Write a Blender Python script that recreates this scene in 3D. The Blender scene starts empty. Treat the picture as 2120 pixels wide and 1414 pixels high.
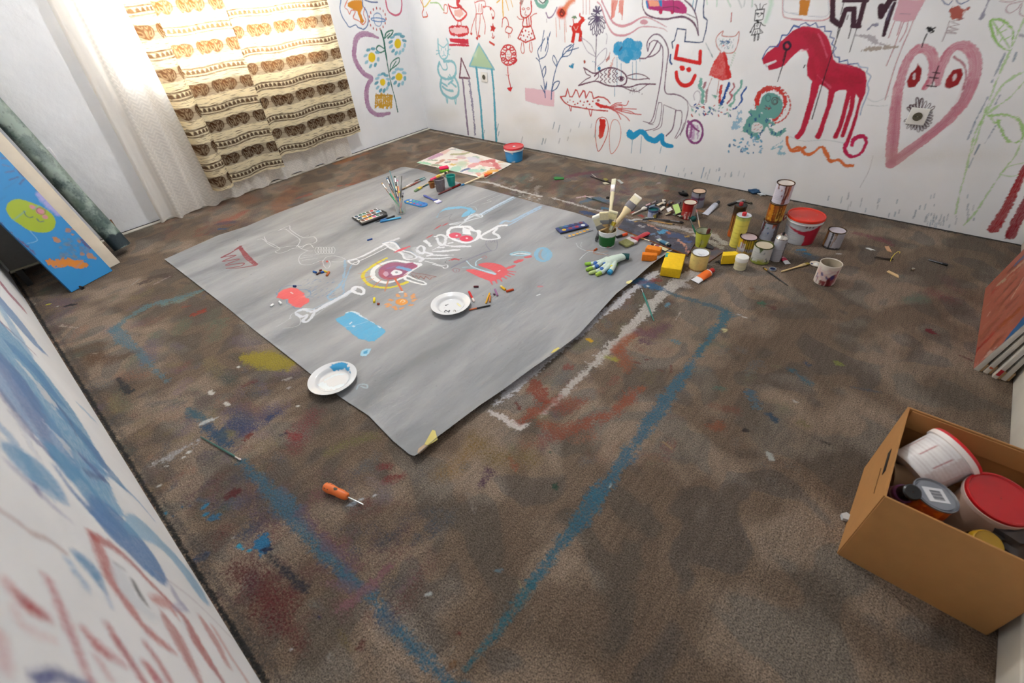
import bpy, bmesh, math, random
import numpy as np
from mathutils import Vector, Matrix, Quaternion

# ---------------------------------------------------------------- camera, world, lights
FPX = 952.19                       # focal length in pixels of a 2120x1414 frame
CAM = np.array([4.08770,-3.31214,1.3])
RW = np.array([[0.7610528650842414,0.6456355603632801,-0.06287495321239422],
               [-0.3752958247179353,0.5172875067909304,0.7691337200170774],
               [0.5291045081043557,-0.5617547138319505,0.6359874692092851]])
ROOM_W, ROOM_D, ROOM_H = 4.6714,3.5054,2.55
scene = bpy.context.scene
cam_data = bpy.data.cameras.new('camera')
cam = bpy.data.objects.new('camera', cam_data)
scene.collection.objects.link(cam)
cam_data.sensor_width = 36.0
cam_data.lens = FPX * 36.0 / 2120.0
cam_data.clip_start = 0.01
m = Matrix(RW.T.tolist()).to_4x4()
m.translation = Vector(CAM.tolist())
cam.matrix_world = m
cam_data.dof.use_dof = True
cam_data.dof.focus_distance = 2.7
cam_data.dof.aperture_fstop = 3.2
scene.camera = cam
scene.view_settings.view_transform = 'Standard'
scene.view_settings.look = 'None'
scene.view_settings.gamma = 1.0
scene.view_settings.exposure = 0.8

world = bpy.data.worlds.new('world')
scene.world = world
world.use_nodes = True
wb = world.node_tree.nodes['Background']
wb.inputs[0].default_value = (0.86,0.93,1.0,1)
wb.inputs[1].default_value = 9.0

WIN_Y0, WIN_Y1, WIN_Z0, WIN_Z1 = -2.36,-1.0,0.86,2.12      # the window opening
def area(name, loc, rot, sx, sy, power, col):
    d = bpy.data.lights.new(name, 'AREA'); d.shape = 'RECTANGLE'; d.size = sx; d.size_y = sy
    d.energy = power; d.color = col
    o = bpy.data.objects.new(name, d); o.location = loc; o.rotation_euler = rot
    scene.collection.objects.link(o); return o
area('window_daylight', (-0.55,-1.68,1.75),(0, math.radians(-78),0),1.5,1.5,680,(0.97,0.985,1.0))
lamp = bpy.data.lights.new('ceiling_bulb_light', 'POINT')
lamp.energy = 44; lamp.color = (0.97,0.985,1.0); lamp.shadow_soft_size = 0.045
lo = bpy.data.objects.new('ceiling_bulb_light', lamp); lo.location = (1.8,-1.6,2.12)
scene.collection.objects.link(lo)

# ---------------------------------------------------------------- projection helpers
def ray(x, y):
    return np.array([(x - 1060.0) / FPX, -(y - 707.0) / FPX, -1.0]) @ RW
def on(x, y, axis=2, val=0.0):
    """the point of the plane axis = val seen at photograph pixel x, y"""
    v = ray(x, y); t = (val - CAM[axis]) / v[axis]
    return CAM + t * v
def on_arr(P, axis, val):
    P = np.asarray(P, float)
    v = np.stack([(P[:, 0] - 1060) / FPX, -(P[:, 1] - 707) / FPX, -np.ones(len(P))],1) @ RW
    t = (val - CAM[axis]) / v[:, axis]
    return CAM + t[:, None] * v
def proj(p):
    q = RW @ (np.asarray(p, float) - CAM)
    return np.array([1060 + FPX * q[0] / -q[2],707 - FPX * q[1] / -q[2]]),-q[2]
FR = dict(A=(0,0,2.7895), B=(680,0,3.786), C=(1180,0,4.4167), D=(1640,0,4.4167), E=(1640,200,4.4167),
          F=(1140,340,5.889), G=(1400,350,5.579), H=(700,280,5.048), I=(340,400,5.048), J=(680,480,5.048),
          K=(0,500,1.548), L=(1700,820,2.829), M=(0,480,5.295), N=(0,200,3.535), O=(1920,440,3.72),
          Q=(620,540,2.789), S=(280,740,3.027), T=(960,560,3.027), U=(400,980,3.029), V=(1400,480,3.027),
          X=(300,1000,3.415), Y=(0,960,3.114), Z=(0,560,3.143), P=(0,0,1.0), R=(1190,340,7.067),
          W=(720,330,8.833), a=(1540,360,5.438), b=(1780,480,10.6))
def px(f, x, y):
    o = FR[f]; return (o[0] + x / o[2], o[1] + y / o[2])
def at(f, x, y, z=0.0):
    """floor-parallel point seen at a place of the photograph"""
    return Vector(on(*px(f, x, y),2, z).tolist())
def srgb(h):
    if isinstance(h, str):
        h = h.lstrip('#'); h = h if len(h) == 6 else ''.join(k * 2 for k in h); c = [int(h[i:i + 2],16) / 255 for i in (0,2,4)]
    else: c = h
    return tuple(v / 12.92 if v <= 0.04045 else ((v + 0.055) / 1.055) ** 2.4 for v in c[:3])

# ---------------------------------------------------------------- painting on real surfaces
rng = np.random.default_rng(7)
_NT = rng.random((256,256))
def vnoise(x, y):
    xi = np.floor(x).astype(int); yi = np.floor(y).astype(int); fx = x - xi; fy = y - yi
    fx = fx * fx * (3 - 2 * fx); fy = fy * fy * (3 - 2 * fy)
    a = _NT[yi % 256, xi % 256]; b = _NT[yi % 256,(xi + 1) % 256]
    c = _NT[(yi + 1) % 256, xi % 256]; d = _NT[(yi + 1) % 256,(xi + 1) % 256]
    return (a * (1 - fx) + b * fx) * (1 - fy) + (c * (1 - fx) + d * fx) * fy
def catmull(P, n=8, closed=False):
    P = np.asarray(P, float)
    if len(P) < 3: return P
    if closed: Q = np.vstack([P[-1], P, P[0], P[1]])
    else: Q = np.vstack([2 * P[0] - P[1], P, 2 * P[-1] - P[-2]])
    out = []
    for i in range(1, len(Q) - 2):
        p0, p1, p2, p3 = Q[i - 1], Q[i], Q[i + 1], Q[i + 2]
        for k in range(n):
            t = k / n
            out.append(0.5 * (2 * p1 + (p2 - p0) * t + (2 * p0 - 5 * p1 + 4 * p2 - p3) * t * t + (3 * p1 - p0 - 3 * p2 + p3) * t ** 3))
    out.append(Q[-2])
    return np.array(out)
class Paint:
    """pigment laid on the vertices of a surface; u, v are the metres along it"""
    def __init__(s, u, v, axis=None, val=0.0, res=0.003):
        s.u = np.asarray(u, float); s.v = np.asarray(v, float); n = len(s.u)
        s.rgb = np.zeros((n, 3)); s.a = np.zeros(n); s.axis = axis; s.val = val; s.res = res; s.wk = 1.0
        s.n1 = vnoise(s.u * 140 + 7, s.v * 140) - 0.5
        s.n2 = vnoise(s.u * 35 + 3, s.v * 35 + 9) - 0.5
    def uv(s, f, pts):
        if f is None: return np.asarray(pts, float)
        o = FR[f]; P = [(o[0] + x / o[2], o[1] + y / o[2]) for x, y in pts]
        W = on_arr(P, s.axis, s.val)
        k = [i for i in range(3) if i != s.axis]
        return W[:, k]
    def mpp(s, f, pt):
        if f is None: return 1.0
        a = s.uv(f, [pt, (pt[0] + 1, pt[1]),(pt[0], pt[1] + 1)])
        l1, l2 = np.linalg.norm(a[1] - a[0]), np.linalg.norm(a[2] - a[0])
        return min(math.sqrt(l1 * l2),1.6 * min(l1, l2))
    def lay(s, idx, cov, col):
        col = np.array(srgb(col)); c = np.clip(cov, 0,1)
        A = s.a[idx]; nA = c + A * (1 - c); w = np.where(nA > 1e-6, c / np.maximum(nA, 1e-6),0)
        s.rgb[idx] = s.rgb[idx] * (1 - w)[:, None] + col * w[:, None]
        s.a[idx] = nA
    def box(s, lo, hi, pad):
        return np.nonzero((s.u > lo[0] - pad) & (s.u < hi[0] + pad) & (s.v > lo[1] - pad) & (s.v < hi[1] + pad))[0]
    def stroke(s, f, pts, w, col, a=1.0, soft=0.0, rough=0.25, closed=False, smooth=True, streak=0.0):
        P = s.uv(f, pts)
        if f is None: ws = w if hasattr(w, '__len__') else [w] * len(P)
        else:
            wl = w if hasattr(w, '__len__') else [w] * len(pts)
            ws = [wl[min(i, len(wl) - 1)] * (s.wk if max(wl) <= 14 else 1.0) * s.mpp(f, pts[i]) for i in range(len(pts))]
            if s.wk > 1: a = min(1.0, a * 1.15)
        Q = np.column_stack([P, ws])
        if smooth: Q = catmull(Q, 7, closed)
        elif closed: Q = np.vstack([Q, Q[0]])
        mw = Q[:, 2].max() / 2 + soft + 0.01
        idx = s.box(Q[:, :2].min(0), Q[:, :2].max(0), mw)
        if len(idx) == 0: return
        U, V = s.u[idx], s.v[idx]; D = np.full(len(idx),9.0); L = np.zeros(len(idx)); acc = 0
        for i in range(len(Q) - 1):
            a0, b0 = Q[i], Q[i + 1]; d = b0[:2] - a0[:2]; l2 = d @ d
            lo = np.minimum(a0[:2], b0[:2]) - mw; hi = np.maximum(a0[:2], b0[:2]) + mw
            k = np.nonzero((U > lo[0]) & (U < hi[0]) & (V > lo[1]) & (V < hi[1]))[0]
            if len(k) == 0: acc += math.sqrt(l2); continue
            if l2 < 1e-12: t = np.zeros(len(k))
            else: t = np.clip(((U[k] - a0[0]) * d[0] + (V[k] - a0[1]) * d[1]) / l2,0,1)
            qx = a0[0] + t * d[0]; qy = a0[1] + t * d[1]
            dd = np.hypot(U[k] - qx, V[k] - qy) - (a0[2] + t * (b0[2] - a0[2])) / 2
            m_ = dd < D[k]; kk = k[m_]; D[kk] = dd[m_]
            if streak: L[kk] = ((U[kk] - a0[0]) * -d[1] + (V[kk] - a0[1]) * d[0]) / max(math.sqrt(l2),1e-6)
            acc += math.sqrt(l2)
        wm = Q[:, 2].mean()
        D = D + (s.n1[idx] * 0.6 + s.n2[idx] * 0.5) * rough * min(wm, 0.03) * 1.6
        e = max(soft, s.res * 0.55)
        cov = np.clip(0.5 - D / (2 * e),0,1)
        if streak:
            st = vnoise(L * 420 + 11, s.n2[idx] * 3 + 5)
            cov = cov * (1 - streak * np.clip(st * 1.7 - 0.35,0,1))
        g = cov > 0.003
        s.lay(idx[g], cov[g] * a, col)
    def poly(s, f, pts, col, a=1.0, soft=0.0, rough=0.004, smooth=False, mott=0.0):
        P = s.uv(f, pts)
        if smooth: P = catmull(P, 6, True)
        idx = s.box(P.min(0), P.max(0), soft + 0.01)
        if len(idx) == 0: return
        x = s.u[idx]; y = s.v[idx]; ins = np.zeros(len(idx), bool); D = np.full(len(idx),9.0)
        n = len(P)
        for i in range(n):
            x1, y1 = P[i]; x2, y2 = P[(i + 1) % n]
            c = (y1 > y) != (y2 > y)
            if y1 != y2: ins ^= c & (x < (x2 - x1) * (y - y1) / (y2 - y1) + x1)
            dx, dy = x2 - x1, y2 - y1; l2 = dx * dx + dy * dy
            t = np.clip(((x - x1) * dx + (y - y1) * dy) / max(l2,1e-12),0,1)
            D = np.minimum(D, np.hypot(x - x1 - t * dx, y - y1 - t * dy))
        D = np.where(ins, -D, D) + (s.n1[idx] + s.n2[idx]) * rough
        e = max(soft, s.res * 0.55)
        cov = np.clip(0.5 - D / (2 * e),0,1)
        if mott: cov = cov * (1 - mott * np.clip(s.n2[idx] + s.n1[idx] + 0.5,0,1))
        g = cov > 0.003
        s.lay(idx[g], cov[g] * a, col)
    def ell(s, f, x, y, rx, ry, col, a=1.0, soft=0.0, ang=0.0, rough=0.004, ring=None, mott=0.0):
        c, d = math.cos(ang), math.sin(ang)
        pts = [(x + rx * math.cos(t) * c - ry * math.sin(t) * d, y + rx * math.cos(t) * d + ry * math.sin(t) * c)
               for t in np.linspace(0,2 * math.pi, 17)[:-1]]
        if ring: s.stroke(f, pts, ring, col, a, soft, closed=True)
        else: s.poly(f, pts, col, a, soft, rough, True, mott)
    def write(s, me):
        at_ = me.attributes.new('paint', 'FLOAT_COLOR', 'POINT')
        at_.data.foreach_set('color', np.column_stack([s.rgb, s.a]).astype(np.float32).ravel())

# ---------------------------------------------------------------- object helpers
COL = scene.collection
def link(name, me, parent=None, loc=None):
    o = bpy.data.objects.new(name, me); COL.objects.link(o)
    if parent is not None: o.parent = parent
    if loc is not None: o.location = loc
    return o
def tag(o, label=None, cat=None, group=None, kind=None):
    if label: o['label'] = label
    if cat: o['category'] = cat
    if group: o['group'] = group
    if kind: o['kind'] = kind
    return o
def thing(name, label, cat, loc=(0,0,0), rz=0.0, group=None):
    o = bpy.data.objects.new(name, None); COL.objects.link(o); o.empty_display_size = 0.05
    o.location = loc; o.rotation_euler = (0,0, rz)
    return tag(o, label, cat, group)
def grid_mesh(name, X, Y, Z, keep=None, flip=False):
    """X, Y, Z are (rows, cols) arrays"""
    r, c = X.shape
    me = bpy.data.meshes.new(name)
    me.vertices.add(r * c)
    me.vertices.foreach_set('co', np.stack([X, Y, Z],-1).astype(np.float32).ravel())
    i = (np.arange(r - 1)[:, None] * c + np.arange(c - 1)[None, :]).ravel()
    F = np.stack([i, i + 1, i + c + 1, i + c],1)
    if flip: F = F[:, ::-1]
    if keep is not None: F = F[keep.ravel()]
    n = len(F)
    me.loops.add(n * 4); me.loops.foreach_set('vertex_index', F.astype(np.int32).ravel())
    me.polygons.add(n)
    me.polygons.foreach_set('loop_start', np.arange(0, n * 4,4, dtype=np.int32))
    me.polygons.foreach_set('loop_total', np.full(n, 4, dtype=np.int32))
    me.polygons.foreach_set('use_smooth', np.ones(n, dtype=bool))
    me.update(calc_edges=True)
    return me
class MB:
    """collects shapes; build() makes them ONE mesh object"""
    def __init__(s): s.bm = bmesh.new()
    def box(s, c, d, rot=None, bev=0.0, taper=None):
        r = bmesh.ops.create_cube(s.bm, size=1.0); vs = r['verts']
        for v in vs:
            k = 1.0
            if taper and v.co.x > 0: k = taper
            v.co = Vector((v.co.x * d[0], v.co.y * d[1] * k, v.co.z * d[2]))
        if bev:
            es = list({e for v in vs for e in v.link_edges})
            g = bmesh.ops.bevel(s.bm, geom=es, offset=bev, segments=3, affect='EDGES', profile=0.5)
            vs = list({v for f in g['faces'] for v in f.verts} | {v for v in vs if v.is_valid})
        for v in vs:
            if rot is not None: v.co = rot @ v.co
            v.co += Vector(c)
        return vs
    def prism(s, pts, z0, z1, M=None):
        a = [s.bm.verts.new((p[0], p[1], z0)) for p in pts]; b = [s.bm.verts.new((p[0], p[1], z1)) for p in pts]
        n = len(pts)
        s.bm.faces.new(a[::-1]); s.bm.faces.new(b)
        for i in range(n): s.bm.faces.new((a[i], a[(i + 1) % n], b[(i + 1) % n], b[i]))
        if M is not None:
            for v in a + b: v.co = M @ v.co
        return a + b
    def lathe(s, prof, seg=40, M=None, cap=True):
        rings = []; vs = []
        for r, z in prof:
            ring = [s.bm.verts.new((r * math.cos(2 * math.pi * k / seg), r * math.sin(2 * math.pi * k / seg), z)) for k in range(seg)]
            rings.append(ring); vs += ring
        for a, b in zip(rings, rings[1:]):
            for k in range(seg): s.bm.faces.new((a[k], a[(k + 1) % seg], b[(k + 1) % seg], b[k]))
        if cap: s.bm.faces.new(rings[0][::-1]); s.bm.faces.new(rings[-1])
        if M is not None:
            for v in vs: v.co = M @ v.co
        return vs
    def tube(s, pts, rad, seg=10, cap=True, flat=1.0, up=None):
        P = [Vector(p) for p in pts]; n = len(P)
        R = rad if hasattr(rad, '__len__') else [rad] * n
        rings = []; prev = None
        for i in range(n):
            t = (P[min(i + 1, n - 1)] - P[max(i - 1,0)]).normalized()
            if prev is None:
                u = Vector(up) if up is not None else Vector((0,0,1))
                x = t.cross(u)
                if x.length < 1e-3: x = t.cross(Vector((1,0,0)))
                x.normalize()
            else: x = (prev - t * prev.dot(t)).normalized()
            y = t.cross(x); prev = x
            r = R[i]
            rings.append([s.bm.verts.new(P[i] + x * (r * math.cos(2 * math.pi * k / seg)) + y * (r * flat * math.sin(2 * math.pi * k / seg))) for k in range(seg)])
        for a, b in zip(rings, rings[1:]):
            for k in range(seg): s.bm.faces.new((a[k], a[(k + 1) % seg], b[(k + 1) % seg], b[k]))
        if cap: s.bm.faces.new(rings[0][::-1]); s.bm.faces.new(rings[-1])
    def build(s, name, mat, parent=None, loc=None, smooth=True, sharp=40):
        bmesh.ops.recalc_face_normals(s.bm, faces=s.bm.faces)
        me = bpy.data.meshes.new(name); s.bm.to_mesh(me); s.bm.free()
        if smooth:
            me.polygons.foreach_set('use_smooth', np.ones(len(me.polygons), dtype=bool))
            me.set_sharp_from_angle(angle=math.radians(sharp))
        me.materials.append(mat)
        return link(name, me, parent, loc)
# ---------------------------------------------------------------- materials
_mats = {}
def mat(col, rough=0.5, metal=0.0, bump=0.0, scale=60.0, vary=0.0, trans=0.0, coat=0.0, alpha=1.0, sub=0.0):
    key = (str(col), rough, metal, bump, scale, vary, trans, coat, alpha, sub)
    if key in _mats: return _mats[key]
    mt = bpy.data.materials.new('surface'); mt.use_nodes = True; nt = mt.node_tree
    b = nt.nodes['Principled BSDF']; c = (*srgb(col),1)
    b.inputs['Base Color'].default_value = c; b.inputs['Roughness'].default_value = rough
    b.inputs['Metallic'].default_value = metal; b.inputs['Transmission Weight'].default_value = trans
    b.inputs['Coat Weight'].default_value = coat; b.inputs['Alpha'].default_value = alpha
    if trans: b.inputs['IOR'].default_value = 1.45
    tc = nt.nodes.new('ShaderNodeTexCoord')
    if vary:
        n = nt.nodes.new('ShaderNodeTexNoise'); n.inputs['Scale'].default_value = scale; n.inputs['Detail'].default_value = 5
        r = nt.nodes.new('ShaderNodeMapRange'); r.inputs[1].default_value = .3; r.inputs[2].default_value = .7
        r.inputs[3].default_value = 1 - vary; r.inputs[4].default_value = 1 + vary * .4
        mx = nt.nodes.new('ShaderNodeMix'); mx.data_type = 'RGBA'; mx.blend_type = 'MULTIPLY'; mx.inputs[0].default_value = 1
        mx.inputs[6].default_value = c
        nt.links.new(tc.outputs['Object'], n.inputs['Vector']); nt.links.new(n.outputs['Fac'], r.inputs[0])
        nt.links.new(r.outputs[0], mx.inputs[7]); nt.links.new(mx.outputs[2], b.inputs['Base Color'])
    if bump:
        n = nt.nodes.new('ShaderNodeTexNoise'); n.inputs['Scale'].default_value = scale * 2; n.inputs['Detail'].default_value = 4
        bp = nt.nodes.new('ShaderNodeBump'); bp.inputs['Strength'].default_value = bump; bp.inputs['Distance'].default_value = .004
        nt.links.new(tc.outputs['Object'], n.inputs['Vector']); nt.links.new(n.outputs['Fac'], bp.inputs['Height'])
        nt.links.new(bp.outputs[0], b.inputs['Normal'])
    _mats[key] = mt; return mt
def paint_mat(name, base, rough=0.6, prough=0.4, thr=0.25, nscale=220.0, bump=0.0, bscale=25.0, metal=0.0, base_node=None, stretch=None, bdist=0.01):
    """a surface in its own colour with the pigment attribute laid over it; thr = how much the grain breaks the pigment up"""
    mt = bpy.data.materials.new(name); mt.use_nodes = True; nt = mt.node_tree; N = nt.nodes; Lk = nt.links
    b = N['Principled BSDF']
    tc = N.new('ShaderNodeTexCoord'); at_ = N.new('ShaderNodeAttribute'); at_.attribute_name = 'paint'
    n = N.new('ShaderNodeTexNoise'); n.inputs['Scale'].default_value = nscale; n.inputs['Detail'].default_value = 4
    Lk.new(tc.outputs['Object'], n.inputs['Vector'])
    # factor = smoothstep(alpha + (noise-0.5)*thr*2 ...)
    s1 = N.new('ShaderNodeMath'); s1.operation = 'SUBTRACT'; Lk.new(n.outputs['Fac'], s1.inputs[0]); s1.inputs[1].default_value = 0.5
    s2 = N.new('ShaderNodeMath'); s2.operation = 'MULTIPLY'; Lk.new(s1.outputs[0], s2.inputs[0]); s2.inputs[1].default_value = thr * 5
    # bell weight a*(1-a)*4 keeps bare and full areas clean
    o1 = N.new('ShaderNodeMath'); o1.operation = 'SUBTRACT'; o1.inputs[0].default_value = 1.0; Lk.new(at_.outputs['Alpha'], o1.inputs[1])
    o2 = N.new('ShaderNodeMath'); o2.operation = 'MULTIPLY'; Lk.new(o1.outputs[0], o2.inputs[0]); Lk.new(at_.outputs['Alpha'], o2.inputs[1])
    o3 = N.new('ShaderNodeMath'); o3.operation = 'MULTIPLY'; Lk.new(o2.outputs[0], o3.inputs[0]); o3.inputs[1].default_value = 4
    o4 = N.new('ShaderNodeMath'); o4.operation = 'MULTIPLY_ADD'; Lk.new(o3.outputs[0], o4.inputs[0]); Lk.new(s2.outputs[0], o4.inputs[1]); Lk.new(at_.outputs['Alpha'], o4.inputs[2]); o4.use_clamp = True
    mx = N.new('ShaderNodeMix'); mx.data_type = 'RGBA'
    Lk.new(o4.outputs[0], mx.inputs[0]); Lk.new(at_.outputs['Color'], mx.inputs[7])
    if base_node: Lk.new(base_node(nt, tc), mx.inputs[6])
    else: mx.inputs[6].default_value = (*srgb(base),1)
    Lk.new(mx.outputs[2], b.inputs['Base Color'])
    rr = N.new('ShaderNodeMix'); rr.data_type = 'FLOAT'; Lk.new(o4.outputs[0], rr.inputs[0]); rr.inputs[2].default_value = rough; rr.inputs[3].default_value = prough
    Lk.new(rr.outputs[0], b.inputs['Roughness']); b.inputs['Metallic'].default_value = metal
    if bump:
        n2 = N.new('ShaderNodeTexNoise'); n2.inputs['Scale'].default_value = bscale; n2.inputs['Detail'].default_value = 6
        if stretch:
            mp = N.new('ShaderNodeMapping'); mp.inputs['Scale'].default_value = stretch
            Lk.new(tc.outputs['Object'], mp.inputs[0]); Lk.new(mp.outputs[0], n2.inputs['Vector'])
        else: Lk.new(tc.outputs['Object'], n2.inputs['Vector'])
        bp = N.new('ShaderNodeBump'); bp.inputs['Strength'].default_value = bump; bp.inputs['Distance'].default_value = bdist
        Lk.new(n2.outputs['Fac'], bp.inputs['Height']); Lk.new(bp.outputs[0], b.inputs['Normal'])
    return mt
# ================================================================ SETTING
def plaster(nt, tc):
    N = nt.nodes; L = nt.links
    n = N.new('ShaderNodeTexNoise'); n.inputs['Scale'].default_value = 2.2; n.inputs['Detail'].default_value = 5
    L.new(tc.outputs['Object'], n.inputs['Vector'])
    r = N.new('ShaderNodeValToRGB'); r.color_ramp.elements[0].position = .38; r.color_ramp.elements[1].position = .62
    r.color_ramp.elements[0].color = (.79,.80,.82,1); r.color_ramp.elements[1].color = (.85,.86,.885,1)
    L.new(n.outputs['Fac'], r.inputs[0]); return r.outputs[0]
WALLM = paint_mat('painted_plaster', '#e8e8ea', rough=.55, prough=.4, thr=.10, nscale=160, bump=.32, bscale=11, base_node=plaster, bdist=.02)

def wall_grid(name, us, vs, fn):
    """us, vs: 1-d arrays along the wall"""
    U, V = np.meshgrid(us, vs); X, Y, Z = fn(U, V)
    return grid_mesh(name, X, Y, Z), U.ravel(), V.ravel()

# ---- wall_back: the mural wall (plane y = 0)
us = np.arange(0, ROOM_W + .0035,.0035); us[-1] = ROOM_W
vs = np.concatenate([np.arange(0.0,1.38,.0035),[1.6,2.0, ROOM_H]])
me, U, V = wall_grid('wall_back', us, vs, lambda a, b: (a, 0 * a, b))
p = Paint(U, V, 1,0.0,.0035); p.wk = 1.22
S, PO, EL = p.stroke, p.poly, p.ell
random.seed(3)
def dots(f, x0, x1, y0, y1, n, cols, r0=4, r1=10, elong=1.8, a=1.0, pp=None, rnd=None):
    q = pp or p; rd = rnd or random
    for _ in range(n):
        x, y = rd.uniform(x0, x1), rd.uniform(y0, y1); l = rd.uniform(r0, r1); an = rd.uniform(0,3.14)
        q.stroke(f, [(x, y),(x + l * elong * math.cos(an), y + l * elong * math.sin(an))], l, rd.choice(cols), a, smooth=False)
# faint drips and scuffs near the foot of the wall
for f, x0, x1, y0, y1, n in (('B', 1100,2100,950,1100,16),('F', 900,2100,20,120,12),('G', 100,900,20,90,8),('E', 300,1700,880,1150,46),('E', 1210,1450,1060,1190,26)):
    for _ in range(n):
        x, y = random.uniform(x0, x1), random.uniform(y0, y1)
        if f == 'E' and y > 960 + (x - 300) * .2: continue
        l = random.uniform(15,60); S(f, [(x, y),(x - l * .25, y + l)], random.uniform(4,8), random.choice(['#7fa3b8', '#9aa8b4', '#6f8ea4', '#b5b9c0']),.6, rough=.4)
for x, y, l in ((1415,20,70),(1870,40,60),(1720,100,20),(2065,150,60),(1850,110,60)):
    S('F', [(x, y),(x - l * .25, y + l)],7, '#2a7fae', .8)
# B frame, from the corner to the right
for c, pts, w in (('#d8644a', [(722,0),(745,60),(735,105),(742,135)],6),('#d8644a', [(742,135),(775,128),(768,95)],6),('#ead36a', [(735,0),(752,55),(800,0)],6),
                  ('#a9cf8c', [(800,22),(860,25),(890,65),(905,85)],7),('#d8644a', [(905,88),(908,40),(930,45),(930,100),(902,100)],5),
                  ('#ce2b2b', [(1005,0),(1030,50),(1062,80),(1083,112),(1040,158),(1000,155),(962,95),(940,35)],10),('#ce2b2b', [(945,45),(985,62),(1020,60)],8),
                  ('#c8262b', [(1022,0),(1012,30),(1040,62)],24),('#c8262b', [(1015,158),(1013,205)],6),('#c8262b', [(1035,158),(1045,205)],6)):
    S('B', pts, w, c, .95)
PO('B', [(985,82),(1040,68),(1060,108),(1030,138),(990,122)], '#e8a59a', .8)
PO('B', [(955,212),(1085,210),(1085,272),(1010,278),(960,262)], '#efc3c6', .9)
S('B', [(955,215),(1020,205),(1085,215),(1088,265),(1010,275),(958,258)],13, '#c9202c', closed=True, rough=.6)
PO('B', [(948,300),(1095,306),(1100,348),(1020,340),(952,326)], '#c81f3c')
S('B', [(950,353),(1020,352),(1098,357)],11, '#c81f3c')
R_ = '#cf4a44'
for pts in ([(1145,15),(1158,100),(1128,200),(1115,262)],[(1160,110),(1155,200),(1166,296)],[(1190,110),(1185,200),(1170,290)],[(1206,108),(1228,190),(1225,268)],
            [(1210,50),(1262,55),(1302,100),(1290,150),(1278,110)],[(1150,20),(1180,8),(1225,10),(1228,55),(1210,60),(1205,105),(1160,108)],[(1180,30),(1178,90)],[(1200,35),(1196,90)]):
    S('B', pts, 5, R_, .85)
for x, y in ((1120,264),(1165,300),(1182,285),(1272,68),(1290,140)): EL('B', x, y, 9,12, '#c83a34')
PO('B', [(1288,178),(1298,208),(1312,220),(1300,232),(1298,252),(1284,240),(1270,244),(1276,222),(1268,202),(1284,205)], '#cc2a24')
for pts, w in (([(1285,262),(1292,300)],6),([(1280,290),(1292,302),(1302,285)],5),([(1265,330),(1298,350)],11),([(1365,150),(1360,212)],6),([(1365,150),(1385,135),(1405,160),(1412,200)],6),
               ([(1400,205),(1440,225),(1425,262),(1385,245),(1400,205)],6),([(1410,262),(1412,295)],4),([(1420,262),(1424,290)],4)):
    S('B', pts, w, '#cf3c34', .9)
for pts, w in (([(1320,20),(1345,0)],6),([(1365,0),(1366,60),(1370,132)],8),([(1390,0),(1412,80)],6),([(1430,0),(1445,55)],5)): S('B', pts, w, '#eab53c', .9)
# the doll
S('B', [(1503,20),(1507,110),(1530,138),(1560,132),(1590,90),(1588,10)],9, '#c93a34')
PO('B', [(1500,0),(1530,0),(1512,60)], '#8a4030', .8)
for x, y in ((1528,70),(1566,68)): S('B', [(x - 12, y),(x, y - 8),(x + 12, y),(x, y + 7)],4, '#c9483c', closed=True)
S('B', [(1545,85),(1540,115),(1555,118)],4, '#c9483c')
S('B', [(1530,142),(1525,205),(1585,203),(1585,132)],9, '#c93a34'); S('B', [(1553,140),(1556,200)],9, '#c93a34'); S('B', [(1570,140),(1574,200)],7, '#c93a34')
S('B', [(1530,210),(1485,300),(1545,332),(1620,302),(1588,205)],8, '#c93a34', closed=True, smooth=False)
for x, y in ((1520,250),(1545,240),(1570,250),(1592,262),(1530,280),(1560,290),(1585,298),(1545,315),(1508,300),(1600,240),(1572,272),(1510,275)): EL('B', x, y, 6,8, '#c92f34')
for pts in ([(1530,150),(1500,150),(1480,130)],[(1585,132),(1610,112),(1632,105)],[(1515,335),(1508,390),(1522,420),(1535,400),(1528,335)],[(1580,330),(1576,380),(1588,410),(1598,392),(1592,330)]): S('B', pts, 5, '#cf5a50')
# top right bits of frame B
S('B', [(1625,0),(1645,38),(1690,50),(1712,15),(1712,0)],26, '#79b3a6'); S('B', [(1650,0),(1680,25),(1705,0)],6, '#4a5a58')
EL('B', 1828,100,42,45, '#dd4a2c', soft=.01); S('B', [(1850,70),(1890,20),(1920,0)],38, '#e07a4c', .8, soft=.01)
S('B', [(1812,100),(1830,75),(1850,100),(1832,125),(1815,110),(1828,90),(1840,105)],8, '#7a1f1c')
for a_, b_ in ((1782,290),(1808,230),(1848,330),(1858,250)): S('B', [(a_, 140),(a_ + 6, b_)],4, '#e08c76', .8)
S('B', [(1705,100),(1725,140),(1760,120),(1790,60)],8, '#8a6a96', .8); S('B', [(1710,150),(1712,175)],3, '#9a8aa0')
# cat in pale cyan
c_ = '#86cbd6'
for pts, w in (([(858,305),(862,390),(875,440),(905,466),(935,432),(938,340),(925,305)],9),([(862,345),(900,372),(930,345)],6),([(845,395),(875,400)],4),([(845,425),(875,415)],4),([(930,400),(955,385)],4),([(930,415),(950,430)],4),
               ([(885,380),(887,395)],5),([(918,378),(918,393)],5),([(903,400),(905,430),(890,440)],4),([(905,430),(920,438)],4),
               ([(905,470),(905,490)],6),([(870,490),(858,540),(880,600),(930,620),(985,600),(1000,540),(975,485),(905,480)],13),([(875,500),(900,545),(930,540),(925,500)],7),
               ([(885,610),(878,680),(905,740),(970,770),(1015,740),(1015,660),(985,600)],14),([(895,680),(930,705),(975,712)],12),([(890,650),(930,675)],10),([(965,650),(1000,680)],10),([(940,660),(975,630)],10),([(950,585),(965,620),(940,600)],7),
               ([(920,750),(930,805),(935,770)],8),([(985,770),(998,815),(1000,765)],8)): S('B', pts, w, c_, .8)
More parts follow.
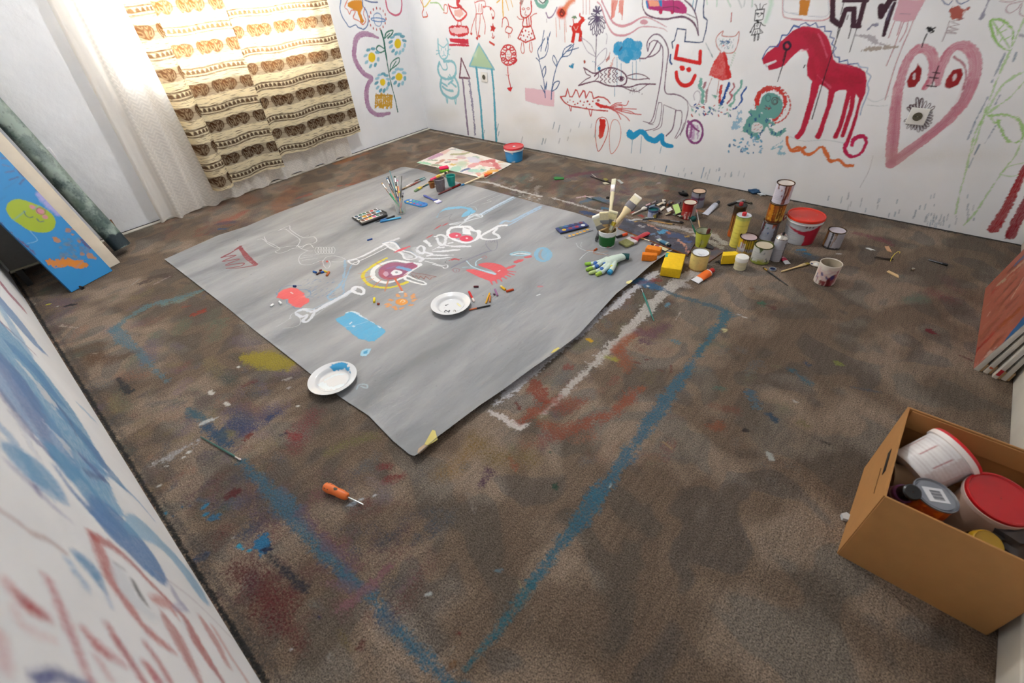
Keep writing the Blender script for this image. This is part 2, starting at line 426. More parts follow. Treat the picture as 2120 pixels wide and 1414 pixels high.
# towers
S('B', [(1042,458),(1028,608),(1108,614)],10, '#7d4f62', closed=True, smooth=False)
S('B', [(1052,620),(1070,800),(1085,950),(1096,1052)],15, '#8d7c98', .9); S('B', [(1102,622),(1125,800),(1140,930),(1148,1055)],15, '#8d88a8', .8, rough=.8)
PO('B', [(1178,340),(1105,518),(1300,545)], '#b7d3ae'); S('B', [(1178,342),(1105,518),(1300,545)],9, '#86c4d4', closed=True, smooth=False)
PO('B', [(1170,380),(1125,440),(1160,450)], '#cfe4cc', .7,.01)
S('B', [(1160,535),(1172,650),(1192,820),(1212,1085)],18, '#5db3cb'); S('B', [(1281,548),(1295,700),(1305,900),(1316,1105)],17, '#5db3cb')
# red flower
for k in range(9):
    t = k * 2 * math.pi / 9 - 1.2; cx, cy = 1410 + 42 * math.cos(t),432 + 62 * math.sin(t)
    EL('B', cx, cy, 19,32, '#cf3038', ang=t, ring=7)
S('B', [(1455,455),(1475,470),(1450,495)],16, '#cc2230')
for _ in range(30):
    x, y = random.gauss(1410,18), random.gauss(435,30); EL('B', x, y, 2.5,3, '#d04a4a')
S('B', [(1405,525),(1410,600),(1430,690)],7, '#cc2a34'); PO('B', [(1390,585),(1408,590),(1425,575),(1412,602)], '#cc2a34'); PO('B', [(1400,690),(1445,680),(1430,718),(1412,710)], '#cc2a34')
# pink block and blue plants
PO('B', [(1540,688),(1640,700),(1772,712),(1768,835),(1690,828),(1640,818),(1545,790)], '#edc6d4', .95)
b_ = '#27588f'
for pts in ([(1700,765),(1690,650),(1672,560),(1650,475)],[(1655,465),(1640,400),(1672,345),(1695,300)],[(1655,465),(1700,438),(1722,370),(1715,290)],[(1690,240),(1675,330),(1665,400)],[(1655,480),(1628,455)],[(1740,250),(1725,300),(1700,400)],
            [(1680,600),(1675,560),(1700,520),(1702,570),(1684,610)],[(1696,730),(1665,670)],[(1700,690),(1712,640),(1704,700)],[(1746,778),(1752,690),(1775,570),(1812,470),(1870,400),(1925,345)],[(1830,450),(1850,385),(1905,350)],
            [(1835,445),(1890,430),(1920,360)],[(1860,405),(1960,375)],[(1785,520),(1758,470),(1765,435),(1790,480),(1788,520)],[(1750,715),(1770,650),(1810,640),(1790,690),(1755,715)]): S('B', pts, 6, b_, .85)
PO('B', [(1895,520),(1925,495),(1920,540),(1902,535)], '#2d93bf')
# C frame
R2 = '#d5281f'
PO('C', [(12,262),(30,210),(70,205),(110,158),(142,180),(105,225),(95,262),(112,290),(112,378),(78,380),(85,305),(52,300),(38,400),(8,385),(25,300)], R2)
S('C', [(90,125),(92,150),(125,165)],9, R2); S('C', [(0,238),(25,250)],9, R2); S('C', [(28,172),(32,205)],8, R2); EL('C', 48,160,30,12, '#6f8f6a', rough=.012); S('C', [(35,245),(55,275),(75,240)],5, '#e8c0b8')
for pts, w in (([(248,60),(243,200),(240,400),(230,655)],6),): S('C', pts, w, '#5a4a66', .9)
for k, (dx, dy) in enumerate(((-85,20),(-80,75),(-62,125),(-38,170),(-8,178),(20,165),(48,150),(68,110),(75,60),(55,10),(-55,-25))):
    S('C', [(250,150),(250 + dx * .6 - dy * .12,150 + dy * .6 + dx * .12),(250 + dx, 150 + dy),(250 + dx * .6 + dy * .12,150 + dy * .6 - dx * .12),(250,152)],6, '#57486a', .9)
for t in range(7): S('C', [(250,110),(250 + 35 * math.cos(t - 3),95 + 38 * math.sin(t - 3))],12, '#57486a', .85)
for pts in ([(228,515),(160,470),(110,370),(105,345),(190,410),(232,500)],[(238,600),(245,520),(330,440),(320,540),(250,610)],[(330,305),(340,330),(332,400)]): S('C', pts, 5, '#9c90ac', .7)
PO('C', [(370,470),(350,520),(325,545),(335,565),(360,540)], '#b8544a', .8); EL('C', 133,565,9,16, '#a8402c'); EL('C', 18,605,18,22, '#2c93c0', rough=.02); EL('C', 215,560,12,10, '#2c93c0', rough=.02); EL('C', 260,625,18,10, '#2c93c0', rough=.02)
S('C', [(405,530),(370,620),(350,700)],16, '#d68c84', .6, rough=.9)
S('C', [(290,8),(320,70),(390,200),(470,238),(560,215),(640,168),(700,158),(780,190),(885,248)],[12,12,16,22,20,14,10,8,5], '#d698a6', .9)
S('C', [(250,18),(285,60),(335,210),(395,305),(480,325),(560,300),(640,250),(740,245),(850,262),(890,290)],[8,10,12,16,18,14,10,8,6,5], '#d698a6', .9); EL('C', 675,202,36,22, '#d8a0ac')
PO('C', [(378,0),(443,0),(415,100),(408,150),(378,175)], '#e0705c', .8, rough=.003); PO('C', [(448,0),(495,0),(480,150),(458,110),(445,120)], '#e0705c', .8)
S('C', [(380,170),(395,30)],4, '#d0503c'); S('C', [(478,60),(476,180)],4, '#d0503c')
for x in (120,148,180): S('C', [(x, 0),(x, 130)],4, '#cf8076', .8)
PO('C', [(692,0),(1000,0),(1040,35),(1068,70),(1065,128),(960,118),(860,100),(800,102),(715,82)], '#b82f77'); PO('C', [(712,0),(810,8),(820,55),(728,60)], '#eba184'); PO('C', [(808,0),(842,0),(842,62),(822,55)], '#2e86c4'); S('C', [(700,15),(712,70)],14, '#2e86c4')
EL('C', 830,104,17,24, '#c01f56'); EL('C', 935,110,17,20, '#c01f56'); S('C', [(850,70),(950,60),(1000,80)],5, '#5c2346'); S('C', [(945,0),(950,110)],5, '#6a2448')
v_ = '#6d4460'
S('C', [(664,0),(664,60),(700,130),(780,165),(880,175),(960,160),(1040,155),(1110,190),(1150,240),(1176,325)],[9,9,12,14,16,18,18,16,14,8], v_); S('C', [(1050,0),(1120,70),(1160,170),(1176,325)],[10,10,9,6], v_)
for k in range(6): S('C', [(1070 + 14 * k, 128 + 6 * k),(1082 + 14 * k, 132 + 7 * k)],5, '#4a3a44')
S('C', [(1228,0),(1220,80),(1222,155),(1256,185),(1245,270),(1215,382),(1180,390),(1050,380),(1062,272),(982,262),(955,370),(932,385),(940,440)],9, '#2b4472', smooth=False); S('C', [(1162,0),(1142,100)],8, '#2b4472'); S('C', [(920,500),(915,560),(930,585)],12, '#27508f'); S('C', [(1130,0),(1120,60)],5, '#3a9fb8')
for pts in ([(1250,0),(1255,40)],[(1345,0),(1342,60)],[(1440,0),(1470,60)],[(1540,0),(1570,70)],[(1600,0),(1590,60)],[(1668,0),(1665,60)]): S('C', pts, 9, random.choice(['#8fc8a8', '#a6d6b8', '#b8c4c8']),.5)
S('C', [(1840,0),(1835,60),(1790,195)],34, '#c2e8d0', .7, soft=.01)
# cloud
for x, y, r in ((450,430,52),(535,408,58),(612,420,50),(505,500,72),(590,490,62),(440,468,44),(520,545,36)): EL('C', x, y, r, r, '#2aa0d2', rough=.006, mott=.12)
S('C', [(455,460),(475,430)],16, '#3a6088', .8)
for x, y0, y1 in ((468,580,720),(430,520,790),(572,570,715),(606,555,720),(408,780,880),(640,520,560)): S('C', [(x, y0),(x, y1)],5, '#5a9fc0', .75)
# fish
f_ = '#6d4058'
for pts, w in (([(225,695),(285,645),(370,620),(450,640),(505,680),(520,725),(500,770),(430,788),(340,780),(250,745),(190,750),(80,782)],10),([(260,665),(210,668),(160,640),(125,620)],9),([(130,628),(150,675),(190,700),(140,730),(80,780)],6),([(510,698),(600,675),(680,690),(725,722)],7),([(520,710),(600,728),(710,718)],7),
               ([(430,785),(540,797),(640,770),(780,770)],10),([(470,790),(560,828),(620,835),(660,810),(705,775)],6),([(225,700),(250,665),(262,700),(230,735)],6)): S('C', pts, w, f_, .9)
for k, x in enumerate((290,325,362,400,425)):
    for j in range(3): S('C', [(x + 10,640 + j * 42 - k * 3),(x - 12,662 + j * 42 - k * 3),(x + 6,680 + j * 42 - k * 3)],6, f_, .85)
S('C', [(440,715),(465,700),(495,715),(468,742)],6, f_, closed=True); EL('C', 468,718,15,15, '#5a2c4a', rough=.006)
for _ in range(24): EL('C', random.gauss(590,25), random.gauss(825,22),3,3, '#80707c')
# tall line creature
l_ = '#7c5c74'
for pts, w in (([(712,468),(704,410),(720,360),(765,318),(815,318),(855,355),(885,410),(900,480),(885,600),(870,740),(866,820),(890,858),(960,862),(1025,885),(1072,925)],9),([(725,400),(765,370),(810,385),(845,430),(850,500),(842,640),(822,780),(795,920),(768,1050),(742,1112)],8),
               ([(712,465),(730,400)],9),([(635,535),(700,528),(755,460),(800,375)],10),([(700,525),(760,510),(815,465),(832,410)],9),([(1072,925),(1080,1000),(1060,1100),(1030,1190),(970,1268)],6),
               ([(812,938),(795,1000),(762,1122),(670,1110)],5),([(812,938),(840,955),(822,1110),(785,1170),(690,1195)],6),([(858,960),(848,1060),(830,1160),(760,1195)],5),([(858,958),(960,1000)],5),([(968,1005),(950,1130),(930,1190),(880,1242)],9),([(975,1010),(1022,1025),(1012,1150),(960,1262)],6),
               ([(1045,1125),(1025,1180),(1010,1240)],5),([(742,1112),(720,1130),(760,1140)],5)): S('C', pts, w, l_, .85)
S('C', [(1072,925),(1110,975),(1160,968),(1192,910),(1188,850),(1160,832),(1132,868),(1140,915)],6, '#b0a8b8', .7)
# smiling letters
RR = '#dc1a18'
S('C', [(984,420),(964,532),(1187,578),(1192,470)],34, RR, smooth=False, rough=.1); EL('C', 1027,622,25,25, RR); EL('C', 1088,636,25,25, RR)
S('C', [(972,662),(980,720),(1015,770),(1065,782),(1112,755),(1142,695)],36, RR, rough=.1)
# cat in a red dress
S('C', [(1380,472),(1345,425),(1335,360),(1360,315),(1400,285),(1392,325),(1450,335),(1512,328),(1545,290),(1540,370),(1520,440),(1490,480),(1430,487),(1405,470)],6, '#cc7466', .9)
PO('C', [(1375,472),(1415,482),(1440,540),(1476,705),(1440,728),(1400,738),(1340,715),(1268,690),(1290,615)], '#dc3430', mott=.15, rough=.006)
S('C', [(1425,540),(1452,700)],34, '#d01c1c', .8)
for _ in range(34): x, y = random.uniform(1365,1500), random.uniform(350,440); S('C', [(x, y),(x + random.uniform(-8,8), y + random.uniform(6,16))],3.5, random.choice(['#5aa0a8', '#2c66a0', '#7cc0b0']),.7)
for x in (1375,1392,1425,1440): S('C', [(x, 375),(x + 20,385),(x + 8,395)],6, '#24609c', .9)
EL('C', 1403,418,8,5, '#d84a3c')
for pts in ([(1298,715),(1275,770),(1258,815)],[(1362,735),(1345,862)],[(1250,840),(1262,815)]): S('C', pts, 5, '#c07868', .8)
S('C', [(1478,118),(1472,200)],7, '#c84040', .9)
for _ in range(20): x = random.uniform(1235,1300); S('C', [(x, 380 + (x - 1235) * 2),(x + 6,395 + (x - 1235) * 2)],4, '#8fa8b0', .6)
for k in range(6): S('C', [(1500 - 6 * k, 480 + 22 * k),(1515 - 8 * k, 490 + 22 * k)],5, '#9ccfa8', .7)
# seaweed
for c, w, pts in (('#7fbcae', 28,[(1200,722),(1190,790),(1216,850),(1210,938)]),('#b07c86', 18,[(1238,760),(1222,800)]),('#ad8c92', 24,[(1254,825),(1245,935)]),('#d2433e', 28,[(1385,785),(1375,860),(1370,930)]),('#1b56a8', 28,[(1452,768),(1425,840),(1385,948)]),
                  ('#c06a74', 16,[(1492,760),(1500,800),(1462,850),(1482,885),(1442,940)]),('#7fbcae', 18,[(1568,742),(1560,800),(1505,870),(1502,920),(1468,962)]),('#2459a8', 13,[(1612,800),(1570,865),(1572,920),(1520,985),(1490,1000)])): S('C', pts, w, c, .95, rough=.5)
PO('C', [(1295,865),(1350,878),(1330,902)], '#7fbcae')
dots('C', 1110,1470,950,1050,46,['#7fbcae', '#24509c', '#c8423c', '#7fbcae', '#24509c'],6,10,2.0)
# purple egg
EL('C', 1142,1205,72,104, '#8c3f80', ring=20)
for x in (1090,1110,1130,1165): S('C', [(x, 1150),(x + 4,1270)],16, '#b98cc0', .6, rough=.8)
S('C', [(1100,1130),(1150,1180),(1180,1200)],14, '#8c3f80', .9); S('C', [(1080,1110),(1110,1140),(1100,1250)],22, '#9a4c92', .8)
# crocodile breathing fire
r3 = '#c43c3c'
S('C', [(-85,885),(-40,878),(-22,812),(-2,885),(22,885),(52,822),(66,830),(85,890),(120,830),(135,835),(145,895),(178,838),(200,845),(215,902),(262,885),(310,892),(345,915),(368,945)],9, r3, smooth=False)
S('C', [(-88,885),(-50,935),(5,968),(100,985),(200,1002),(345,1015)],9, r3); S('C', [(172,1000),(190,1062),(202,1003)],7, r3); S('C', [(-6,965),(8,1015),(14,975)],7, r3)
for x, y in ((30,930),(70,945),(95,925),(130,935),(120,960),(160,925),(180,955),(210,925),(45,955),(-20,935),(0,915),(200,975),(255,918),(270,965),(150,985)): EL('C', x, y, 7,8, r3)
EL('C', 258,918,14,12, '#b86a66')
S('C', [(240,948),(290,970),(370,985)],[22,30,20], '#d43434')
for pts in ([(360,985),(440,955),(510,965),(535,925)],[(365,985),(500,992),(605,998)],[(370,988),(520,1030),(650,1048)],[(365,990),(430,1030),(465,1090)],[(375,992),(500,1060),(545,1105)],[(360,980),(420,945),(470,940)],[(420,995),(540,1015),(600,1045)],[(375,985),(470,965),(470,1020)]): S('C', pts, 7, '#d05050', .8)
# red ovals and blue worm
S('C', [(290,1072),(245,1105),(232,1200),(240,1310),(262,1383),(318,1292),(350,1185),(335,1095)],6, '#c9483c', closed=True); PO('C', [(272,1082),(325,1092),(325,1155),(302,1255),(275,1270),(262,1250)], '#d8291f', rough=.006)
S('C', [(400,1095),(372,1150),(360,1270),(376,1405),(440,1335),(466,1212),(445,1115)],5, '#dd867c', .9, closed=True)
S('C', [(545,1225),(575,1245),(640,1205),(682,1222),(712,1262),(780,1285),(838,1242),(850,1305),(890,1330),(930,1336)],[46,56,46,48,48,50,44,42,40,34], '#1fa0d6', rough=.15); EL('C', 548,1225,30,38, '#1fa0d6', rough=.01)
for x, y0, y1 in ((572,1270,1400),(655,1250,1400),(1020,560,561),(835,1340,1400)): S('C', [(x, y0),(x - 12, y1)],5, '#6aa4c0', .7)
# robot
K_ = '#222024'
for pts, w in (([(1698,92),(1778,82),(1766,170),(1755,182),(1688,190)],7), ): S('C', pts, w, K_, closed=True, smooth=False)
for pts, w in (([(1715,88),(1705,55),(1690,38)],5),([(1738,85),(1738,35)],5),([(1755,82),(1770,48),(1797,36)],5),([(1703,120),(1726,126),(1710,134)],7),([(1745,118),(1765,125),(1748,132)],7),([(1718,145),(1728,155),(1740,142)],4),([(1708,190),(1722,205)],14),
               ([(1690,215),(1748,205),(1732,260),(1684,268),(1690,215)],6),([(1703,232),(1712,245),(1722,228),(1712,225)],4),([(1690,220),(1668,255),(1650,295)],6),([(1745,208),(1765,230),(1785,235)],6),([(1684,268),(1660,322),(1764,300),(1732,260)],6),([(1695,285),(1690,305)],5),([(1715,280),(1712,302)],5),([(1735,275),(1740,296)],5),
               ([(1692,322),(1686,372)],16),([(1726,316),(1718,362)],16)): S('C', pts, w, K_, smooth=False)
for y in (332,348,362): S('C', [(1680, y),(1702, y - 1)],3, '#d8d8dc'); S('C', [(1714, y - 8),(1735, y - 9)],3, '#d8d8dc')
EL('C', 1650,294,6,6, K_); EL('C', 1784,234,6,6, K_)
# teal furry creature
T_ = '#6fae a6'.replace(' ', '')
S('C', [(1708,975),(1700,920),(1730,850),(1800,812),(1880,812),(1940,850),(1968,920),(1955,990),(1912,1055),(1868,1095)],36, '#d83c36', rough=.7); S('C', [(1725,860),(1712,960)],46, '#dc3028', .9)
for k in range(20):
    t = -2.7 + k * .24; x, y = 1850 + 165 * math.cos(t),960 + 165 * math.sin(t); x2, y2 = 1850 + 165 * math.cos(t + .12),960 + 170 * math.sin(t + .12); S('C', [(x, y),(x2, y2)],12, '#d04c44', .85)
EL('C', 1840,965,108,118, T_, rough=.006)
PO('C', [(1700,1010),(1650,1005),(1625,1020),(1650,1055),(1610,1095),(1600,1150),(1565,1195),(1620,1215),(1680,1255),(1705,1280),(1738,1275),(1725,1230),(1800,1170),(1850,1240),(1900,1255),(1968,1200),(1968,1180),(1890,1205),(1830,1165),(1820,1120),(1870,1150),(1868,1125),(1815,1085),(1780,1040)], T_, rough=.012)
PO('C', [(1700,960),(1745,975),(1765,1030),(1700,1030)], T_)
EL('C', 1708,1172,52,48, '#eceaea', rough=.01)
for x, y in ((1690,1150),(1715,1145),(1740,1165),(1682,1185),(1708,1192)): S('C', [(x, y),(x + 14, y - 8)],4, '#c85a4c')
for x, y in ((1690,1085),(1700,1080),(1790,1100),(1850,1135),(1640,1135),(1620,1190),(1700,1255),(1660,1225),(1760,1190),(1740,1215),(1850,1200),(1880,1215),(1930,1195),(1730,1050),(1650,1040),(1800,1085)): S('C', [(x, y),(x + random.uniform(-12,12), y + 20)],9, '#245f96', .9)
for cx, cy, rx, ry, c in ((1812,898,22,30, '#4a7478'),(1872,925,28,34, '#5a3c40'),(1874,930,17,20, '#5a3c40')): EL('C', cx, cy, rx, ry, c, ring=5)
S('C', [(1890,890),(1920,915)],5, '#5a3c40'); S('C', [(1792,985),(1830,990),(1815,1000)],7, '#a83a3c'); S('C', [(1785,965),(1800,975)],5, '#2a3c70'); S('C', [(1825,968),(1840,990)],5, '#2a3c70'); S('C', [(1775,990),(1795,1000)],4, '#303c50')
S('C', [(1550,1030),(1530,1080),(1560,1100),(1500,1130),(1540,1160),(1480,1165)],22, '#7db9d8', .7, rough=1.2); S('C', [(1940,1290),(1900,1320),(1850,1360),(1930,1340),(1910,1395),(1960,1400)],14, '#7dbfd4', .7, rough=1.0)
dots('C', 1450,1800,1230,1400,34,['#4aa0c8', '#8cc0dc', '#2f7cb0'],8,18,1.0,.8)
# orange wave and right-hand creatures
S('C', [(1985,1255),(1990,1320),(2030,1378),(2095,1372),(2150,1348)],27, '#e8743c'); S('E', [(-10,488),(70,466),(115,518),(175,522),(268,462),(310,520),(352,588),(430,580),(482,628),(555,632)],[27,24,26,26,24,36,30,26,26,30], '#e97a40', rough=.4)
S('C', [(1945,0),(1948,130),(1985,165),(2120,178)],7, '#d8a2aa'); S('C', [(1955,0),(1962,105),(2110,125)],3, '#a8b4c8', .7); S('D', [(-5,178),(200,190),(310,178),(352,130),(345,0)],8, '#d898a0', .9); PO('D', [(72,0),(165,0),(140,142),(62,138)], '#d08420'); S('D', [(0,128),(60,135)],3, '#a8b4c8'); S('D', [(150,148),(320,142),(330,0)],3, '#b0b8cc', .7)
# the big red horse dragon
DR = '#c5143f'
hp = [(2120,240),(2040,280),(1960,350),(1860,440),(1800,482),(1758,540),(1768,592),(1800,580),(1880,548),(1890,560),(1800,602),(1822,642),(1900,625),(1962,600),(2022,530),(2120,470)]
hd = [(x - 2031.7, y) for x, y in hp]
body = hd[:1] + [(150,240),(250,262),(320,330),(358,430),(378,540),(410,575),(520,590),(620,622),(672,660),(682,740),(670,850),(635,925),(600,885),(575,848),(545,900),(490,822),(430,825),(385,850),(345,832),(290,790),(230,765),(190,750),(138,690),(135,600),(150,520),(130,460),(80,450),(20,500),(-10,530),(-70,600),(-131,625),(-210,642),(-231,602),(-141,560),(-151,548),(-231,580),(-264,592),(-274,540),(-231,482),(-171,440),(-71,350),(10,280)]
PO('D', body, DR, rough=.002)
for pts, w in (([(215,770),(185,900),(125,1100),(95,1190),(52,1248)],[80,60,52,50,54]),([(365,820),(340,950),(290,1100),(262,1190),(238,1245)],[60,46,42,44,56]),([(520,850),(482,1000),(440,1150),(395,1250)],[44,40,38,44]),([(556,870),(540,1000),(492,1150),(462,1240)],[46,42,38,34]),
               ([(640,860),(612,950),(580,1080),(530,1230),(492,1330)],[30,26,30,34,34])): S('D', pts, w, DR, .97, rough=.12)
S('E', [(490,430),(480,490),(520,542),(582,545),(640,500),(676,425),(660,372),(612,365),(562,392),(550,445)],[36,34,32,30,30,30,32,40,42,30], '#cc1c58', rough=.3)
for pts, w in (([(150,330),(230,430),(300,560),(280,700)],70),([(320,740),(450,720),(560,780)],60),([(400,640),(520,690),(610,740)],50),([(40,300),(150,300),(250,370)],34),([(170,540),(210,700)],30)): S('D', pts, w, '#a00f2c', .45, soft=.012, rough=.8)
for pts, w in (([(240,310),(280,400),(320,520)],8),([(230,690),(350,800)],10),([(420,580),(560,620)],8),([(60,470),(140,455)],8)): S('D', pts, w, '#e8708c', .5, rough=1.2)
PO('C', [(1800,598),(1880,552),(1890,562),(1810,606)], '#e6e2e6'); S('C', [(1790,590),(1800,610)],8, '#c0b8c0')
for _ in range(12): x = random.uniform(1790,1900); S('C', [(x, 605 - (x - 1800) * .5),(x + 6,600 - (x - 1800) * .5)],3, '#dcd6da')
EL('C', 1985,420,30,34, '#381030', ring=22); PO('C', [(1985,400),(2000,425),(1975,432)], '#d04058')
S('C', [(1978,460),(1962,540),(1925,660),(1898,746)],[16,12,9,6], '#24131c'); S('C', [(1965,480),(1945,560)],6, '#24131c')
S('D', [(470,30),(445,130)],7, '#24131c', .9); S('D', [(440,255),(405,360),(365,490),(300,690),(240,890),(182,1088)],8, '#24131c', .92); S('D', [(425,250),(410,340)],8, '#24131c'); S('D', [(540,255),(515,350)],8, '#24131c'); S('D', [(590,262),(525,475)],6, '#24131c'); S('D', [(118,595),(106,618)],8, '#24131c'); S('D', [(512,140),(500,178)],6, '#24131c')
bz = '#2c58a4'
S('C', [(1760,535),(1790,470),(1825,428),(1900,425),(1918,385),(1940,322),(1985,322),(2005,300),(2045,235),(2100,255)],9, bz, smooth=False)
S('D', [(-5,262),(15,232),(65,246),(78,225),(122,208),(162,238),(215,208),(235,250),(297,242),(300,285),(360,288),(345,338),(385,352),(362,402),(402,440),(375,480),(392,520),(432,526),(430,568),(505,548),(512,588),(600,580)],8, bz, smooth=False)
S('D', [(600,580),(622,612),(688,622),(682,662),(718,700),(688,770),(700,820),(672,905),(640,980),(622,1050)],8, '#8cacd0', .8)
# maroon gates, pink block
MR = '#401428'
for pts, w in (([(372,0),(368,180),(438,232),(492,85),(565,82),(562,235)],48),([(470,8),(690,8)],30),([(662,0),(640,100),(602,240)],46),([(545,240),(620,245)],30),([(898,0),(820,130)],58),([(815,60),(815,145)],60),([(880,10),(948,0)],20),([(935,30),(880,170),(838,320)],[30,46,36])):
    S('D', pts, w, MR, .93, smooth=False, rough=.1)
S('D', [(900,60),(870,180)],20, '#6f6a88', .5)
PO('D', [(982,0),(1215,0),(1112,190),(1010,200),(918,185)], '#dfabba', .95); S('D', [(985,125),(1080,130)],4, '#a8909c')
for pts in ([(1110,185),(1060,310),(1000,445),(930,640),(850,912)],[(1020,200),(970,330),(930,440),(862,598)],[(938,195),(912,260),(882,345)],[(1000,200),(960,320)],[(1060,195),(1040,280),(985,380)]): S('D', pts, 7, '#cc8e98', .85)
S('D', [(580,325),(700,340),(790,395),(850,410)],[24,34,30,20], '#b3aeb6', .75, rough=.9); S('D', [(635,460),(720,445),(850,436),(955,428)],[16,26,34,30], '#ab9a8c', .75, rough=.9); S('D', [(700,268),(735,228),(780,232)],22, '#8c8aa4', .8, rough=.8)
PO('D', [(1440,100),(1465,68),(1540,62),(1612,75),(1575,120),(1560,175),(1530,190),(1460,182),(1435,140)], '#b85e52', rough=.01)
for pts in ([(1440,190),(1410,290),(1372,378)],[(1400,300),(1500,305),(1420,280),(1520,270),(1430,245),(1525,225),(1450,200),(1570,165)]): S('D', pts, 6, '#a08890', .8, smooth=False)
for pts in ([(1372,0),(1400,35),(1432,45),(1462,10)],[(1502,0),(1515,25),(1545,38),(1615,5)]): S('D', pts, 7, '#3a5c9c', smooth=False)
S('D', [(1795,5),(1770,70),(1732,160)],[30,22,30], '#9c9ab0', .8, rough=.8)
S('D', [(1900,10),(1990,20),(2050,0)],5, '#c8a0ac'); S('D', [(2120,10),(1990,40),(1955,90),(1990,120),(2060,80),(2100,30),(2080,120),(2120,150)],6, '#c09aa8'); S('D', [(2085,320),(2120,330)],26, '#a9a7b8', .7)
# pink heart face
HK = '#d58c9e'
S('D', [(902,1500),(912,1350),(930,1150),(955,900),(1005,680),(1075,520),(1165,445),(1255,470),(1295,580),(1285,700),(1215,805)],[88,100,100,88,78,80,90,88,90,90,40], HK, .93, rough=.16, streak=.25)
S('D', [(905,1500),(1050,1390),(1260,1235),(1430,1090),(1570,930),(1645,770),(1672,600),(1640,470),(1560,415),(1470,440),(1400,530),(1345,660),(1330,770)],[88,92,96,100,104,106,104,98,88,82,88,86,50], HK, .93, rough=.16, streak=.25)
S('D', [(905,1480),(925,1300),(940,1100),(965,900)],46, '#b96076', .55, soft=.015); S('D', [(930,1470),(1150,1320),(1400,1110),(1540,940),(1610,760)],44, '#bb6478', .5, soft=.015)
S('D', [(1360,560),(1400,470),(1440,440)],20, '#c46a80', .6); S('D', [(1480,520),(1570,590),(1590,700),(1560,820)],18, '#b4586c', .7, rough=.4); S('D', [(1195,810),(1240,740)],26, '#cc5a74', .7)
for c in (((1148,582),(1190,635),(1172,730),(1122,792),(1062,802),(1048,745),(1088,668),(1130,630)),((1470,640),(1552,625),(1566,680),(1522,770),(1440,815),(1396,800),(1402,730))): PO('D', c, '#a0161e', smooth=False, rough=.003)
EL('D', 1117,700,15,34, '#e4dde2', ang=.15); EL('D', 1486,706,15,34, '#e4dde2', ang=.35)
for pts in ([(1338,605),(1305,690),(1275,792)],[(1285,662),(1350,670)],[(1257,708),(1337,716)],[(1230,783),(1318,792)]): S('D', pts, 10, '#331018', smooth=False)
S('D', [(1255,262),(1272,275)],52, '#151014', rough=.6); S('D', [(1232,310),(1205,370),(1186,432)],9, '#151014')
for k in range(21):
    t = -2.45 + k * .262; r0, r1 = 85,(175 if -1.9 < t < -.5 else 135) + random.uniform(-14,14); t2 = t + .13
    cx, cy = 1150,1068
    S('D', [(cx + r0 * math.cos(t - .05), cy + r0 * .85 * math.sin(t - .05)),(cx + r1 * math.cos(t), cy + r1 * .95 * math.sin(t)),(cx + r1 * .92 * math.cos(t2), cy + r1 * .9 * math.sin(t2)),(cx + r0 * math.cos(t2 + .05), cy + r0 * .85 * math.sin(t2 + .05))],9 if t < -1.2 else 5.5, '#4a1a26', .9)
# lime plant
LG = '#a3d578'
S('D', [(1822,182),(1930,190),(2018,280),(2012,380),(1996,460),(1900,420),(1842,330),(1820,250)],14, LG, .9, closed=True, rough=.7)
for pts in ([(1830,190),(1900,300),(1990,440)],[(1870,250),(1880,320)],[(1900,300),(1960,270)],[(1930,340),(1900,380)],[(1945,360),(2000,330)],[(1880,280),(1935,225)]): S('D', pts, 8, LG, .8)
S('D', [(2125,170),(2060,310),(2000,450),(1920,620),(1850,790),(1755,1050),(1700,1230),(1640,1400)],15, LG, .6, rough=.9)
S('E', [(1760,170),(1680,320),(1625,520),(1590,680),(1540,850),(1495,1070)],10, LG, .6, rough=.9)
for pts in ([(2125,650),(2000,720),(1900,810),(1770,1040)],[(2125,745),(1990,890),(1880,970),(1775,1045)],[(1800,1060),(1860,1120),(1880,1100)]): S('D', pts, 18, LG, .55, rough=.9)
S('D', [(1810,1060),(1950,1050),(2060,1090),(2112,1200),(2078,1290),(1980,1290),(1915,1200),(1872,1090)],24, LG, .75, rough=.8)
S('E', [(2105,390),(2045,530),(1960,640),(1880,750),(1780,900),(1690,1040),(1570,1175)],11, LG, .6, rough=.9); S('E', [(1900,705),(1980,640),(2120,605)],8, LG, .5); S('E', [(1900,710),(2000,730),(2120,700)],8, LG, .5)
for pts in ([(1945,490),(1885,620),(1825,750)],[(1790,890),(1670,1115)],[(1670,1120),(1605,1275)],[(1902,870),(1858,950)],[(1860,1150),(1765,1310)],[(2052,480),(2022,560)]): S('D', pts, 10, '#7e94ac', .65, rough=.9)
S('E', [(1712,440),(1668,530)],12, '#6e88a8', .8); S('E', [(1655,560),(1615,650)],9, '#8fa4b8', .6)
for pts in ([(-20,1250),(100,1290),(300,1280),(480,1310)],[(670,890),(760,930),(880,880)],[(690,960),(780,970),(870,965)]): S('D', pts, 4, '#b8c8cc', .5)
S('E', [(740,540),(700,680),(620,830)],4, '#b9b2b6', .5)
S('E', [(2135,640),(2040,850),(1940,1050),(1838,1215)],[60,72,80,90], '#a50f1e', rough=.25, streak=.15); S('E', [(2180,900),(2120,1020),(2060,1140),(1995,1270)],[80,86,90,90], '#9c0e24', rough=.25, streak=.15)
# damp yellowish stains low on the wall
for f, x, y, rx, ry in (('B', 1560,940,90,60),('B', 900,900,120,60),('C', 130,1260,160,60),('E', 1000,560,300,60),('B', 1650,1040,120,40),('E', 1700,540,380,50)): EL(f, x, y, rx, ry, '#d9cdb4', .22, soft=.05)
p.rgb *= .88
p.write(me); me.materials.append(WALLM)
tag(link('wall_back', me), kind='structure')

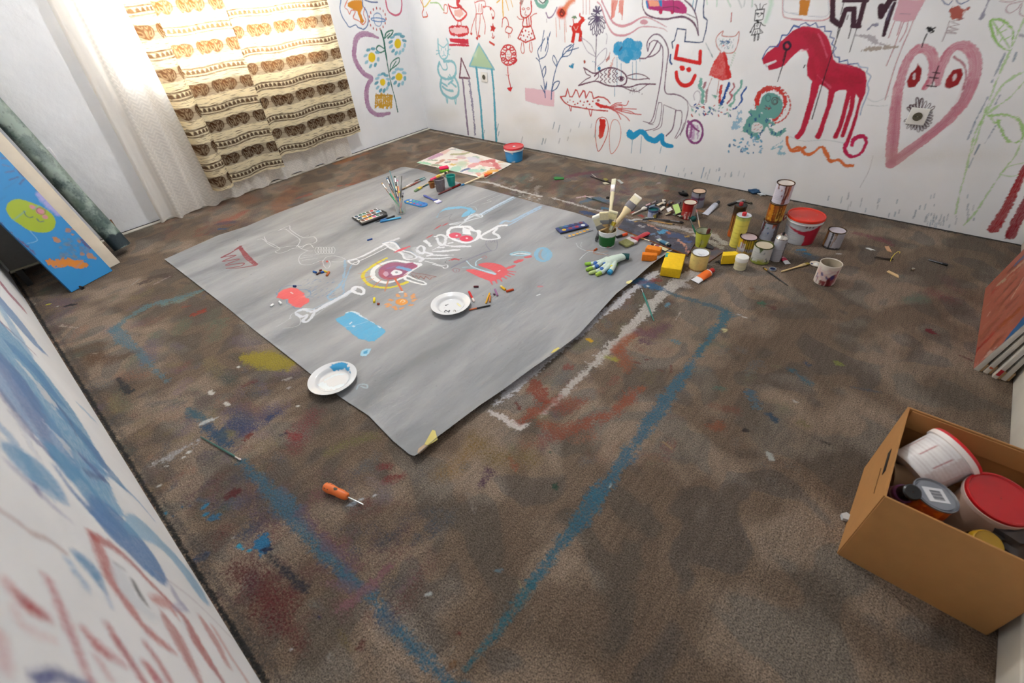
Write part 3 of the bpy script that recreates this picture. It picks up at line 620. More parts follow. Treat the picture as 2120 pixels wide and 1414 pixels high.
# ---- wall_left: the window wall (plane x = 0), window opening left free
ys = np.unique(np.concatenate([np.arange(-ROOM_D, -1.02,.12),[WIN_Y0, WIN_Y1], np.arange(-1.0,0.0,.004),[0.0]]).round(5))
vs = np.unique(np.concatenate([np.arange(0,1.4,.004),[WIN_Z0, WIN_Z1,1.6,1.9, ROOM_H]]).round(5))
Yg, Vg = np.meshgrid(ys, vs)
cy = (Yg[:-1, :-1] + Yg[1:, 1:]) / 2; cz = (Vg[:-1, :-1] + Vg[1:, 1:]) / 2
keep = ~((cy > WIN_Y0) & (cy < WIN_Y1) & (cz > WIN_Z0) & (cz < WIN_Z1))
me = grid_mesh('wall_left', 0 * Yg, Yg, Vg, keep)
p = Paint(Yg.ravel(), Vg.ravel(),0,0.0,.004); p.wk = 1.3; S, PO, EL = p.stroke, p.poly, p.ell
PO('B', [(150,22),(200,0),(262,0),(270,60),(252,100),(268,140),(280,165),(268,182),(250,172),(240,130),(225,90),(195,75),(152,50)], '#dd9222')
for pts, w, c in (([(148,0),(128,55),(150,78),(165,110),(180,80),(210,90),(195,140),(240,165),(270,192),(292,160),(275,110),(285,60)],5, '#dc6a4c'),
                  ([(98,0),(90,70),(108,130),(138,178),(165,212),(212,195),(232,215),(255,222),(275,230),(302,205),(312,155),(298,90),(270,45),(268,0)],6, '#3a6ea8'),
                  ([(285,0),(330,15),(385,18)],7, '#4a5f98'),([(448,0),(462,70),(490,105),(530,120),(565,98),(575,40),(572,0)],9, '#cf5a7c')): S('B', pts, w, c, .9)
S('B', [(355,120),(385,102),(415,125),(418,175),(400,205),(370,195),(358,160)],5, '#6c96c4', .8, closed=True); EL('B', 390,155,56,14, '#5a8cc4', ring=6, ang=.1)
for k in range(15):
    t = k * 2 * math.pi / 15; x, y = 384 + 66 * math.cos(t),148 + 84 * math.sin(t); S('B', [(x, y - 5),(x + 1, y + 5)],7, '#c04a44')
S('B', [(388,296),(330,272),(265,268),(222,300),(205,370),(202,440),(228,510),(280,578),(336,612),(312,660),(298,720),(302,800),(332,866),(392,900),(478,888)],[12,30,38,40,40,40,38,36,34,36,38,38,36,32,22], '#a8709c', .85, rough=.2, streak=.25)
S('B', [(412,240),(432,310),(446,400),(462,500),(480,600),(500,690),(525,785),(543,876)],[16,15,13,10,9,8,8,9], '#176b5c')
for pts, w in (([(440,302),(455,255),(505,238),(495,270),(465,300)],8),([(442,300),(480,262)],5),([(440,398),(405,412),(375,385),(395,358),(435,380)],7),([(480,560),(495,490),(550,452),(552,490),(520,522),(485,545)],6),([(482,560),(530,480)],5)): S('B', pts, w, '#2c7c66', .9)
for cx, cy_, rx, ry, pr, n in ((340,450,28,40,46,8),(543,342,26,38,50,12),(425,645,22,28,44,11),(553,602,28,30,42,9)):
    EL('B', cx, cy_, rx, ry, '#f0cf14')
    for k in range(n):
        t = k * 2 * math.pi / n + .2; EL('B', cx + pr * math.cos(t) * 1.1, cy_ + pr * math.sin(t) * 1.5,11,19, random.choice(['#63b4c8', '#8ec8da', '#4ba0b8']),.9, ang=t * .3)
for k in range(9):
    x = 375 + k * 15; S('B', [(x, 742 + (k % 3) * 5),(x - 6,842 - (k % 2) * 14)],17, '#d8a41c', .85, rough=.7)
S('B', [(372,745),(500,748)],7, '#c8961c'); S('B', [(365,830),(498,822)],7, '#d8a41c', .7)
p.rgb *= .88
p.write(me); me.materials.append(WALLM)
tag(link('wall_left', me), kind='structure')

# ---- wall_front: the wall beside the camera (plane y = -ROOM_D)
us = np.arange(0, ROOM_W + .006,.006); us[-1] = ROOM_W
vs = np.concatenate([np.arange(0.0,1.05,.006),[1.5,2.0, ROOM_H]])
me, U, V = wall_grid('wall_front', us, vs, lambda a, b: (a, 0 * a - ROOM_D, b)); 
p = Paint(U, V, 1,-ROOM_D, .006); S, PO, EL = p.stroke, p.poly, p.ell
B1, B2, B3 = '#3f9fd0', '#5f9bd0', '#6c7cb4'
for pts, w, c, a in (([(0,400),(120,560),(260,760),(400,1000),(520,1200),(640,1414)],[150,190,190,170,130,120], B1,.85),([(0,620),(120,800),(240,980),(360,1160),(420,1300)],[180,200,180,120,60], B2,.8),([(0,560),(100,700),(220,950),(340,1180)],[60,90,70,30], B3,.55),
                   ([(0,190),(80,290),(180,420),(290,530)],[40,50,34,6], '#4a8cc8', .85),([(110,540),(220,640),(330,780),(420,880)],[40,50,40,16], '#4f92cc', .85),([(300,780),(420,950),(540,1080),(640,1220),(760,1360)],[20,44,50,50,34], '#4b90c6', .8),
                   ([(0,780),(150,1000),(240,1110)],[30,50,24], '#7d7fae', .6),([(240,1100),(340,1210),(400,1260)],[20,40,12], '#5058a0', .6),([(540,1220),(620,1300),(690,1362)],[20,34,8], '#5a70b4', .8),([(0,1010),(120,1160),(220,1300),(300,1414)],[50,60,70,90], '#84b4dc', .7),
                   ([(0,330),(120,440),(230,545)],[8,7,4], '#8a5a88', .8),([(0,70),(50,140),(115,210)],[8,14,18], '#a84066', .9),([(500,860),(570,930),(620,980)],[6,12,5], '#8cc0e0', .7),([(560,1110),(620,1180),(690,1290)],[20,34,16], '#5c8cc4', .8),
                   ([(0,230),(60,330),(140,470),(230,620)],[14,20,26,10], '#68acd8', .7),([(380,880),(440,960),(500,1075)],[8,14,6], '#5c74ac', .8)):
    S('Z', pts, w, c, a, rough=.6, streak=.3, soft=.007)
S('Z', [(120,600),(220,710),(300,820),(370,930)],[10,22,24,8], '#e4e6ee', .85, rough=.9); S('Z', [(250,730),(320,830),(360,900)],[4,20,6], '#e4e6ee', .9, rough=.9); S('Z', [(300,1000),(420,1130),(480,1250)],[10,26,8], '#e2e6f0', .8, rough=.9)
S('Z', [(60,900),(160,1050),(260,1250)],[10,22,8], '#dfe4f0', .6, rough=.9)
for pts, w, c, a in (([(150,0),(280,70),(380,200)],[120,110,50], '#5ca4d4', .8),([(420,0),(540,140),(660,300),(760,400)],[100,110,90,60], '#55a2d2', .85),([(360,30),(480,190),(640,360),(760,470)],[14,24,40,30], '#4a84c0', .8),
                   ([(700,400),(800,450),(900,560),(980,690)],[110,170,150,60], '#5a8cc4', .95),([(820,420),(940,430),(1080,560),(1200,700),(1290,840)],[30,60,50,60,40], '#74b4da', .75),([(560,60),(680,100)],[20,8], '#506aa4', .8),([(600,0),(760,120),(880,230),(990,360)],[14,12,10,4], '#5c9ccc', .8),
                   ([(60,0),(220,150),(340,270),(460,370)],[30,34,26,6], '#8c90bc', .5),([(230,150),(250,200)],[24,10], '#6a5a9c', .7),([(500,600),(580,670),(660,800)],[30,76,20], '#5a9ccc', .9),([(680,830),(715,920)],[14,10], '#8cb0d8', .7),
                   ([(0,300),(120,380),(210,450),(310,490),(418,570)],[14,14,15,14,14], '#a87a74', .85),([(600,470),(720,530),(860,650),(960,760),(1080,880),(1200,1010),(1300,1200),(1440,1410)],[30,34,24,22,22,30,56,24], '#b8433e', .8),
                   ([(605,480),(660,600),(720,760),(820,900),(920,1040),(1030,1140),(1120,1210)],[40,60,60,54,44,40,20], '#c04a44', .8),([(980,880),(1070,900),(1150,1000)],[16,40,8], '#cf7a74', .75),([(1060,980),(1130,1100),(1210,1250),(1290,1410)],[24,70,60,30], '#bd605c', .75),
                   ([(1300,1000),(1370,1110),(1470,1300)],[20,40,20], '#c4706c', .7),([(1380,1060),(1480,1230),(1600,1410)],[16,20,16], '#cf8c88', .6),([(60,780),(140,880),(300,980)],[60,70,40], '#c86a70', .6),([(120,840),(190,920),(260,965)],[20,70,40], '#b31c24', .95),
                   ([(90,930),(160,1050),(360,1140)],[30,50,20], '#dca0a4', .45),([(310,745),(380,900),(460,1100),(520,1250),(590,1410)],[40,46,50,44,50], '#c0485a', .75),([(550,1080),(640,1180),(780,1280)],[50,70,30], '#c8525c', .7),([(620,1180),(690,1230)],[40,24], '#b41c2c', .7),([(630,1260),(700,1370)],[40,40], '#cf7c84', .6),
                   ([(705,1050),(780,1180),(860,1300),(930,1410)],[34,46,44,46], '#b42c3c', .85),([(945,1170),(1030,1290),(1100,1410)],[28,34,40], '#b8323c', .8),([(955,1310),(1020,1400)],[50,50], '#c23040', .8),([(0,1100),(40,1330)],[60,50], '#d08890', .6),
                   ([(240,1400),(380,1370),(560,1440)],[60,60,60], '#10308c', 1),([(860,760),(905,850),(945,905)],[16,26,10], '#1c1c24', .9),([(770,700),(820,820),(930,940),(1010,990)],[60,90,60,14], '#dfe6ee', .7),([(740,640),(800,680)],[6,6], '#787880', .6),([(1110,800),(1150,880),(1210,940)],[16,30,6], '#9a9cc0', .6),([(1210,940),(1120,930),(1180,900)],[8,10,8], '#9a9cc0', .6),
                   ([(440,630),(455,640)],[30,30], '#7cb0d8', .7),([(480,700),(490,705)],[30,30], '#7cb0d8', .7),([(545,770),(550,790)],[34,30], '#84b0d8', .6),([(1000,690),(1250,880),(1490,1120)],4, '#b8aab8', .6)):
    S('Y', pts, w, c, a, rough=.3, streak=.2, soft=.008)
p.rgb *= .88
p.write(me); me.materials.append(WALLM); me.flip_normals()
tag(link('wall_front', me), kind='structure')

# ---- wall_right, ceiling
def slab(name, lo, hi, mt, parent=None):
    b = MB(); c = [(lo[i] + hi[i]) / 2 for i in range(3)]; d = [hi[i] - lo[i] for i in range(3)]
    b.box(c, d); return b.build(name, mt, parent, smooth=False)
PLAIN = mat('#e6e6e8', .6, bump=.3, scale=12, vary=.04)
tag(slab('wall_right', (ROOM_W, -ROOM_D, 0),(ROOM_W + .1,0, ROOM_H), PLAIN), kind='structure')
tag(slab('ceiling', (0,-ROOM_D, ROOM_H),(ROOM_W, 0, ROOM_H + .1), mat('#e4e2dd', .8)), kind='structure')

# ---- window in wall_left
wn = thing('window_1', None, None, (0,(WIN_Y0 + WIN_Y1) / 2, WIN_Z0)); wn['kind'] = 'structure'
wf = MB(); W2 = (WIN_Y1 - WIN_Y0) / 2; WH = WIN_Z1 - WIN_Z0
for a, b in (((-.09,-W2 + .03, WH / 2),(.07,.06, WH)),((-.09, W2 - .03, WH / 2),(.07,.06, WH)),((-.09,0,.03),(.07,2 * W2,.06)),((-.09,0, WH - .03),(.07,2 * W2,.06)),((-.09,0, WH / 2),(.06,.07, WH))): wf.box(a, b, bev=.006)
wf.build('window_frame', mat('#e8e6e0', .4), wn)
rv = MB()
for a, b in (((-.09,-W2 - .01, WH / 2),(.18,.02, WH + .04)),((-.09, W2 + .01, WH / 2),(.18,.02, WH + .04)),((-.09,0, WH + .01),(.18,2 * W2,.02))): rv.box(a, b)
rv.build('window_reveal', PLAIN, wn)
sl = MB(); sl.box((-.06,0,-.012),(.16,2 * W2 + .06,.024), bev=.005); sl.build('window_sill', mat('#ecebe6', .35), wn)
gl = MB(); gl.box((-.1,0, WH / 2),(.006,2 * W2 - .1, WH - .1)); gl.build('window_pane', mat('#ffffff', .02, trans=1.0), wn, smooth=False)
# ---- floor: brown camouflage carpet stained with paint
def carpet(nt, tc):
    N = nt.nodes; L = nt.links
    def noise(sc, det=3, dist=0.0, vec=None, rough=.5):
        n = N.new('ShaderNodeTexNoise'); n.inputs['Scale'].default_value = sc; n.inputs['Detail'].default_value = det
        n.inputs['Distortion'].default_value = dist; n.inputs['Roughness'].default_value = rough
        L.new(vec or tc.outputs['Object'], n.inputs['Vector']); return n.outputs['Fac']
    def ramp(src, stops):
        r = N.new('ShaderNodeValToRGB'); e = r.color_ramp.elements
        e[0].position, e[0].color = stops[0][0],(*srgb(stops[0][1]),1)
        e[1].position, e[1].color = stops[1][0],(*srgb(stops[1][1]),1)
        for s_, c in stops[2:]:
            k = e.new(s_); k.color = (*srgb(c),1)
        L.new(src, r.inputs[0]); return r.outputs[0]
    def mix(f, a, b, mode='MIX', fac=None):
        x = N.new('ShaderNodeMix'); x.data_type = 'RGBA'; x.blend_type = mode
        if fac is not None: x.inputs[0].default_value = fac
        else: L.new(f, x.inputs[0])
        for i, v in ((6, a),(7, b)):
            if isinstance(v, str): x.inputs[i].default_value = (*srgb(v),1)
            else: L.new(v, x.inputs[i])
        return x.outputs[2]
    base = ramp(noise(4.3,1.6,.3),[(.42, '#9b8f82'),(.45, '#af9b88'),(.57, '#b6a18d'),(.60, '#9c9085')])
    dark = ramp(noise(2.9,2.5,.3),[(.43, '#ffffff'),(.52, '#cfc9c3')])
    c = mix(None, base, dark, 'MULTIPLY', 1.0)
    grime = ramp(noise(1.6,6),[(.35, '#e0dbd6'),(.65, '#ffffff')])
    c = mix(None, c, grime, 'MULTIPLY', .8)
    fib = ramp(noise(260,3,0, rough=.7),[(.36, '#5c544e'),(.60, '#ffffff')])
    c = mix(None, c, fib, 'MULTIPLY', .85)
    mp = N.new('ShaderNodeMapping'); mp.inputs['Scale'].default_value = (70,9,1); mp.inputs['Rotation'].default_value = (0,0,.12)
    L.new(tc.outputs['Object'], mp.inputs[0])
    rid = ramp(noise(1.0,3,.3, mp.outputs[0]),[(.42, '#6f675f'),(.52, '#ffffff')])
    c = mix(None, c, rid, 'MULTIPLY', .16)
    return c
FLOORM = paint_mat('carpet', '#8a7868', rough=.95, prough=.85, thr=.55, nscale=150, bump=1.0, bscale=120, base_node=carpet, bdist=.009)
# pigment on pile still shows the pile: darken grains through the pigment too
_nt = FLOORM.node_tree; _b = _nt.nodes['Principled BSDF']; _src = _b.inputs['Base Color'].links[0].from_socket
_n = _nt.nodes.new('ShaderNodeTexNoise'); _n.inputs['Scale'].default_value = 230; _n.inputs['Detail'].default_value = 3
_tc = [n for n in _nt.nodes if n.type == 'TEX_COORD'][0]; _nt.links.new(_tc.outputs['Object'], _n.inputs['Vector'])
_r = _nt.nodes.new('ShaderNodeMapRange'); _r.inputs[1].default_value = .3; _r.inputs[2].default_value = .6; _r.inputs[3].default_value = .72; _r.inputs[4].default_value = 1.0
_m = _nt.nodes.new('ShaderNodeMix'); _m.data_type = 'RGBA'; _m.blend_type = 'MULTIPLY'; _m.inputs[0].default_value = 1
_nt.links.new(_n.outputs['Fac'], _r.inputs[0]); _nt.links.new(_src, _m.inputs[6]); _nt.links.new(_r.outputs[0], _m.inputs[7]); _nt.links.new(_m.outputs[2], _b.inputs['Base Color'])

us = np.arange(0, ROOM_W + .0045,.0045); us[-1] = ROOM_W
vs = np.arange(-ROOM_D, .0045,.0045); vs[-1] = 0
U2, V2 = np.meshgrid(us, vs)
me = grid_mesh('floor', U2, V2,0 * U2)
p = Paint(U2.ravel(), V2.ravel(),2,0.0,.0045); S, PO, EL = p.stroke, p.poly, p.ell
rf = random.Random(11)
def blotches(f, x0, x1, y0, y1, n, cols, r0, r1, a0=.2, a1=.6, soft=.02, el=2.2):
    for _ in range(n):
        x, y = rf.uniform(x0, x1), rf.uniform(y0, y1); r = rf.uniform(r0, r1); t = rf.gauss(-.5,.7); l = r * rf.uniform(1, el)
        S(f, [(x, y),(x + l * math.cos(t), y + l * math.sin(t))], r, rf.choice(cols), rf.uniform(a0, a1), soft=soft * rf.uniform(.3,1), rough=1.2, smooth=False)
MIXC = ['#7c3f38', '#5a6c58', '#6a5a70', '#3c5468', '#8a7a50', '#7a5a58', '#4a5c50', '#9a6a50', '#5a4a48', '#806a78']
blotches('K', 120,900,150,560,90, MIXC, 8,34,.15,.42)
blotches('K', 350,900,500,900,90, MIXC, 8,34,.15,.42)
blotches('U', 0,1500,0,900,90,['#6a2c2c', '#54343c', '#3c4458', '#6a4a40', '#5c5048', '#7a4a50', '#44505c'],25,80,.12,.4,.03)
blotches('T', 100,1300,150,1200,110,['#8a5044', '#7c6a4c', '#8a6a60', '#6a5a66', '#7c7a54', '#8c5c4c', '#6a6c70'],12,60,.12,.4,.02)
blotches('T', 1100,2100,100,1400,60,['#6c6a68', '#7a6a60', '#5c6468', '#7c7a58'],14,60,.08,.28,.02)
blotches('F', 0,1600,60,620,110,['#7c4a48', '#4c6070', '#6a4c60', '#54645c', '#8a6a58', '#5a5058', '#7a5c68'],16,70,.15,.45,.02)
blotches('H', 1300,2120,420,700,60,['#6a5a58', '#8c8078', '#4c6058', '#7a5c64', '#a8a09a', '#6a7a74'],10,44,.2,.55,.01)
blotches('H', 0,900,130,560,40,['#8a5a44', '#7c6654', '#9a6450', '#6c5c54'],16,60,.1,.35,.02)
blotches('I', 0,1500,0,520,44,['#8c4a3c', '#5c4444', '#5c5c64', '#8c6850', '#7a4a40', '#985838'],20,80,.1,.36,.02)
blotches('A', 700,2120,950,1395,44,['#985434', '#7c4c3c', '#6a4840', '#8c6c54', '#9c6444'],16,60,.1,.34,.02)
# named stains: far left strip by the window
for f, pts, w, c, a, so in (
    ('H', [(0,290),(150,240),(330,180)],[60,40,20], '#b06a2c', .6,.02),('H', [(0,530),(200,505)],14, '#b0523c', .7,.004),('H', [(0,550),(300,450),(500,380)],8, '#8c5a40', .4,.006),
    ('I', [(560,300),(700,270),(840,190)],[30,60,40], '#a8503c', .55,.02),('I', [(570,460),(620,430),(700,400)],[22,20,6], '#a0382c', .85,.004),('I', [(580,320),(720,300)],40, '#41425c', .6,.012),('I', [(580,372),(645,372)],20, '#24507c', .8,.004),('I', [(1300,130),(1440,95)],26, '#5c606a', .6,.01),('I', [(1150,230),(1230,210)],22, '#6c7c84', .6,.008),
    ('I', [(1400,50),(1520,10)],30, '#9c4c34', .6,.01),('I', [(270,1285),(350,1250),(450,1210)],[10,40,30], '#8c2e14', .95,.003),('I', [(200,1190),(250,1180)],20, '#8c4030', .6,.006),('I', [(0,1160),(200,1110),(400,1020)],[40,36,26], '#7c9690', .5,.012),('I', [(0,850),(50,870)],50, '#4c3430', .8,.006),
    ('M', [(1540,570),(1680,500),(1860,460)],[40,60,50], '#4f4038', .85,.006),('M', [(1700,570),(1860,490)],16, '#a08c88', .6,.004),('M', [(712,815),(770,800),(830,795)],[20,34,18], '#15161c', .98,.002),
    ('M', [(665,1030),(720,1040),(845,1050)],[26,18,14], '#b8a898', .8,.003),('M', [(1010,1335),(1060,1330)],14, '#c8b8a8', .8,.003),('M', [(515,797),(540,792)],18, '#d8d030', 1,.001),('M', [(380,790),(382,792)],10, '#c0c0b8', .9,.001),('M', [(630,815),(636,817)],10, '#c0c0b8', .9,.001),('M', [(1420,600),(1500,540),(1530,515)],8, '#a8a098', .7,.003),
    # blue rectangle on the carpet
    ('K', [(640,160),(560,185),(480,205),(410,245),(368,285)],[12,14,16,14,14], '#52808c', .62,.006),('K', [(362,280),(390,310),(440,350),(480,395),(535,445)],[18,26,16,12,8], '#4c7a8c', .62,.006),
    ('K', [(290,365),(350,380),(420,360)],[30,34,20], '#5c3a1c', .6,.02),('K', [(240,350),(330,330)],26, '#6c5030', .4,.02),('K', [(382,440),(395,460),(410,482)],[12,10,18], '#22242c', .85,.006),('K', [(622,238),(655,224)],[8,12], '#9a3416', .95,.002),
    ('K', [(790,370),(850,380),(920,395)],[30,60,40], '#a0901c', .85,.012),('K', [(600,540),(640,560),(660,580)],[20,24,14], '#3c6474', .65,.01),('K', [(665,590),(700,620),(730,650)],[24,24,14], '#24486c', .65,.008),
    ('S', [(640,330),(720,400),(820,360),(900,340)],[70,110,80,30], '#3c4466', .6,.03),('S', [(600,440),(700,460),(780,430)],[60,60,30], '#34406a', .6,.02),('S', [(560,480),(600,480)],36, '#8a7c3c', .6,.01),
    ('S', [(400,425),(440,405),(520,375)],[14,30,10], '#cfd0cc', .95,.002),('S', [(105,670),(200,630),(280,585),(400,515)],[22,50,40,16], '#b9b8b8', .62,.006),('S', [(470,212),(478,225)],24, '#d8d4cc', .95,.001),('S', [(562,285),(580,298)],18, '#d8d4cc', .95,.001),('S', [(330,595),(340,592)],16, '#dcdad4', .95,.001),('S', [(290,632),(310,622)],12, '#dcdad4', .95,.001),('S', [(138,808),(156,802)],12, '#e0deda', .95,.001),('S', [(640,58),(650,62)],10, '#dcdad4', .9,.001),('S', [(1015,305),(1022,306)],9, '#dcdad4', .9,.001),('S', [(185,684),(200,682)],10, '#dcdad4', .9,.001),
    ('S', [(330,320),(380,350),(430,385)],[20,40,20], '#34606c', .6,.01),('S', [(445,430),(520,500),(620,580)],[44,56,14], '#28506c', .7,.01),
    ('S', [(660,645),(740,730),(830,820),(960,950),(1080,1090),(1200,1210),(1290,1310),(1380,1414)],[26,36,60,110,90,80,76,80], '#2f6a82', .66,.012),
    ('U', [(760,470),(860,540),(960,640),(1080,750)],[50,60,60,60], '#2f6a82', .66,.012),('U', [(1110,780),(1200,890),(1280,980),(1400,1110),(1520,1240),(1600,1314),(1700,1400)],[30,50,60,80,90,90,90], '#2a6c86', .7,.012),
    ('U', [(680,240),(780,360),(900,490),(1020,600)],[40,60,70,50], '#7c5058', .55,.012),('U', [(900,870),(1050,750),(1150,660),(1235,580)],[30,60,56,30], '#8c6068', .65,.006),('U', [(870,690),(1000,720)],[60,70], '#7c5c64', .5,.01),('U', [(1290,745),(1385,660)],[26,16], '#8c6c74', .5,.008),
    ('U', [(280,590),(380,680),(470,790),(560,900)],[90,150,200,140], '#5c1c1c', .66,.03),('U', [(480,780),(640,760)],[120,60], '#641a1a', .5,.03),('U', [(560,950),(680,1080)],[60,70], '#5c2020', .55,.02),('U', [(1250,900),(1320,800),(1430,620)],[60,60,60], '#642828', .4,.03),('U', [(740,620),(860,600)],[60,60], '#5c2c28', .4,.02),
    ('U', [(430,410),(440,450),(450,490)],[60,60,40], '#1874a0', .95,.003),('U', [(450,480),(480,475)],[30,30], '#141c3c', .95,.003),('U', [(470,520),(560,600),(660,690),(730,750)],[44,40,38,20], '#1c2834', .75,.006),('U', [(755,880),(785,900)],[34,30], '#1c2c54', .8,.004),('U', [(830,860),(740,820)],[14,50], '#6c7470', .4,.01),('U', [(850,1140),(858,1160)],26, '#9a948c', .7,.006),
    ('U', [(285,456),(290,462)],26, '#2aa0c0', 1,.001),('U', [(306,472),(310,474)],16, '#2aa0c0', 1,.001),('U', [(345,486),(358,484)],14, '#2aa0c0', 1,.001),('U', [(70,260),(88,255)],20, '#1c80a8', .95,.001),('U', [(65,215),(88,195)],18, '#1c80a8', .95,.002),('U', [(105,285),(150,272)],38, '#22688c', .85,.004),('U', [(10,540),(60,525)],[44,50], '#2c4468', .75,.008),
    ('X', [(145,212),(150,216)],20, '#2888ac', .95,.001),('X', [(258,172),(268,170)],20, '#2c6484', .8,.003),('X', [(195,235),(205,232)],12, '#2c6c90', .8,.002),('X', [(315,160),(320,162)],14, '#2c5474', .7,.003),('X', [(375,120),(440,130)],20, '#3c6074', .5,.006),('X', [(580,95),(650,60)],[14,34], '#581e1c', .75,.006),
    ('U', [(205,150),(275,115)],[20,40], '#581e1c', .8,.006),('X', [(95,22),(105,18)],12, '#e0deda', .95,.001),('U', [(962,205),(1000,190),(1030,175)],[12,34,12], '#a8b0b8', .95,.002),('U', [(1045,165),(1060,160)],18, '#c8ccd0', .95,.001),('U', [(1128,142),(1142,138)],14, '#d8dcdc', .95,.001),
    ('S', [(570,880),(630,845)],[14,36], '#5c1f20', .75,.006),('S', [(680,515),(735,480)],[14,34], '#7c3420', .85,.004),('S', [(1000,560),(1050,450),(1110,360)],[90,110,80], '#7c3a3c', .5,.025),('S', [(950,475),(1020,500)],[40,40], '#8c2c30', .6,.008),('S', [(690,175),(745,150)],[14,30], '#6c2c30', .6,.006),('S', [(845,375),(880,355)],[30,30], '#243c68', .75,.006),('S', [(920,485),(940,478)],26, '#2c3444', .75,.004),
    ('S', [(1220,590),(1320,540),(1500,500)],[30,60,30], '#74703c', .5,.02),('S', [(1540,680),(1600,690)],[30,30], '#7c3030', .7,.008),('S', [(1570,770),(1670,740)],[50,30], '#7c2c28', .7,.01),('S', [(1490,760),(1560,860)],[30,80], '#8c7c80', .45,.02),('S', [(1900,720),(2000,700),(2110,560)],[60,70,90], '#8c6c34', .5,.03),('S', [(1420,700),(1480,640)],60, '#5c6468', .4,.02),('S', [(930,140),(970,130)],14, '#a8a098', .8,.003),('S', [(955,190),(965,192)],16, '#b0aaa8', .8,.003),
    ('S', [(560,130),(600,150)],60, '#34443c', .5,.02),('U', [(1170,440),(1240,400),(1290,420)],[90,90,40], '#343c4c', .5,.02),('U', [(1380,430),(1430,380)],30, '#344454', .5,.01),('U', [(1460,762),(1485,757)],[14,24], '#b4b8b8', .95,.001),('U', [(1895,610),(1930,606)],16, '#647c88', .8,.003),('U', [(1600,1230),(1640,1190)],[30,30], '#7c5428', .7,.006),('U', [(1663,1006),(1667,1010)],22, '#6c1c1c', .9,.003),('U', [(1040,1090),(1060,1070)],40, '#5c1818', .7,.006),
    ('U', [(920,1000),(990,1110)],[20,20], '#7c6a3c', .5,.01),('U', [(2040,675),(2055,715)],5, '#d8c890', .9,.001),('U', [(1605,1140),(1640,1085)],5, '#a8a49c', .9,.001),('U', [(1730,150),(1760,230)],[50,40], '#8c8078', .4,.004),('U', [(1790,100),(1870,0)],[26,50], '#4c3444', .6,.01),('U', [(245,404),(250,406)],8, '#d8d8d4', .9,.001),('U', [(605,1106),(620,1103)],9, '#c8ccd0', .9,.001),
    # right of the paper: white bands, blue L, red strokes
    ('T', [(195,838),(320,720),(480,590),(640,460),(800,330),(960,200),(1110,80),(1200,20)],[20,80,60,46,40,40,40,44], '#dcdbe0', .84,.005),('T', [(160,880),(230,920),(300,960),(360,990),(395,965)],[26,32,36,30,12], '#dcd4d0', .94,.003),('T', [(330,990),(410,960)],[10,14], '#d8d4d0', .8,.003),
    ('T', [(480,910),(560,840),(640,760),(760,640),(900,500),(1050,350),(1200,190),(1360,60),(1480,0)],[16,30,34,40,44,50,60,60,60], '#d0cac4', .82,.005),('T', [(1340,70),(1400,100)],40, '#b0a8a4', .6,.006),('T', [(0,940),(60,960)],30, '#7c6c5c', .4,.01),
    ('T', [(1110,70),(1170,95),(1250,125)],[70,60,30], '#2a6690', .85,.006),('T', [(1060,75),(1110,60)],[30,50], '#2a6690', .8,.006),('T', [(1250,125),(1330,155),(1430,185),(1530,215),(1640,255)],[24,22,22,24,34], '#3c6474', .75,.005),('T', [(1150,95),(1156,98)],10, '#f0f0f0', .95,.001),
    ('T', [(1655,270),(1600,350),(1530,440),(1460,540)],[44,34,34,30], '#2c687c', .85,.005),('T', [(1440,560),(1390,650),(1330,720),(1270,800),(1220,890),(1150,980),(1060,1110),(980,1220),(900,1330),(840,1414)],[30,46,60,66,80,70,66,64,80,100], '#2f6b84', .74,.008),
    ('P', [(1237,1027),(1170,1115),(1100,1211)],[32,26,18], '#2c6a80', .74,.008),
    ('U', [(1700,1220),(1830,1090),(1930,960),(2020,830),(2120,700)],[20,40,60,56,60], '#286a78', .72,.008),
    ('T', [(430,690),(470,760),(510,830)],[40,110,40], '#8c3c28', .75,.006),('T', [(350,950),(430,900),(520,840),(590,790)],[20,66,50,24], '#944024', .68,.01),('T', [(540,870),(640,850),(760,820)],[40,100,30], '#8c4630', .6,.015),('T', [(480,960),(600,1000),(720,980),(820,920)],[40,90,80,50], '#90482c', .66,.015),('T', [(400,1100),(500,1070),(620,1040)],[30,60,40], '#8a4c38', .5,.02),
    ('T', [(820,920),(920,900),(1000,840),(1060,760),(1120,740)],[40,50,60,50,30], '#9a5034', .66,.012),('T', [(720,1060),(800,1040)],[50,90], '#a06c54', .45,.02),('T', [(950,500),(1010,440),(1080,400)],[40,60,20], '#a05430', .7,.01),('T', [(960,500),(1010,560),(1020,630)],[60,90,30], '#9c5434', .55,.015),('T', [(1100,380),(1160,410),(1270,340)],[40,60,40], '#6c4454', .6,.015),('T', [(1120,440),(1150,450)],40, '#5c3450', .6,.008),
    ('T', [(330,830),(355,865)],[16,16], '#6c2c20', .8,.003),('T', [(780,430),(798,438)],[22,26], '#d8a818', 1,.001),('T', [(645,610),(680,610)],[34,26], '#8c4030', .6,.006),('T', [(1060,570),(1110,585)],7, '#6c2424', .8,.003),('T', [(1140,560),(1170,555)],6, '#6c2424', .8,.003),('T', [(1215,622),(1255,632)],7, '#6c2424', .8,.003),('T', [(1300,595),(1300,640)],7, '#6c2424', .8,.003),('T', [(1280,210),(1270,220)],20, '#5c98b0', .7,.004),
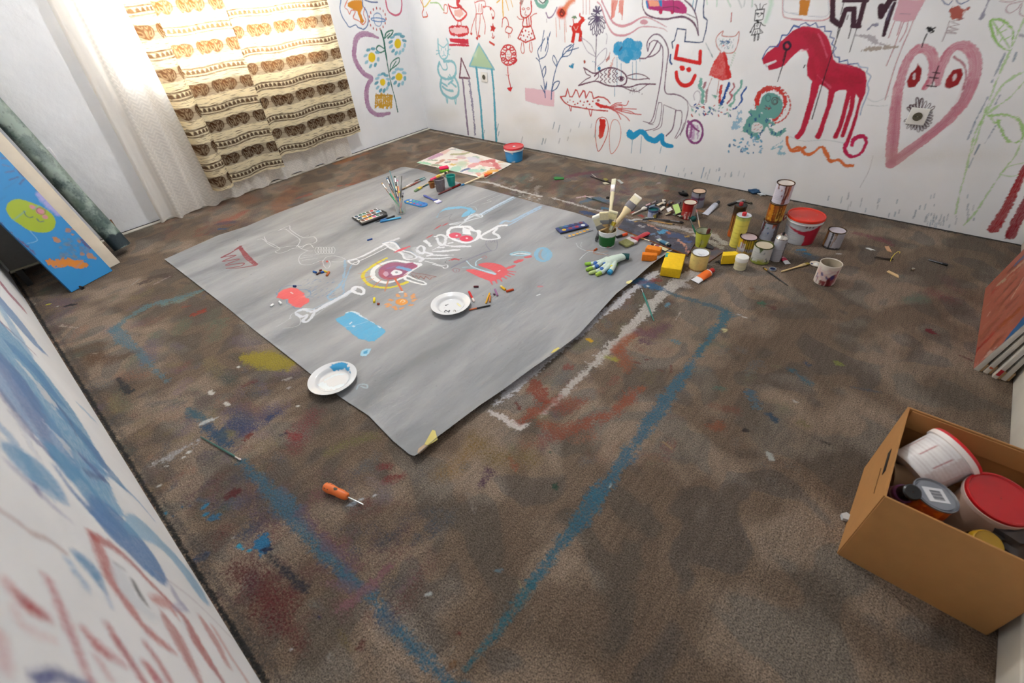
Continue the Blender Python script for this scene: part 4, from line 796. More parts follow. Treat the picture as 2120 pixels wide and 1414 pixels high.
    ('T', [(890,540),(950,560)],[20,26], '#a8ac3c', .6,.008),('T', [(1310,440),(1340,455)],[26,24], '#4c8090', .6,.006),('T', [(1720,275),(1730,278)],9, '#d8d4cc', .95,.001),('T', [(1750,290),(1770,295)],12, '#d8d4cc', .95,.001),('T', [(1625,370),(1645,372)],14, '#d8cc98', .9,.002),('T', [(1630,385),(1640,382)],9, '#d8cc98', .9,.002),('T', [(1330,310),(1360,258)],5, '#c8bcb0', .8,.001),('T', [(1245,1070),(1305,1118)],5, '#b8a070', .9,.001),
    ('T', [(1100,80),(1200,60)],20, '#8c3a38', .4,.006),('T', [(1190,60),(1230,62)],24, '#8c3434', .6,.006),('T', [(1800,770),(1840,850)],[50,36], '#4c6c7c', .75,.004),('T', [(1910,900),(1960,940)],[30,24], '#2c4c64', .8,.004),('T', [(1890,1130),(1900,1150),(1925,1180)],[10,16,36], '#b8b8b4', .95,.002),('T', [(1870,205),(1890,212)],[34,34], '#2c6850', .75,.004),('T', [(1890,215),(1940,232)],[12,30], '#5c2c2c', .7,.005),('T', [(1570,850),(1700,870)],[30,50], '#7c4c38', .4,.015),('T', [(1560,980),(1610,990)],[40,40], '#7c4830', .55,.012),('T', [(2065,820),(2090,826)],8, '#c8c4bc', .9,.001),('T', [(2050,625),(2090,632)],22, '#34545c', .7,.005),
    ('T', [(575,1348),(580,1352)],28, '#1c4838', .85,.003),('T', [(140,1260),(100,1340)],[50,30], '#54344c', .65,.01),('T', [(290,1180),(320,1230)],[30,40], '#9a5444', .7,.006),('T', [(915,1360),(922,1340)],7, '#c8ccc8', .95,.001),('T', [(1100,60),(1105,66)],5, '#fff', .1,.001),('T', [(60,1040),(200,1160),(420,1180)],[60,120,90], '#7c6430', .45,.03),('T', [(540,1135),(545,1138)],18, '#2c5a44', .7,.003),('T', [(1760,1000),(1765,1003)],14, '#2c2420', .8,.003),('T', [(1210,1010),(1330,1090)],6, '#584c40', .5,.004),
    ('V', [(1590,620),(1625,640)],[40,24], '#701420', .98,.002),('V', [(1440,430),(1540,420)],[30,60], '#5c7864', .4,.02),('V', [(1620,390),(1700,420)],[70,70], '#7c3c40', .4,.03),('V', [(1700,300),(1760,370)],[40,30], '#7c4c50', .35,.03),('V', [(1130,10),(1260,40),(1340,75)],[30,34,20], '#7c2c44', .55,.015),('V', [(755,115),(800,112)],[10,16], '#2c88b4', .95,.002),('V', [(810,135),(835,140)],[12,16], '#2c88b4', .95,.002),('V', [(770,130),(850,160)],[40,50], '#3c5468', .55,.012),
    ('V', [(340,520),(400,520)],[30,14], '#5c6c74', .5,.008),('V', [(480,355),(486,360)],[30,30], '#6c4428', .6,.008),('V', [(1005,820),(1030,825)],[30,20], '#8c9434', .6,.006),('V', [(1005,138),(1035,138)],7, '#d8d8d8', .95,.001),('V', [(735,1055),(765,1070)],[10,8], '#b8b4ac', .95,.001),('V', [(560,1370),(600,1414)],[20,40], '#b0b4b0', .95,.002),('V', [(470,1010),(530,1080)],[60,30], '#4c6474', .7,.006),('V', [(590,1140),(625,1190)],[26,20], '#2c4458', .8,.004),('V', [(720,865),(840,950)],[14,34], '#3c6474', .65,.008),('V', [(810,820),(825,835)],20, '#34445c', .7,.004),
    ('V', [(230,1230),(290,1200)],[40,30], '#8c5034', .6,.01),('V', [(330,1110),(370,1120)],[40,40], '#74483c', .5,.01),('V', [(425,1245),(440,1242)],20, '#2c2020', .8,.003),('V', [(780,1200),(820,1220)],[40,30], '#6c6434', .5,.01),('V', [(1110,975),(1280,1005)],[14,8], '#44505c', .6,.006),('V', [(930,1320),(960,1330)],[22,14], '#2c2824', .7,.004),('V', [(690,1190),(920,1320)],8, '#4c443c', .5,.006),('V', [(1780,775),(1850,805)],[6,14], '#5c1c20', .7,.004),('V', [(250,980),(290,985)],[30,26], '#4c7064', .55,.008),
    ('b', [(130,355),(200,375),(330,405)],[12,40,10], '#c8ccc8', .95,.001),('b', [(850,960),(930,990)],60, '#5c6a70', .35,.01),
    # behind and around the tools
    ('F', [(60,215),(220,150),(420,110),(620,85)],[26,50,60,40], '#74304a', .6,.012),('F', [(0,405),(200,460),(400,520),(560,560),(720,585)],[24,22,30,30,20], '#ccc6c2', .8,.003),('F', [(870,620),(1000,655),(1200,700),(1500,770),(1760,830)],[18,22,34,50,50], '#c0bab6', .75,.004),('F', [(1500,750),(1740,800)],46, '#bcb4ae', .6,.006),
    ('F', [(1760,860),(1960,850),(2110,960)],[60,60,60], '#cfcabf', .7,.006),('F', [(1960,950),(2080,1020)],[80,60], '#cfc9bd', .75,.004),('F', [(380,460),(560,420),(700,450)],[40,70,50], '#3a7496', .65,.012),('F', [(390,575),(450,600),(520,610)],[40,60,40], '#2c4c7c', .85,.006),('F', [(640,530),(720,540)],[40,30], '#3a7ca0', .75,.006),('F', [(340,405),(420,395),(520,392)],[20,26,16], '#d8bcc0', .8,.003),
    ('F', [(1395,320),(1425,325)],[26,20], '#8c2c24', .85,.003),('F', [(1110,630),(1120,640)],[40,20], '#b8342c', .9,.003),('F', [(950,580),(1010,590)],[30,26], '#a8443c', .75,.005),('F', [(1150,280),(1190,290)],[40,40], '#7c5a34', .5,.01),('F', [(1280,250),(1330,225)],[8,22], '#b8a8a4', .7,.003),('F', [(1500,215),(1540,225)],[14,40], '#5c5438', .5,.01),('F', [(850,330),(930,370)],[40,40], '#5c3c4c', .55,.012),('F', [(1780,560),(1860,575)],[30,30], '#b47c4c', .7,.005),('F', [(1010,310),(1060,300)],30, '#94604c', .5,.01),
    ('H', [(1430,480),(1600,500),(1800,560),(2120,640)],[16,24,22,22], '#d3cfca', .85,.002),('H', [(1800,600),(2100,690)],[20,30], '#8c8a84', .5,.01),('H', [(810,320),(870,305),(1000,320)],8, '#c8b4a8', .7,.003),('H', [(820,217),(900,215)],8, '#3c342c', .7,.003),('H', [(1050,300),(1180,330)],[10,14], '#b8a8a0', .6,.003)):
    S(f, pts, w, c, a, soft=so, rough=.9 if so > .002 else .5)
for _ in range(26):
    x, y = rf.uniform(1850,2110), rf.uniform(580,700); S('H', [(x, y),(x + rf.uniform(4,16), y + rf.uniform(-3,5))], rf.uniform(5,12), '#d0ccc6', .85, smooth=False)
# joint strips along the walls: dark gap then a pale batten
S(None, [(0,-.006),(ROOM_W, -.006)],.026, '#1c1b18', .96, rough=.5, smooth=False, soft=.001)
S(None, [(0,-.06),(1.0,-.05),(2.2,-.035)],[.012,.010,.006], '#c8beb0', .75, rough=.7, soft=.002)
S(None, [(1.0,-.02),(3.2,-.012)],[.03,.012], '#5c5a50', .6, rough=.9, soft=.004)
S(None, [(0.01,-ROOM_D + .012),(ROOM_W, -ROOM_D + .007)],.014, '#0f0e0d', .98, rough=.5, smooth=False, soft=.001)
S(None, [(0.4,-ROOM_D + .04),(ROOM_W, -ROOM_D + .026)],.02, '#4c4642', .55, rough=.9, smooth=False, soft=.008)
p.rgb *= .88
p.write(me); me.materials.append(FLOORM)
tag(link('floor', me), kind='structure')

# ---- skirting strips on window wall and right wall, dark strip for the gap
b = MB(); b.box((.036,-1.75,.004),(.030,3.5,.008), bev=.002); tag(b.build('baseboard_left', mat('#d8d2c6', .5, vary=.25, scale=14, bump=.3)), kind='structure')
b = MB(); b.box((.009,-1.75,.003),(.018,3.5,.006)); tag(b.build('gap_strip_1', mat('#1a1917', .8)), kind='structure')  # dark strip added to stand in for the dark gap between wall and batten
b = MB(); b.box((ROOM_W - .012,-ROOM_D / 2,.045),(.024, ROOM_D - .02,.09), bev=.004); tag(b.build('baseboard_right', mat('#d4cfc4', .45, vary=.1, scale=10)), kind='structure')

# ================================================================ PAPER SHEET
def _paper(nt, tc):
    N = nt.nodes; L = nt.links
    mp = N.new('ShaderNodeMapping'); mp.inputs['Scale'].default_value = (5,1.3,1); mp.inputs['Rotation'].default_value = (0,0,.15)
    L.new(tc.outputs['Object'], mp.inputs[0])
    n = N.new('ShaderNodeTexNoise'); n.inputs['Scale'].default_value = 1.0; n.inputs['Detail'].default_value = 7; n.inputs['Distortion'].default_value = .5
    L.new(mp.outputs[0], n.inputs['Vector'])
    r = N.new('ShaderNodeValToRGB'); r.color_ramp.elements[0].position = .33; r.color_ramp.elements[1].position = .66
    r.color_ramp.elements[0].color = (*srgb('#7b7d80'),1); r.color_ramp.elements[1].color = (*srgb('#a3a4a6'),1)  # streaky darker and lighter tones paint crease shading into the paper colour
    L.new(n.outputs['Fac'], r.inputs[0]); return r.outputs[0]
PAPM = paint_mat('grey_paper', '#8e8f91', rough=.62, prough=.5, thr=.12, nscale=180, bump=.6, bscale=7, stretch=(1.6,.5,1), bdist=.03, base_node=_paper)
PZ = .004
def resample(P, n):
    P = np.asarray(P); d = np.r_[0, np.cumsum(np.linalg.norm(np.diff(P, axis=0), axis=1))]; t = np.linspace(0, d[-1], n)
    return np.column_stack([np.interp(t, d, P[:, i]) for i in range(P.shape[1])])
def pxs(f, pts, z): return [on(*px(f, x, y),2, z)[:2] for x, y in pts]
eL = pxs('I', [(0,690),(170,820),(390,990),(640,1180),(920,1413)], PZ) + pxs('Q', [(240,790),(400,895),(540,1040)], PZ) + pxs('Q', [(670,1135)],.020)
eB = pxs('Q', [(670,1135),(800,1020),(1050,830),(1400,590),(1610,430),(1830,190),(2070,0)],.022) + pxs('F', [(1490,1062)],.012)
eT = pxs('I', [(0,690),(560,440),(860,345),(1200,200),(1680,20)], PZ) + pxs('H', [(480,405),(650,335),(700,330)], PZ)
eR = pxs('H', [(700,330),(830,350),(1000,400),(1250,490),(1490,545),(1760,620),(2110,715)], PZ) + pxs('F', [(300,590),(500,660),(900,800),(1200,930)], PZ) + pxs('F', [(1490,1062)],.012)
NS, NT_ = 640,880                                         # s: across (L->B), t: along (L->T)
cT, cB, cL, cR = resample(eL, NT_), resample(eR, NT_), resample(eT, NS), resample(eB, NS)
a_ = np.linspace(0,1, NT_)[:, None, None]; b_ = np.linspace(0,1, NS)[None, :, None]
# rows run along eL / eR direction, columns along eT / eB direction
G = (1 - b_) * cT[:, None, :] + b_ * cB[:, None, :] + (1 - a_) * cL[None, :, :] + a_ * cR[None, :, :]
G = G - ((1 - a_) * (1 - b_) * cT[0] + (1 - a_) * b_ * cB[0] + a_ * (1 - b_) * cT[-1] + a_ * b_ * cB[-1])
X, Y = G[..., 0], G[..., 1]
aa = np.broadcast_to(a_[..., 0], X.shape); bb = np.broadcast_to(b_[..., 0], X.shape)
Zp = .0035 + .0016 * (vnoise(X * 3 + Y * 2, Y * 9 + 4) - .3)
lift = np.clip((aa - .982) / .018,0,1) ** 1.6
Zp = Zp + lift * (.018 + .012 * vnoise(bb * 9 + 2, bb * 0 + 1.0)) + np.clip((.006 - bb) / .006,0,1) * .004 * vnoise(aa * 8, aa * 0)
me = grid_mesh('paper_sheet', X, Y, Zp, flip=True)
p = Paint(X.ravel(), Y.ravel(),2, PZ, .0027); S, PO, EL = p.stroke, p.poly, p.ell
W_ = '#dfe2e8'
# red crown
S('I', [(795,555),(700,620),(605,668)],[22,14,22], '#8e3a44', rough=.3); S('I', [(605,668),(745,650),(612,710),(785,688),(642,750),(825,730),(800,760),(650,785)],11, '#8e3a44', rough=.3)
S('I', [(650,785),(780,782),(960,752)],[6,8,18], '#8e3a44'); S('I', [(795,570),(870,660),(965,745)],[22,24,22], '#8e3a44'); S('I', [(800,600),(850,680),(940,750)],8, '#8e3a44')
# faint chalk animal
for pts in ([(1190,390),(1290,345),(1315,348),(1320,380),(1420,450),(1490,465),(1560,455),(1595,490),(1570,518),(1500,530),(1440,555),(1395,550)],[(1190,390),(1265,375),(1330,420),(1415,480),(1405,530),(1380,560)],
            [(975,485),(1030,480),(1090,530),(1180,570),(1290,555),(1390,545)],[(1045,455),(1070,500),(1150,540),(1210,580),(1160,610),(1210,625),(1290,600),(1330,580),(1400,570)],[(1395,550),(1430,575),(1500,600),(1550,600)],[(1440,570),(1480,540),(1530,535),(1560,570)],
            [(1500,600),(1430,640),(1405,690),(1430,740),(1520,745),(1640,700)],[(1420,680),(1550,660)],[(1440,700),(1600,680)],[(1460,650),(1620,640)],[(1650,720),(1690,670),(1740,655),(1820,660),(1890,690),(1850,715),(1750,715)],[(1655,700),(1670,760),(1710,785),(1735,740),(1720,700)],
            [(1165,1400),(1330,1300)],[(1310,1310),(1330,1265),(1370,1255),(1400,1290),(1420,1310),(1415,1370),(1340,1400),(1240,1410)]): S('I', pts, 5, W_, .8)
for k in range(7): S('I', [(1590 + k * 28,560),(1575 + k * 28,600),(1600 + k * 28,632),(1618 + k * 28,590),(1600 + k * 28,560)],4, W_, .7)
for k in range(5): S('I', [(1620 + 8 * k, 715 + k * 16),(1660 + 4 * k, 712 + k * 16)],5, '#c47a70', .7)
EL('I', 1700,712,12,10, '#c8483c')
# blue legs under the arm bone
for pts, w in (([(1890,700),(1885,830),(1835,960),(1720,1060),(1712,1100),(1760,1115)],16),([(1955,750),(1910,860),(1870,980),(1880,1030),(1830,1080)],12),([(1740,1110),(1850,1080),(1950,1020)],14),([(1960,700),(1900,700)],10)): S('I', pts, w, '#86b3d6', .7, rough=.8)
# arm bone
S('I', [(1950,705),(2060,660),(2200,590),(2330,520),(2450,470)],[24,20,22,24,24], W_, .7, rough=.4); S('J', [(240,290),(330,260),(450,210),(590,130)],10, '#eef0f4', .9); S('J', [(255,330),(350,290),(460,240),(620,160)],10, '#eef0f4', .9)
S('J', [(240,290),(205,300),(235,330),(290,340),(320,310),(300,290)],12, '#eef0f4', .8, closed=True); S('J', [(590,130),(575,120),(640,108),(700,125),(760,190),(860,215),(925,260),(880,285),(800,280),(770,230),(690,190),(640,165)],16, '#eef0f4', .9, closed=True)
PO('J', [(600,130),(690,120),(760,200),(880,250),(870,275),(800,270),(760,220),(680,175)], '#e4e8ee', .6, smooth=True); S('J', [(570,115),(640,98),(705,112),(770,180),(860,205),(930,252)],5, '#5f86ac', .8)
PO('J', [(790,225),(850,240),(830,260),(790,255)], '#b8bcc2', .7)
S('J', [(690,215),(760,185),(845,152)],[10,34,14], '#de5a66', rough=.2)
# pelvis, spine and ribs
for pts, w in (([(930,170),(965,145),(995,160),(1000,200),(985,225),(950,215),(925,190)],22),([(1010,95),(1040,120),(1065,145)],28),([(1115,50),(1170,30),(1220,50),(1225,90),(1215,120),(1190,140),(1150,110),(1135,70)],22),([(1010,215),(1060,225),(1075,240),(1030,250)],24),([(1150,165),(1205,160)],20),([(1260,120),(1300,110)],20),
               ([(1220,140),(1330,150),(1470,150)],[16,28,30]),([(1090,205),(1200,200),(1300,190),(1370,185)],[12,26,26,14]),([(1070,240),(1180,245),(1300,240)],[12,24,10]),([(1010,275),(1100,280),(1200,275),(1290,265)],[16,26,18,8]),([(940,260),(990,280),(960,305)],26),([(1085,190),(1160,150),(1230,110)],10)): S('J', pts, w, '#eaedf2', .85, rough=.4)
S('J', [(900,170),(925,230),(960,300)],40, '#d8dce2', .35, soft=.008)
S('J', [(1010,305),(1090,325),(1180,350),(1240,345),(1245,370),(1210,380),(1185,362),(1090,340)],9, '#eaedf2', .85)
# red-eyed skull
S('H', [(1150,1030),(1160,985),(1220,958),(1300,955),(1370,960),(1420,1000),(1465,1000),(1470,1060),(1400,1110),(1320,1118),(1230,1095),(1170,1060)],[26,26,30,30,28,30,30,28,26,26,26,24], '#f2f4f8', .97, closed=True)
PO('H', [(1230,975),(1300,985),(1290,1000),(1240,1005)], '#9a9da2', .9); PO('H', [(1390,1000),(1440,1010),(1420,1040)], '#9a9da2', .9); PO('H', [(1300,960),(1380,985),(1390,1040),(1300,1030)], '#f2f4f8', .95)
EL('H', 1225,1045,66,30, '#e0506a'); EL('H', 1340,1078,70,32, '#e0405c'); EL('H', 1238,1048,12,8, '#e8e0e4'); EL('H', 1345,1075,12,7, '#ecd0d4')
# arms of the skull: bones to the paper's edge
for pts, w, c, a in (([(1165,930),(1250,910),(1320,900),(1390,830),(1490,830),(1500,855),(1400,880),(1300,920),(1260,950)],10, '#e8eef4', .85),([(1170,935),(1260,925)],12, '#e8eef4', .7),([(1490,825),(1600,765),(1720,700),(1830,645)],20, '#c8dcee', .85),([(1520,830),(1640,760),(1850,655)],8, '#b8d4ec', .8),([(1330,885),(1420,840),(1470,845)],24, '#dfe8f0', .7),
                  ([(1480,1060),(1530,1030),(1620,980),(1690,945),(1760,940)],26, '#f0f2f6', .92),([(1485,1065),(1520,1085),(1600,1090),(1680,1075),(1670,1045),(1625,1020),(1660,975)],20, '#f0f2f6', .92),([(1700,920),(1740,895),(1800,900),(1850,880),(1960,820),(2120,740)],22, '#a8cbe8', .75),([(1780,940),(1840,910),(1960,840),(2120,760)],12, '#a8cbe8', .8),([(1330,745),(1440,690),(1560,640),(1650,600)],5, '#c8ccd0', .7),([(1500,720),(1600,690),(1560,680),(1700,620)],5, '#c8ccd0', .7),([(1350,740),(1430,750),(1450,785)],5, '#c0c8d0', .6)): S('H', pts, w, c, a)
S('H', [(1035,855),(1060,810),(1140,770),(1250,755),(1360,765),(1390,800)],[4,5,40,36,30,50], '#7cc2e4', .9, rough=.4); S('H', [(1385,790),(1350,820),(1300,850)],[40,56,20], '#7cc2e4', .9); S('H', [(1040,860),(1130,850),(1190,825),(1160,870),(1200,895),(1300,880)],4, '#70747c', .7); S('H', [(1390,800),(1370,840)],6, '#70747c', .5)
for a, b in (((1005,985),(1075,938)),((1090,948),(1150,915)),((918,1078),(990,1038))): S('H', [a, ((a[0] + b[0]) / 2,(a[1] + b[1]) / 2), b],[3,14,5], '#c4434a', smooth=False)
# crescent-headed bird
S('J', [(605,275),(500,330),(400,400),(362,440),(365,485),(410,540),(480,570),(600,585),(700,570),(820,525)],[22,24,26,26,22,24,24,22,24,34], '#e2cf1c', .95, rough=.3)
S('J', [(960,340),(900,330),(800,315),(700,300),(600,320),(510,360),(465,410),(470,470),(520,510),(600,530),(700,510),(780,470),(860,410),(930,365)],[30,28,26,24,26,30,34,34,36,30,24,24,26,28], '#eef0f2', .97, closed=True, rough=.2)
PO('J', [(900,335),(870,320),(800,330),(720,318),(620,330),(540,375),(520,430),(545,475),(600,495),(690,490),(770,460),(840,410),(930,365)], '#9c5078', .95, smooth=True, rough=.003)
for a in ((880,325),(905,340),(925,355)): S('J', [(a[0] - 60, a[1] + 25), a],10, '#a83c60')
S('J', [(560,400),(560,450),(620,490),(700,480)],34, '#b25a6c', .8); S('J', [(620,380),(700,360),(780,360)],20, '#8c6a9c', .7)
S('J', [(730,370),(780,380),(850,400)],30, '#6fa8d4', .9); PO('J', [(650,430),(680,400),(720,398),(760,410),(770,430),(730,448),(680,455)], '#f0f2f6', smooth=True); EL('J', 712,422,14,8, '#9aa0a8'); EL('J', 600,440,30,26, '#d8b8cc', .7)
S('J', [(560,455),(640,485),(760,470),(820,440)],8, '#b43c44')
S('J', [(865,425),(980,440),(1128,470)],6, '#8c4a44'); PO('J', [(860,430),(1128,470),(1070,500),(1020,480),(950,480)], '#9c8884', .5)
S('J', [(865,440),(900,480),(915,455),(945,490),(960,462),(1000,495),(1015,465),(1060,500),(1080,475),(1125,470)],5, '#8c4a40', smooth=False)
S('J', [(800,490),(860,515),(960,545),(1020,548),(990,520),(920,500),(820,460)],[20,18,14,16,12,14,20], '#f0f2f4', .97, closed=True)
for a, b, w in (((530,290),(570,305),5),((490,320),(560,355),5),((310,435),(410,425),5),((330,495),(450,462),6),((368,545),(470,490),7),((460,580),(555,500),9),((590,620),(625,510),10)): S('J', [a, b], w, '#c8784c', .9)
S('J', [(695,490),(735,555),(768,612)],16, '#dd6434'); S('J', [(740,630),(775,628)],14, '#eceef0')
# red bird
PO('J', [(1565,340),(1640,322),(1720,325),(1800,345),(1860,385),(1870,430),(1830,470),(1760,500),(1700,515),(1620,490),(1540,455),(1470,420),(1435,398),(1500,390),(1600,412),(1700,440),(1750,440),(1700,400),(1600,365)], '#e0545c', smooth=True, rough=.002)
for a, b in (((1690,500),(1712,548)),((1740,495),(1762,538)),((1775,470),(1815,520)),((1810,460),(1865,492)),((1840,440),(1905,470)),((1860,425),(1940,450)),((1860,410),(1955,418))): S('J', [a, b],[20,8], '#de5660', smooth=False)
S('J', [(1850,385),(1900,370),(1940,352)],[16,36,26], '#de545c', .95); S('J', [(1960,315),(2000,300),(2030,290)],[34,36,14], '#de545c'); S('J', [(2060,265),(2110,258)],[20,26], '#d85860')
S('J', [(1440,300),(1500,360),(1600,400),(1740,440)],[8,10,14,26], '#c4e0f0', .9); S('J', [(1400,370),(1500,370),(1620,400)],8, '#a8d0e4', .7); S('J', [(1600,275),(1545,310),(1540,355)],10, '#b8d8ea', .85); S('J', [(1790,405),(1775,412)],8, '#f0e0e0')
S('J', [(1280,375),(1340,345),(1440,300),(1600,230),(1700,195)],7, '#6c688c', .8); S('J', [(1300,360),(1440,290),(1640,210),(1740,190),(1765,140),(1760,90)],5, '#70708a', .7); S('J', [(1650,95),(1645,130),(1665,165),(1690,190)],5, '#70708a', .7); S('J', [(1665,105),(1690,85),(1700,110),(1730,88),(1740,110)],4, '#70708a', .7)
S('J', [(1290,400),(1320,380),(1365,390),(1360,415),(1320,420),(1300,400)],6, '#a05c68', .8); S('J', [(1340,395),(1335,415)],4, '#a05c68'); S('J', [(1600,270),(1630,250),(1655,265),(1625,282)],5, '#c05c64', .9); S('J', [(1265,295),(1310,285),(1360,292)],[8,30,14], '#b84048', rough=.6); S('J', [(1360,280),(1420,275),(1475,262)],5, '#8a7c8c', .6)
S('J', [(1905,235),(1960,212),(2040,210),(2110,225),(2040,245),(1960,245)],16, '#9cd2e6', .85, closed=True); S('J', [(1920,240),(2000,225),(2100,235)],14, '#e8f2f6', .9)
EL('P', 1124,527,14,13, '#85bedd', .9, ring=7); EL('P', 1128,527,8,10, '#85bedd', .8)
# red cloud, blue rain
PO('I', [(1172,1090),(1195,1040),(1250,1005),(1330,985),(1395,995),(1420,1020),(1465,1045),(1475,1090),(1520,1105),(1510,1140),(1460,1170),(1425,1195),(1350,1185),(1295,1140),(1300,1105),(1240,1110)], '#e4545a', rough=.003)
for pts in ([(1195,1030),(1230,985),(1320,965),(1430,965)],[(1410,1010),(1470,1005),(1520,1025),(1530,1060),(1500,1085)],[(1180,1060),(1170,1040)],[(1280,1120),(1285,1155),(1340,1160)],[(1350,1180),(1370,1205),(1440,1200)],[(1500,1080),(1560,1085)]): S('I', pts, 7, '#5a86b4', .75)
for _ in range(70): x, y = rf.uniform(1440,1790), rf.uniform(900,1100); S('I', [(x, y),(x + 16, y - 9)],4, rf.choice(['#6a94b8', '#3f78ac']),.75)
S('I', [(1322,1035),(1345,1050)],8, '#ecd8d8')
# big white bone at the left
S('I', [(1380,1240),(1480,1210),(1560,1215)],22, '#d0dce8', .8); S('I', [(1370,1250),(1400,1225),(1460,1215),(1560,1235),(1700,1165),(1880,1070),(1980,1000)],[14,20,26,34,40,40,44], '#dfe4ee', .9); S('I', [(1380,1260),(1440,1290),(1490,1270),(1480,1300),(1450,1330),(1480,1345),(1530,1310),(1560,1260)],[24,26,22,26,26,26,26,24], '#dfe4ee', .92)
S('I', [(1960,1010),(1990,980),(2050,985),(2085,1020),(2075,1055),(2020,1045),(1980,1030)],24, '#eceef4', .95, closed=True); S('I', [(1560,1290),(1700,1190),(1950,1040)],8, '#b4bac4', .8)
S('I', [(1490,1240),(1600,1190),(1740,1120)],10, '#a8c4dc', .6)
# sun, blue block, drop
EL('J', 765,732,66,34, '#ec9a34', rough=.004); S('J', [(750,735),(770,712),(800,725),(775,742)],7, '#f6e0b8')
for x, y, t in ((720,665,.9),(805,655,1.5),(885,668,-.8),(900,712,-.4),(865,765,0),(770,798,-.3),(695,795,.9),(630,770,-.4),(655,710,.2),(610,755,-.2),(885,690,-.5)): S('J', [(x - 14 * math.cos(t), y - 14 * math.sin(t)),(x + 14 * math.cos(t), y + 14 * math.sin(t))],24, '#e89a48', .85, rough=.6)
PO('J', [(65,910),(170,870),(185,840),(240,835),(300,850),(380,895),(470,945),(540,990),(600,1035),(560,1080),(480,1140),(420,1145),(290,1105),(210,1030),(130,970)], '#4db5e4', rough=.005, mott=.12)
S('J', [(180,845),(240,830),(300,850),(360,890),(470,950),(540,1000)],[10,14,20,16,8,4], '#dceef8', .85, rough=.8); S('J', [(170,995),(300,970),(420,930)],6, '#c4e8f8', .5); S('J', [(225,960),(240,945)],14, '#e8f4fa', .9); S('J', [(260,985),(270,990)],16, '#e8f4fa', .9)
PO('J', [(330,1290),(345,1240),(390,1222),(445,1218),(425,1265),(395,1295),(350,1300)], '#a8dcf2'); PO('J', [(365,1255),(410,1235),(400,1270),(370,1275)], '#3aa2d4')
S('Q', [(330,740),(345,715),(385,715),(390,735),(355,725)],9, '#c0d4e0', .75); S('Q', [(1380,148),(1402,148)],12, '#c8747c', .8); S('Q', [(1372,200),(1388,193)],8, '#e8ecee', .9); S('F', [(355,1160),(400,1110),(470,1065),(560,1070),(680,1100)],7, '#e0e4ec', .85); S('F', [(310,960),(340,1010),(420,1050),(480,1055)],7, '#d0d4dc', .8); S('F', [(380,950),(365,990),(380,1010)],5, '#d0d4dc', .6)
S('F', [(440,1050),(520,1055),(540,1090),(700,1105)],9, '#c07848', .8); S('F', [(600,1085),(690,1060)],20, '#b88c70', .4, soft=.006)
for _ in range(60): x, y = rf.uniform(400,1300), rf.uniform(100,1150); S('Q', [(x, y),(x + 2, y)], rf.uniform(2,4), '#5c5e60', .6, smooth=False)
for f, x, y in (('H', 1120,1325),('H', 1135,1308),('H', 1285,1290),('I', 908,850),('I', 765,492),('I', 1520,440)): EL(f, x, y, 4,3, '#2c2c30')
# soft darker strokes paint the shade of creases along the roll direction
for f, pts in (('Q', [(390,890),(620,770),(870,600),(1150,400)]),('Q', [(550,1030),(760,890),(1100,620)])): S(f, pts, 26, '#7f8287', .35, soft=.02, rough=.5)
p.rgb *= .80
p.write(me); me.materials.append(PAPM)
tag(link('paper_sheet', me), 'large grey paper sheet on the carpet painted with skeletons, birds and a sun', 'paper sheet')
# masking tape scraps holding the paper's long near edge
def scrap(name, label, f, pts, z, col, cat='tape', group=None, th=.0012, rough=.6):
    P = [at(f, x, y, z) for x, y in pts]; c = sum(P, Vector()) / len(P)
    b = MB(); b.prism([(q.x - c.x, q.y - c.y) for q in P],0, th)
    o = b.build(name, mat(col, rough, bump=.2, scale=80), None, (c.x, c.y, z), smooth=False)
    return tag(o, label, cat, group)
scrap('masking_tape', 'crumpled yellow masking tape at the nearest corner of the grey paper', 'S', [(1812,545),(1862,455),(1880,460),(1896,515),(1838,552)],.024, '#cfc06a')
scrap('masking_tape', 'pale tan tape stub at the very tip of the nearest paper corner', 'S', [(1768,598),(1775,572),(1812,545),(1838,556),(1780,606)],.022, '#bfa284')
scrap('masking_tape', 'yellow tape scrap halfway along the near right paper edge', 'T', [(545,520),(562,498),(592,482),(602,488),(572,510)],.022, '#d9c968')
scrap('masking_tape', 'pale yellow tape scrap at the paper edge below the glove', 'T', [(1018,82),(1020,70),(1052,60),(1058,68),(1036,84)],.022, '#e0d898')

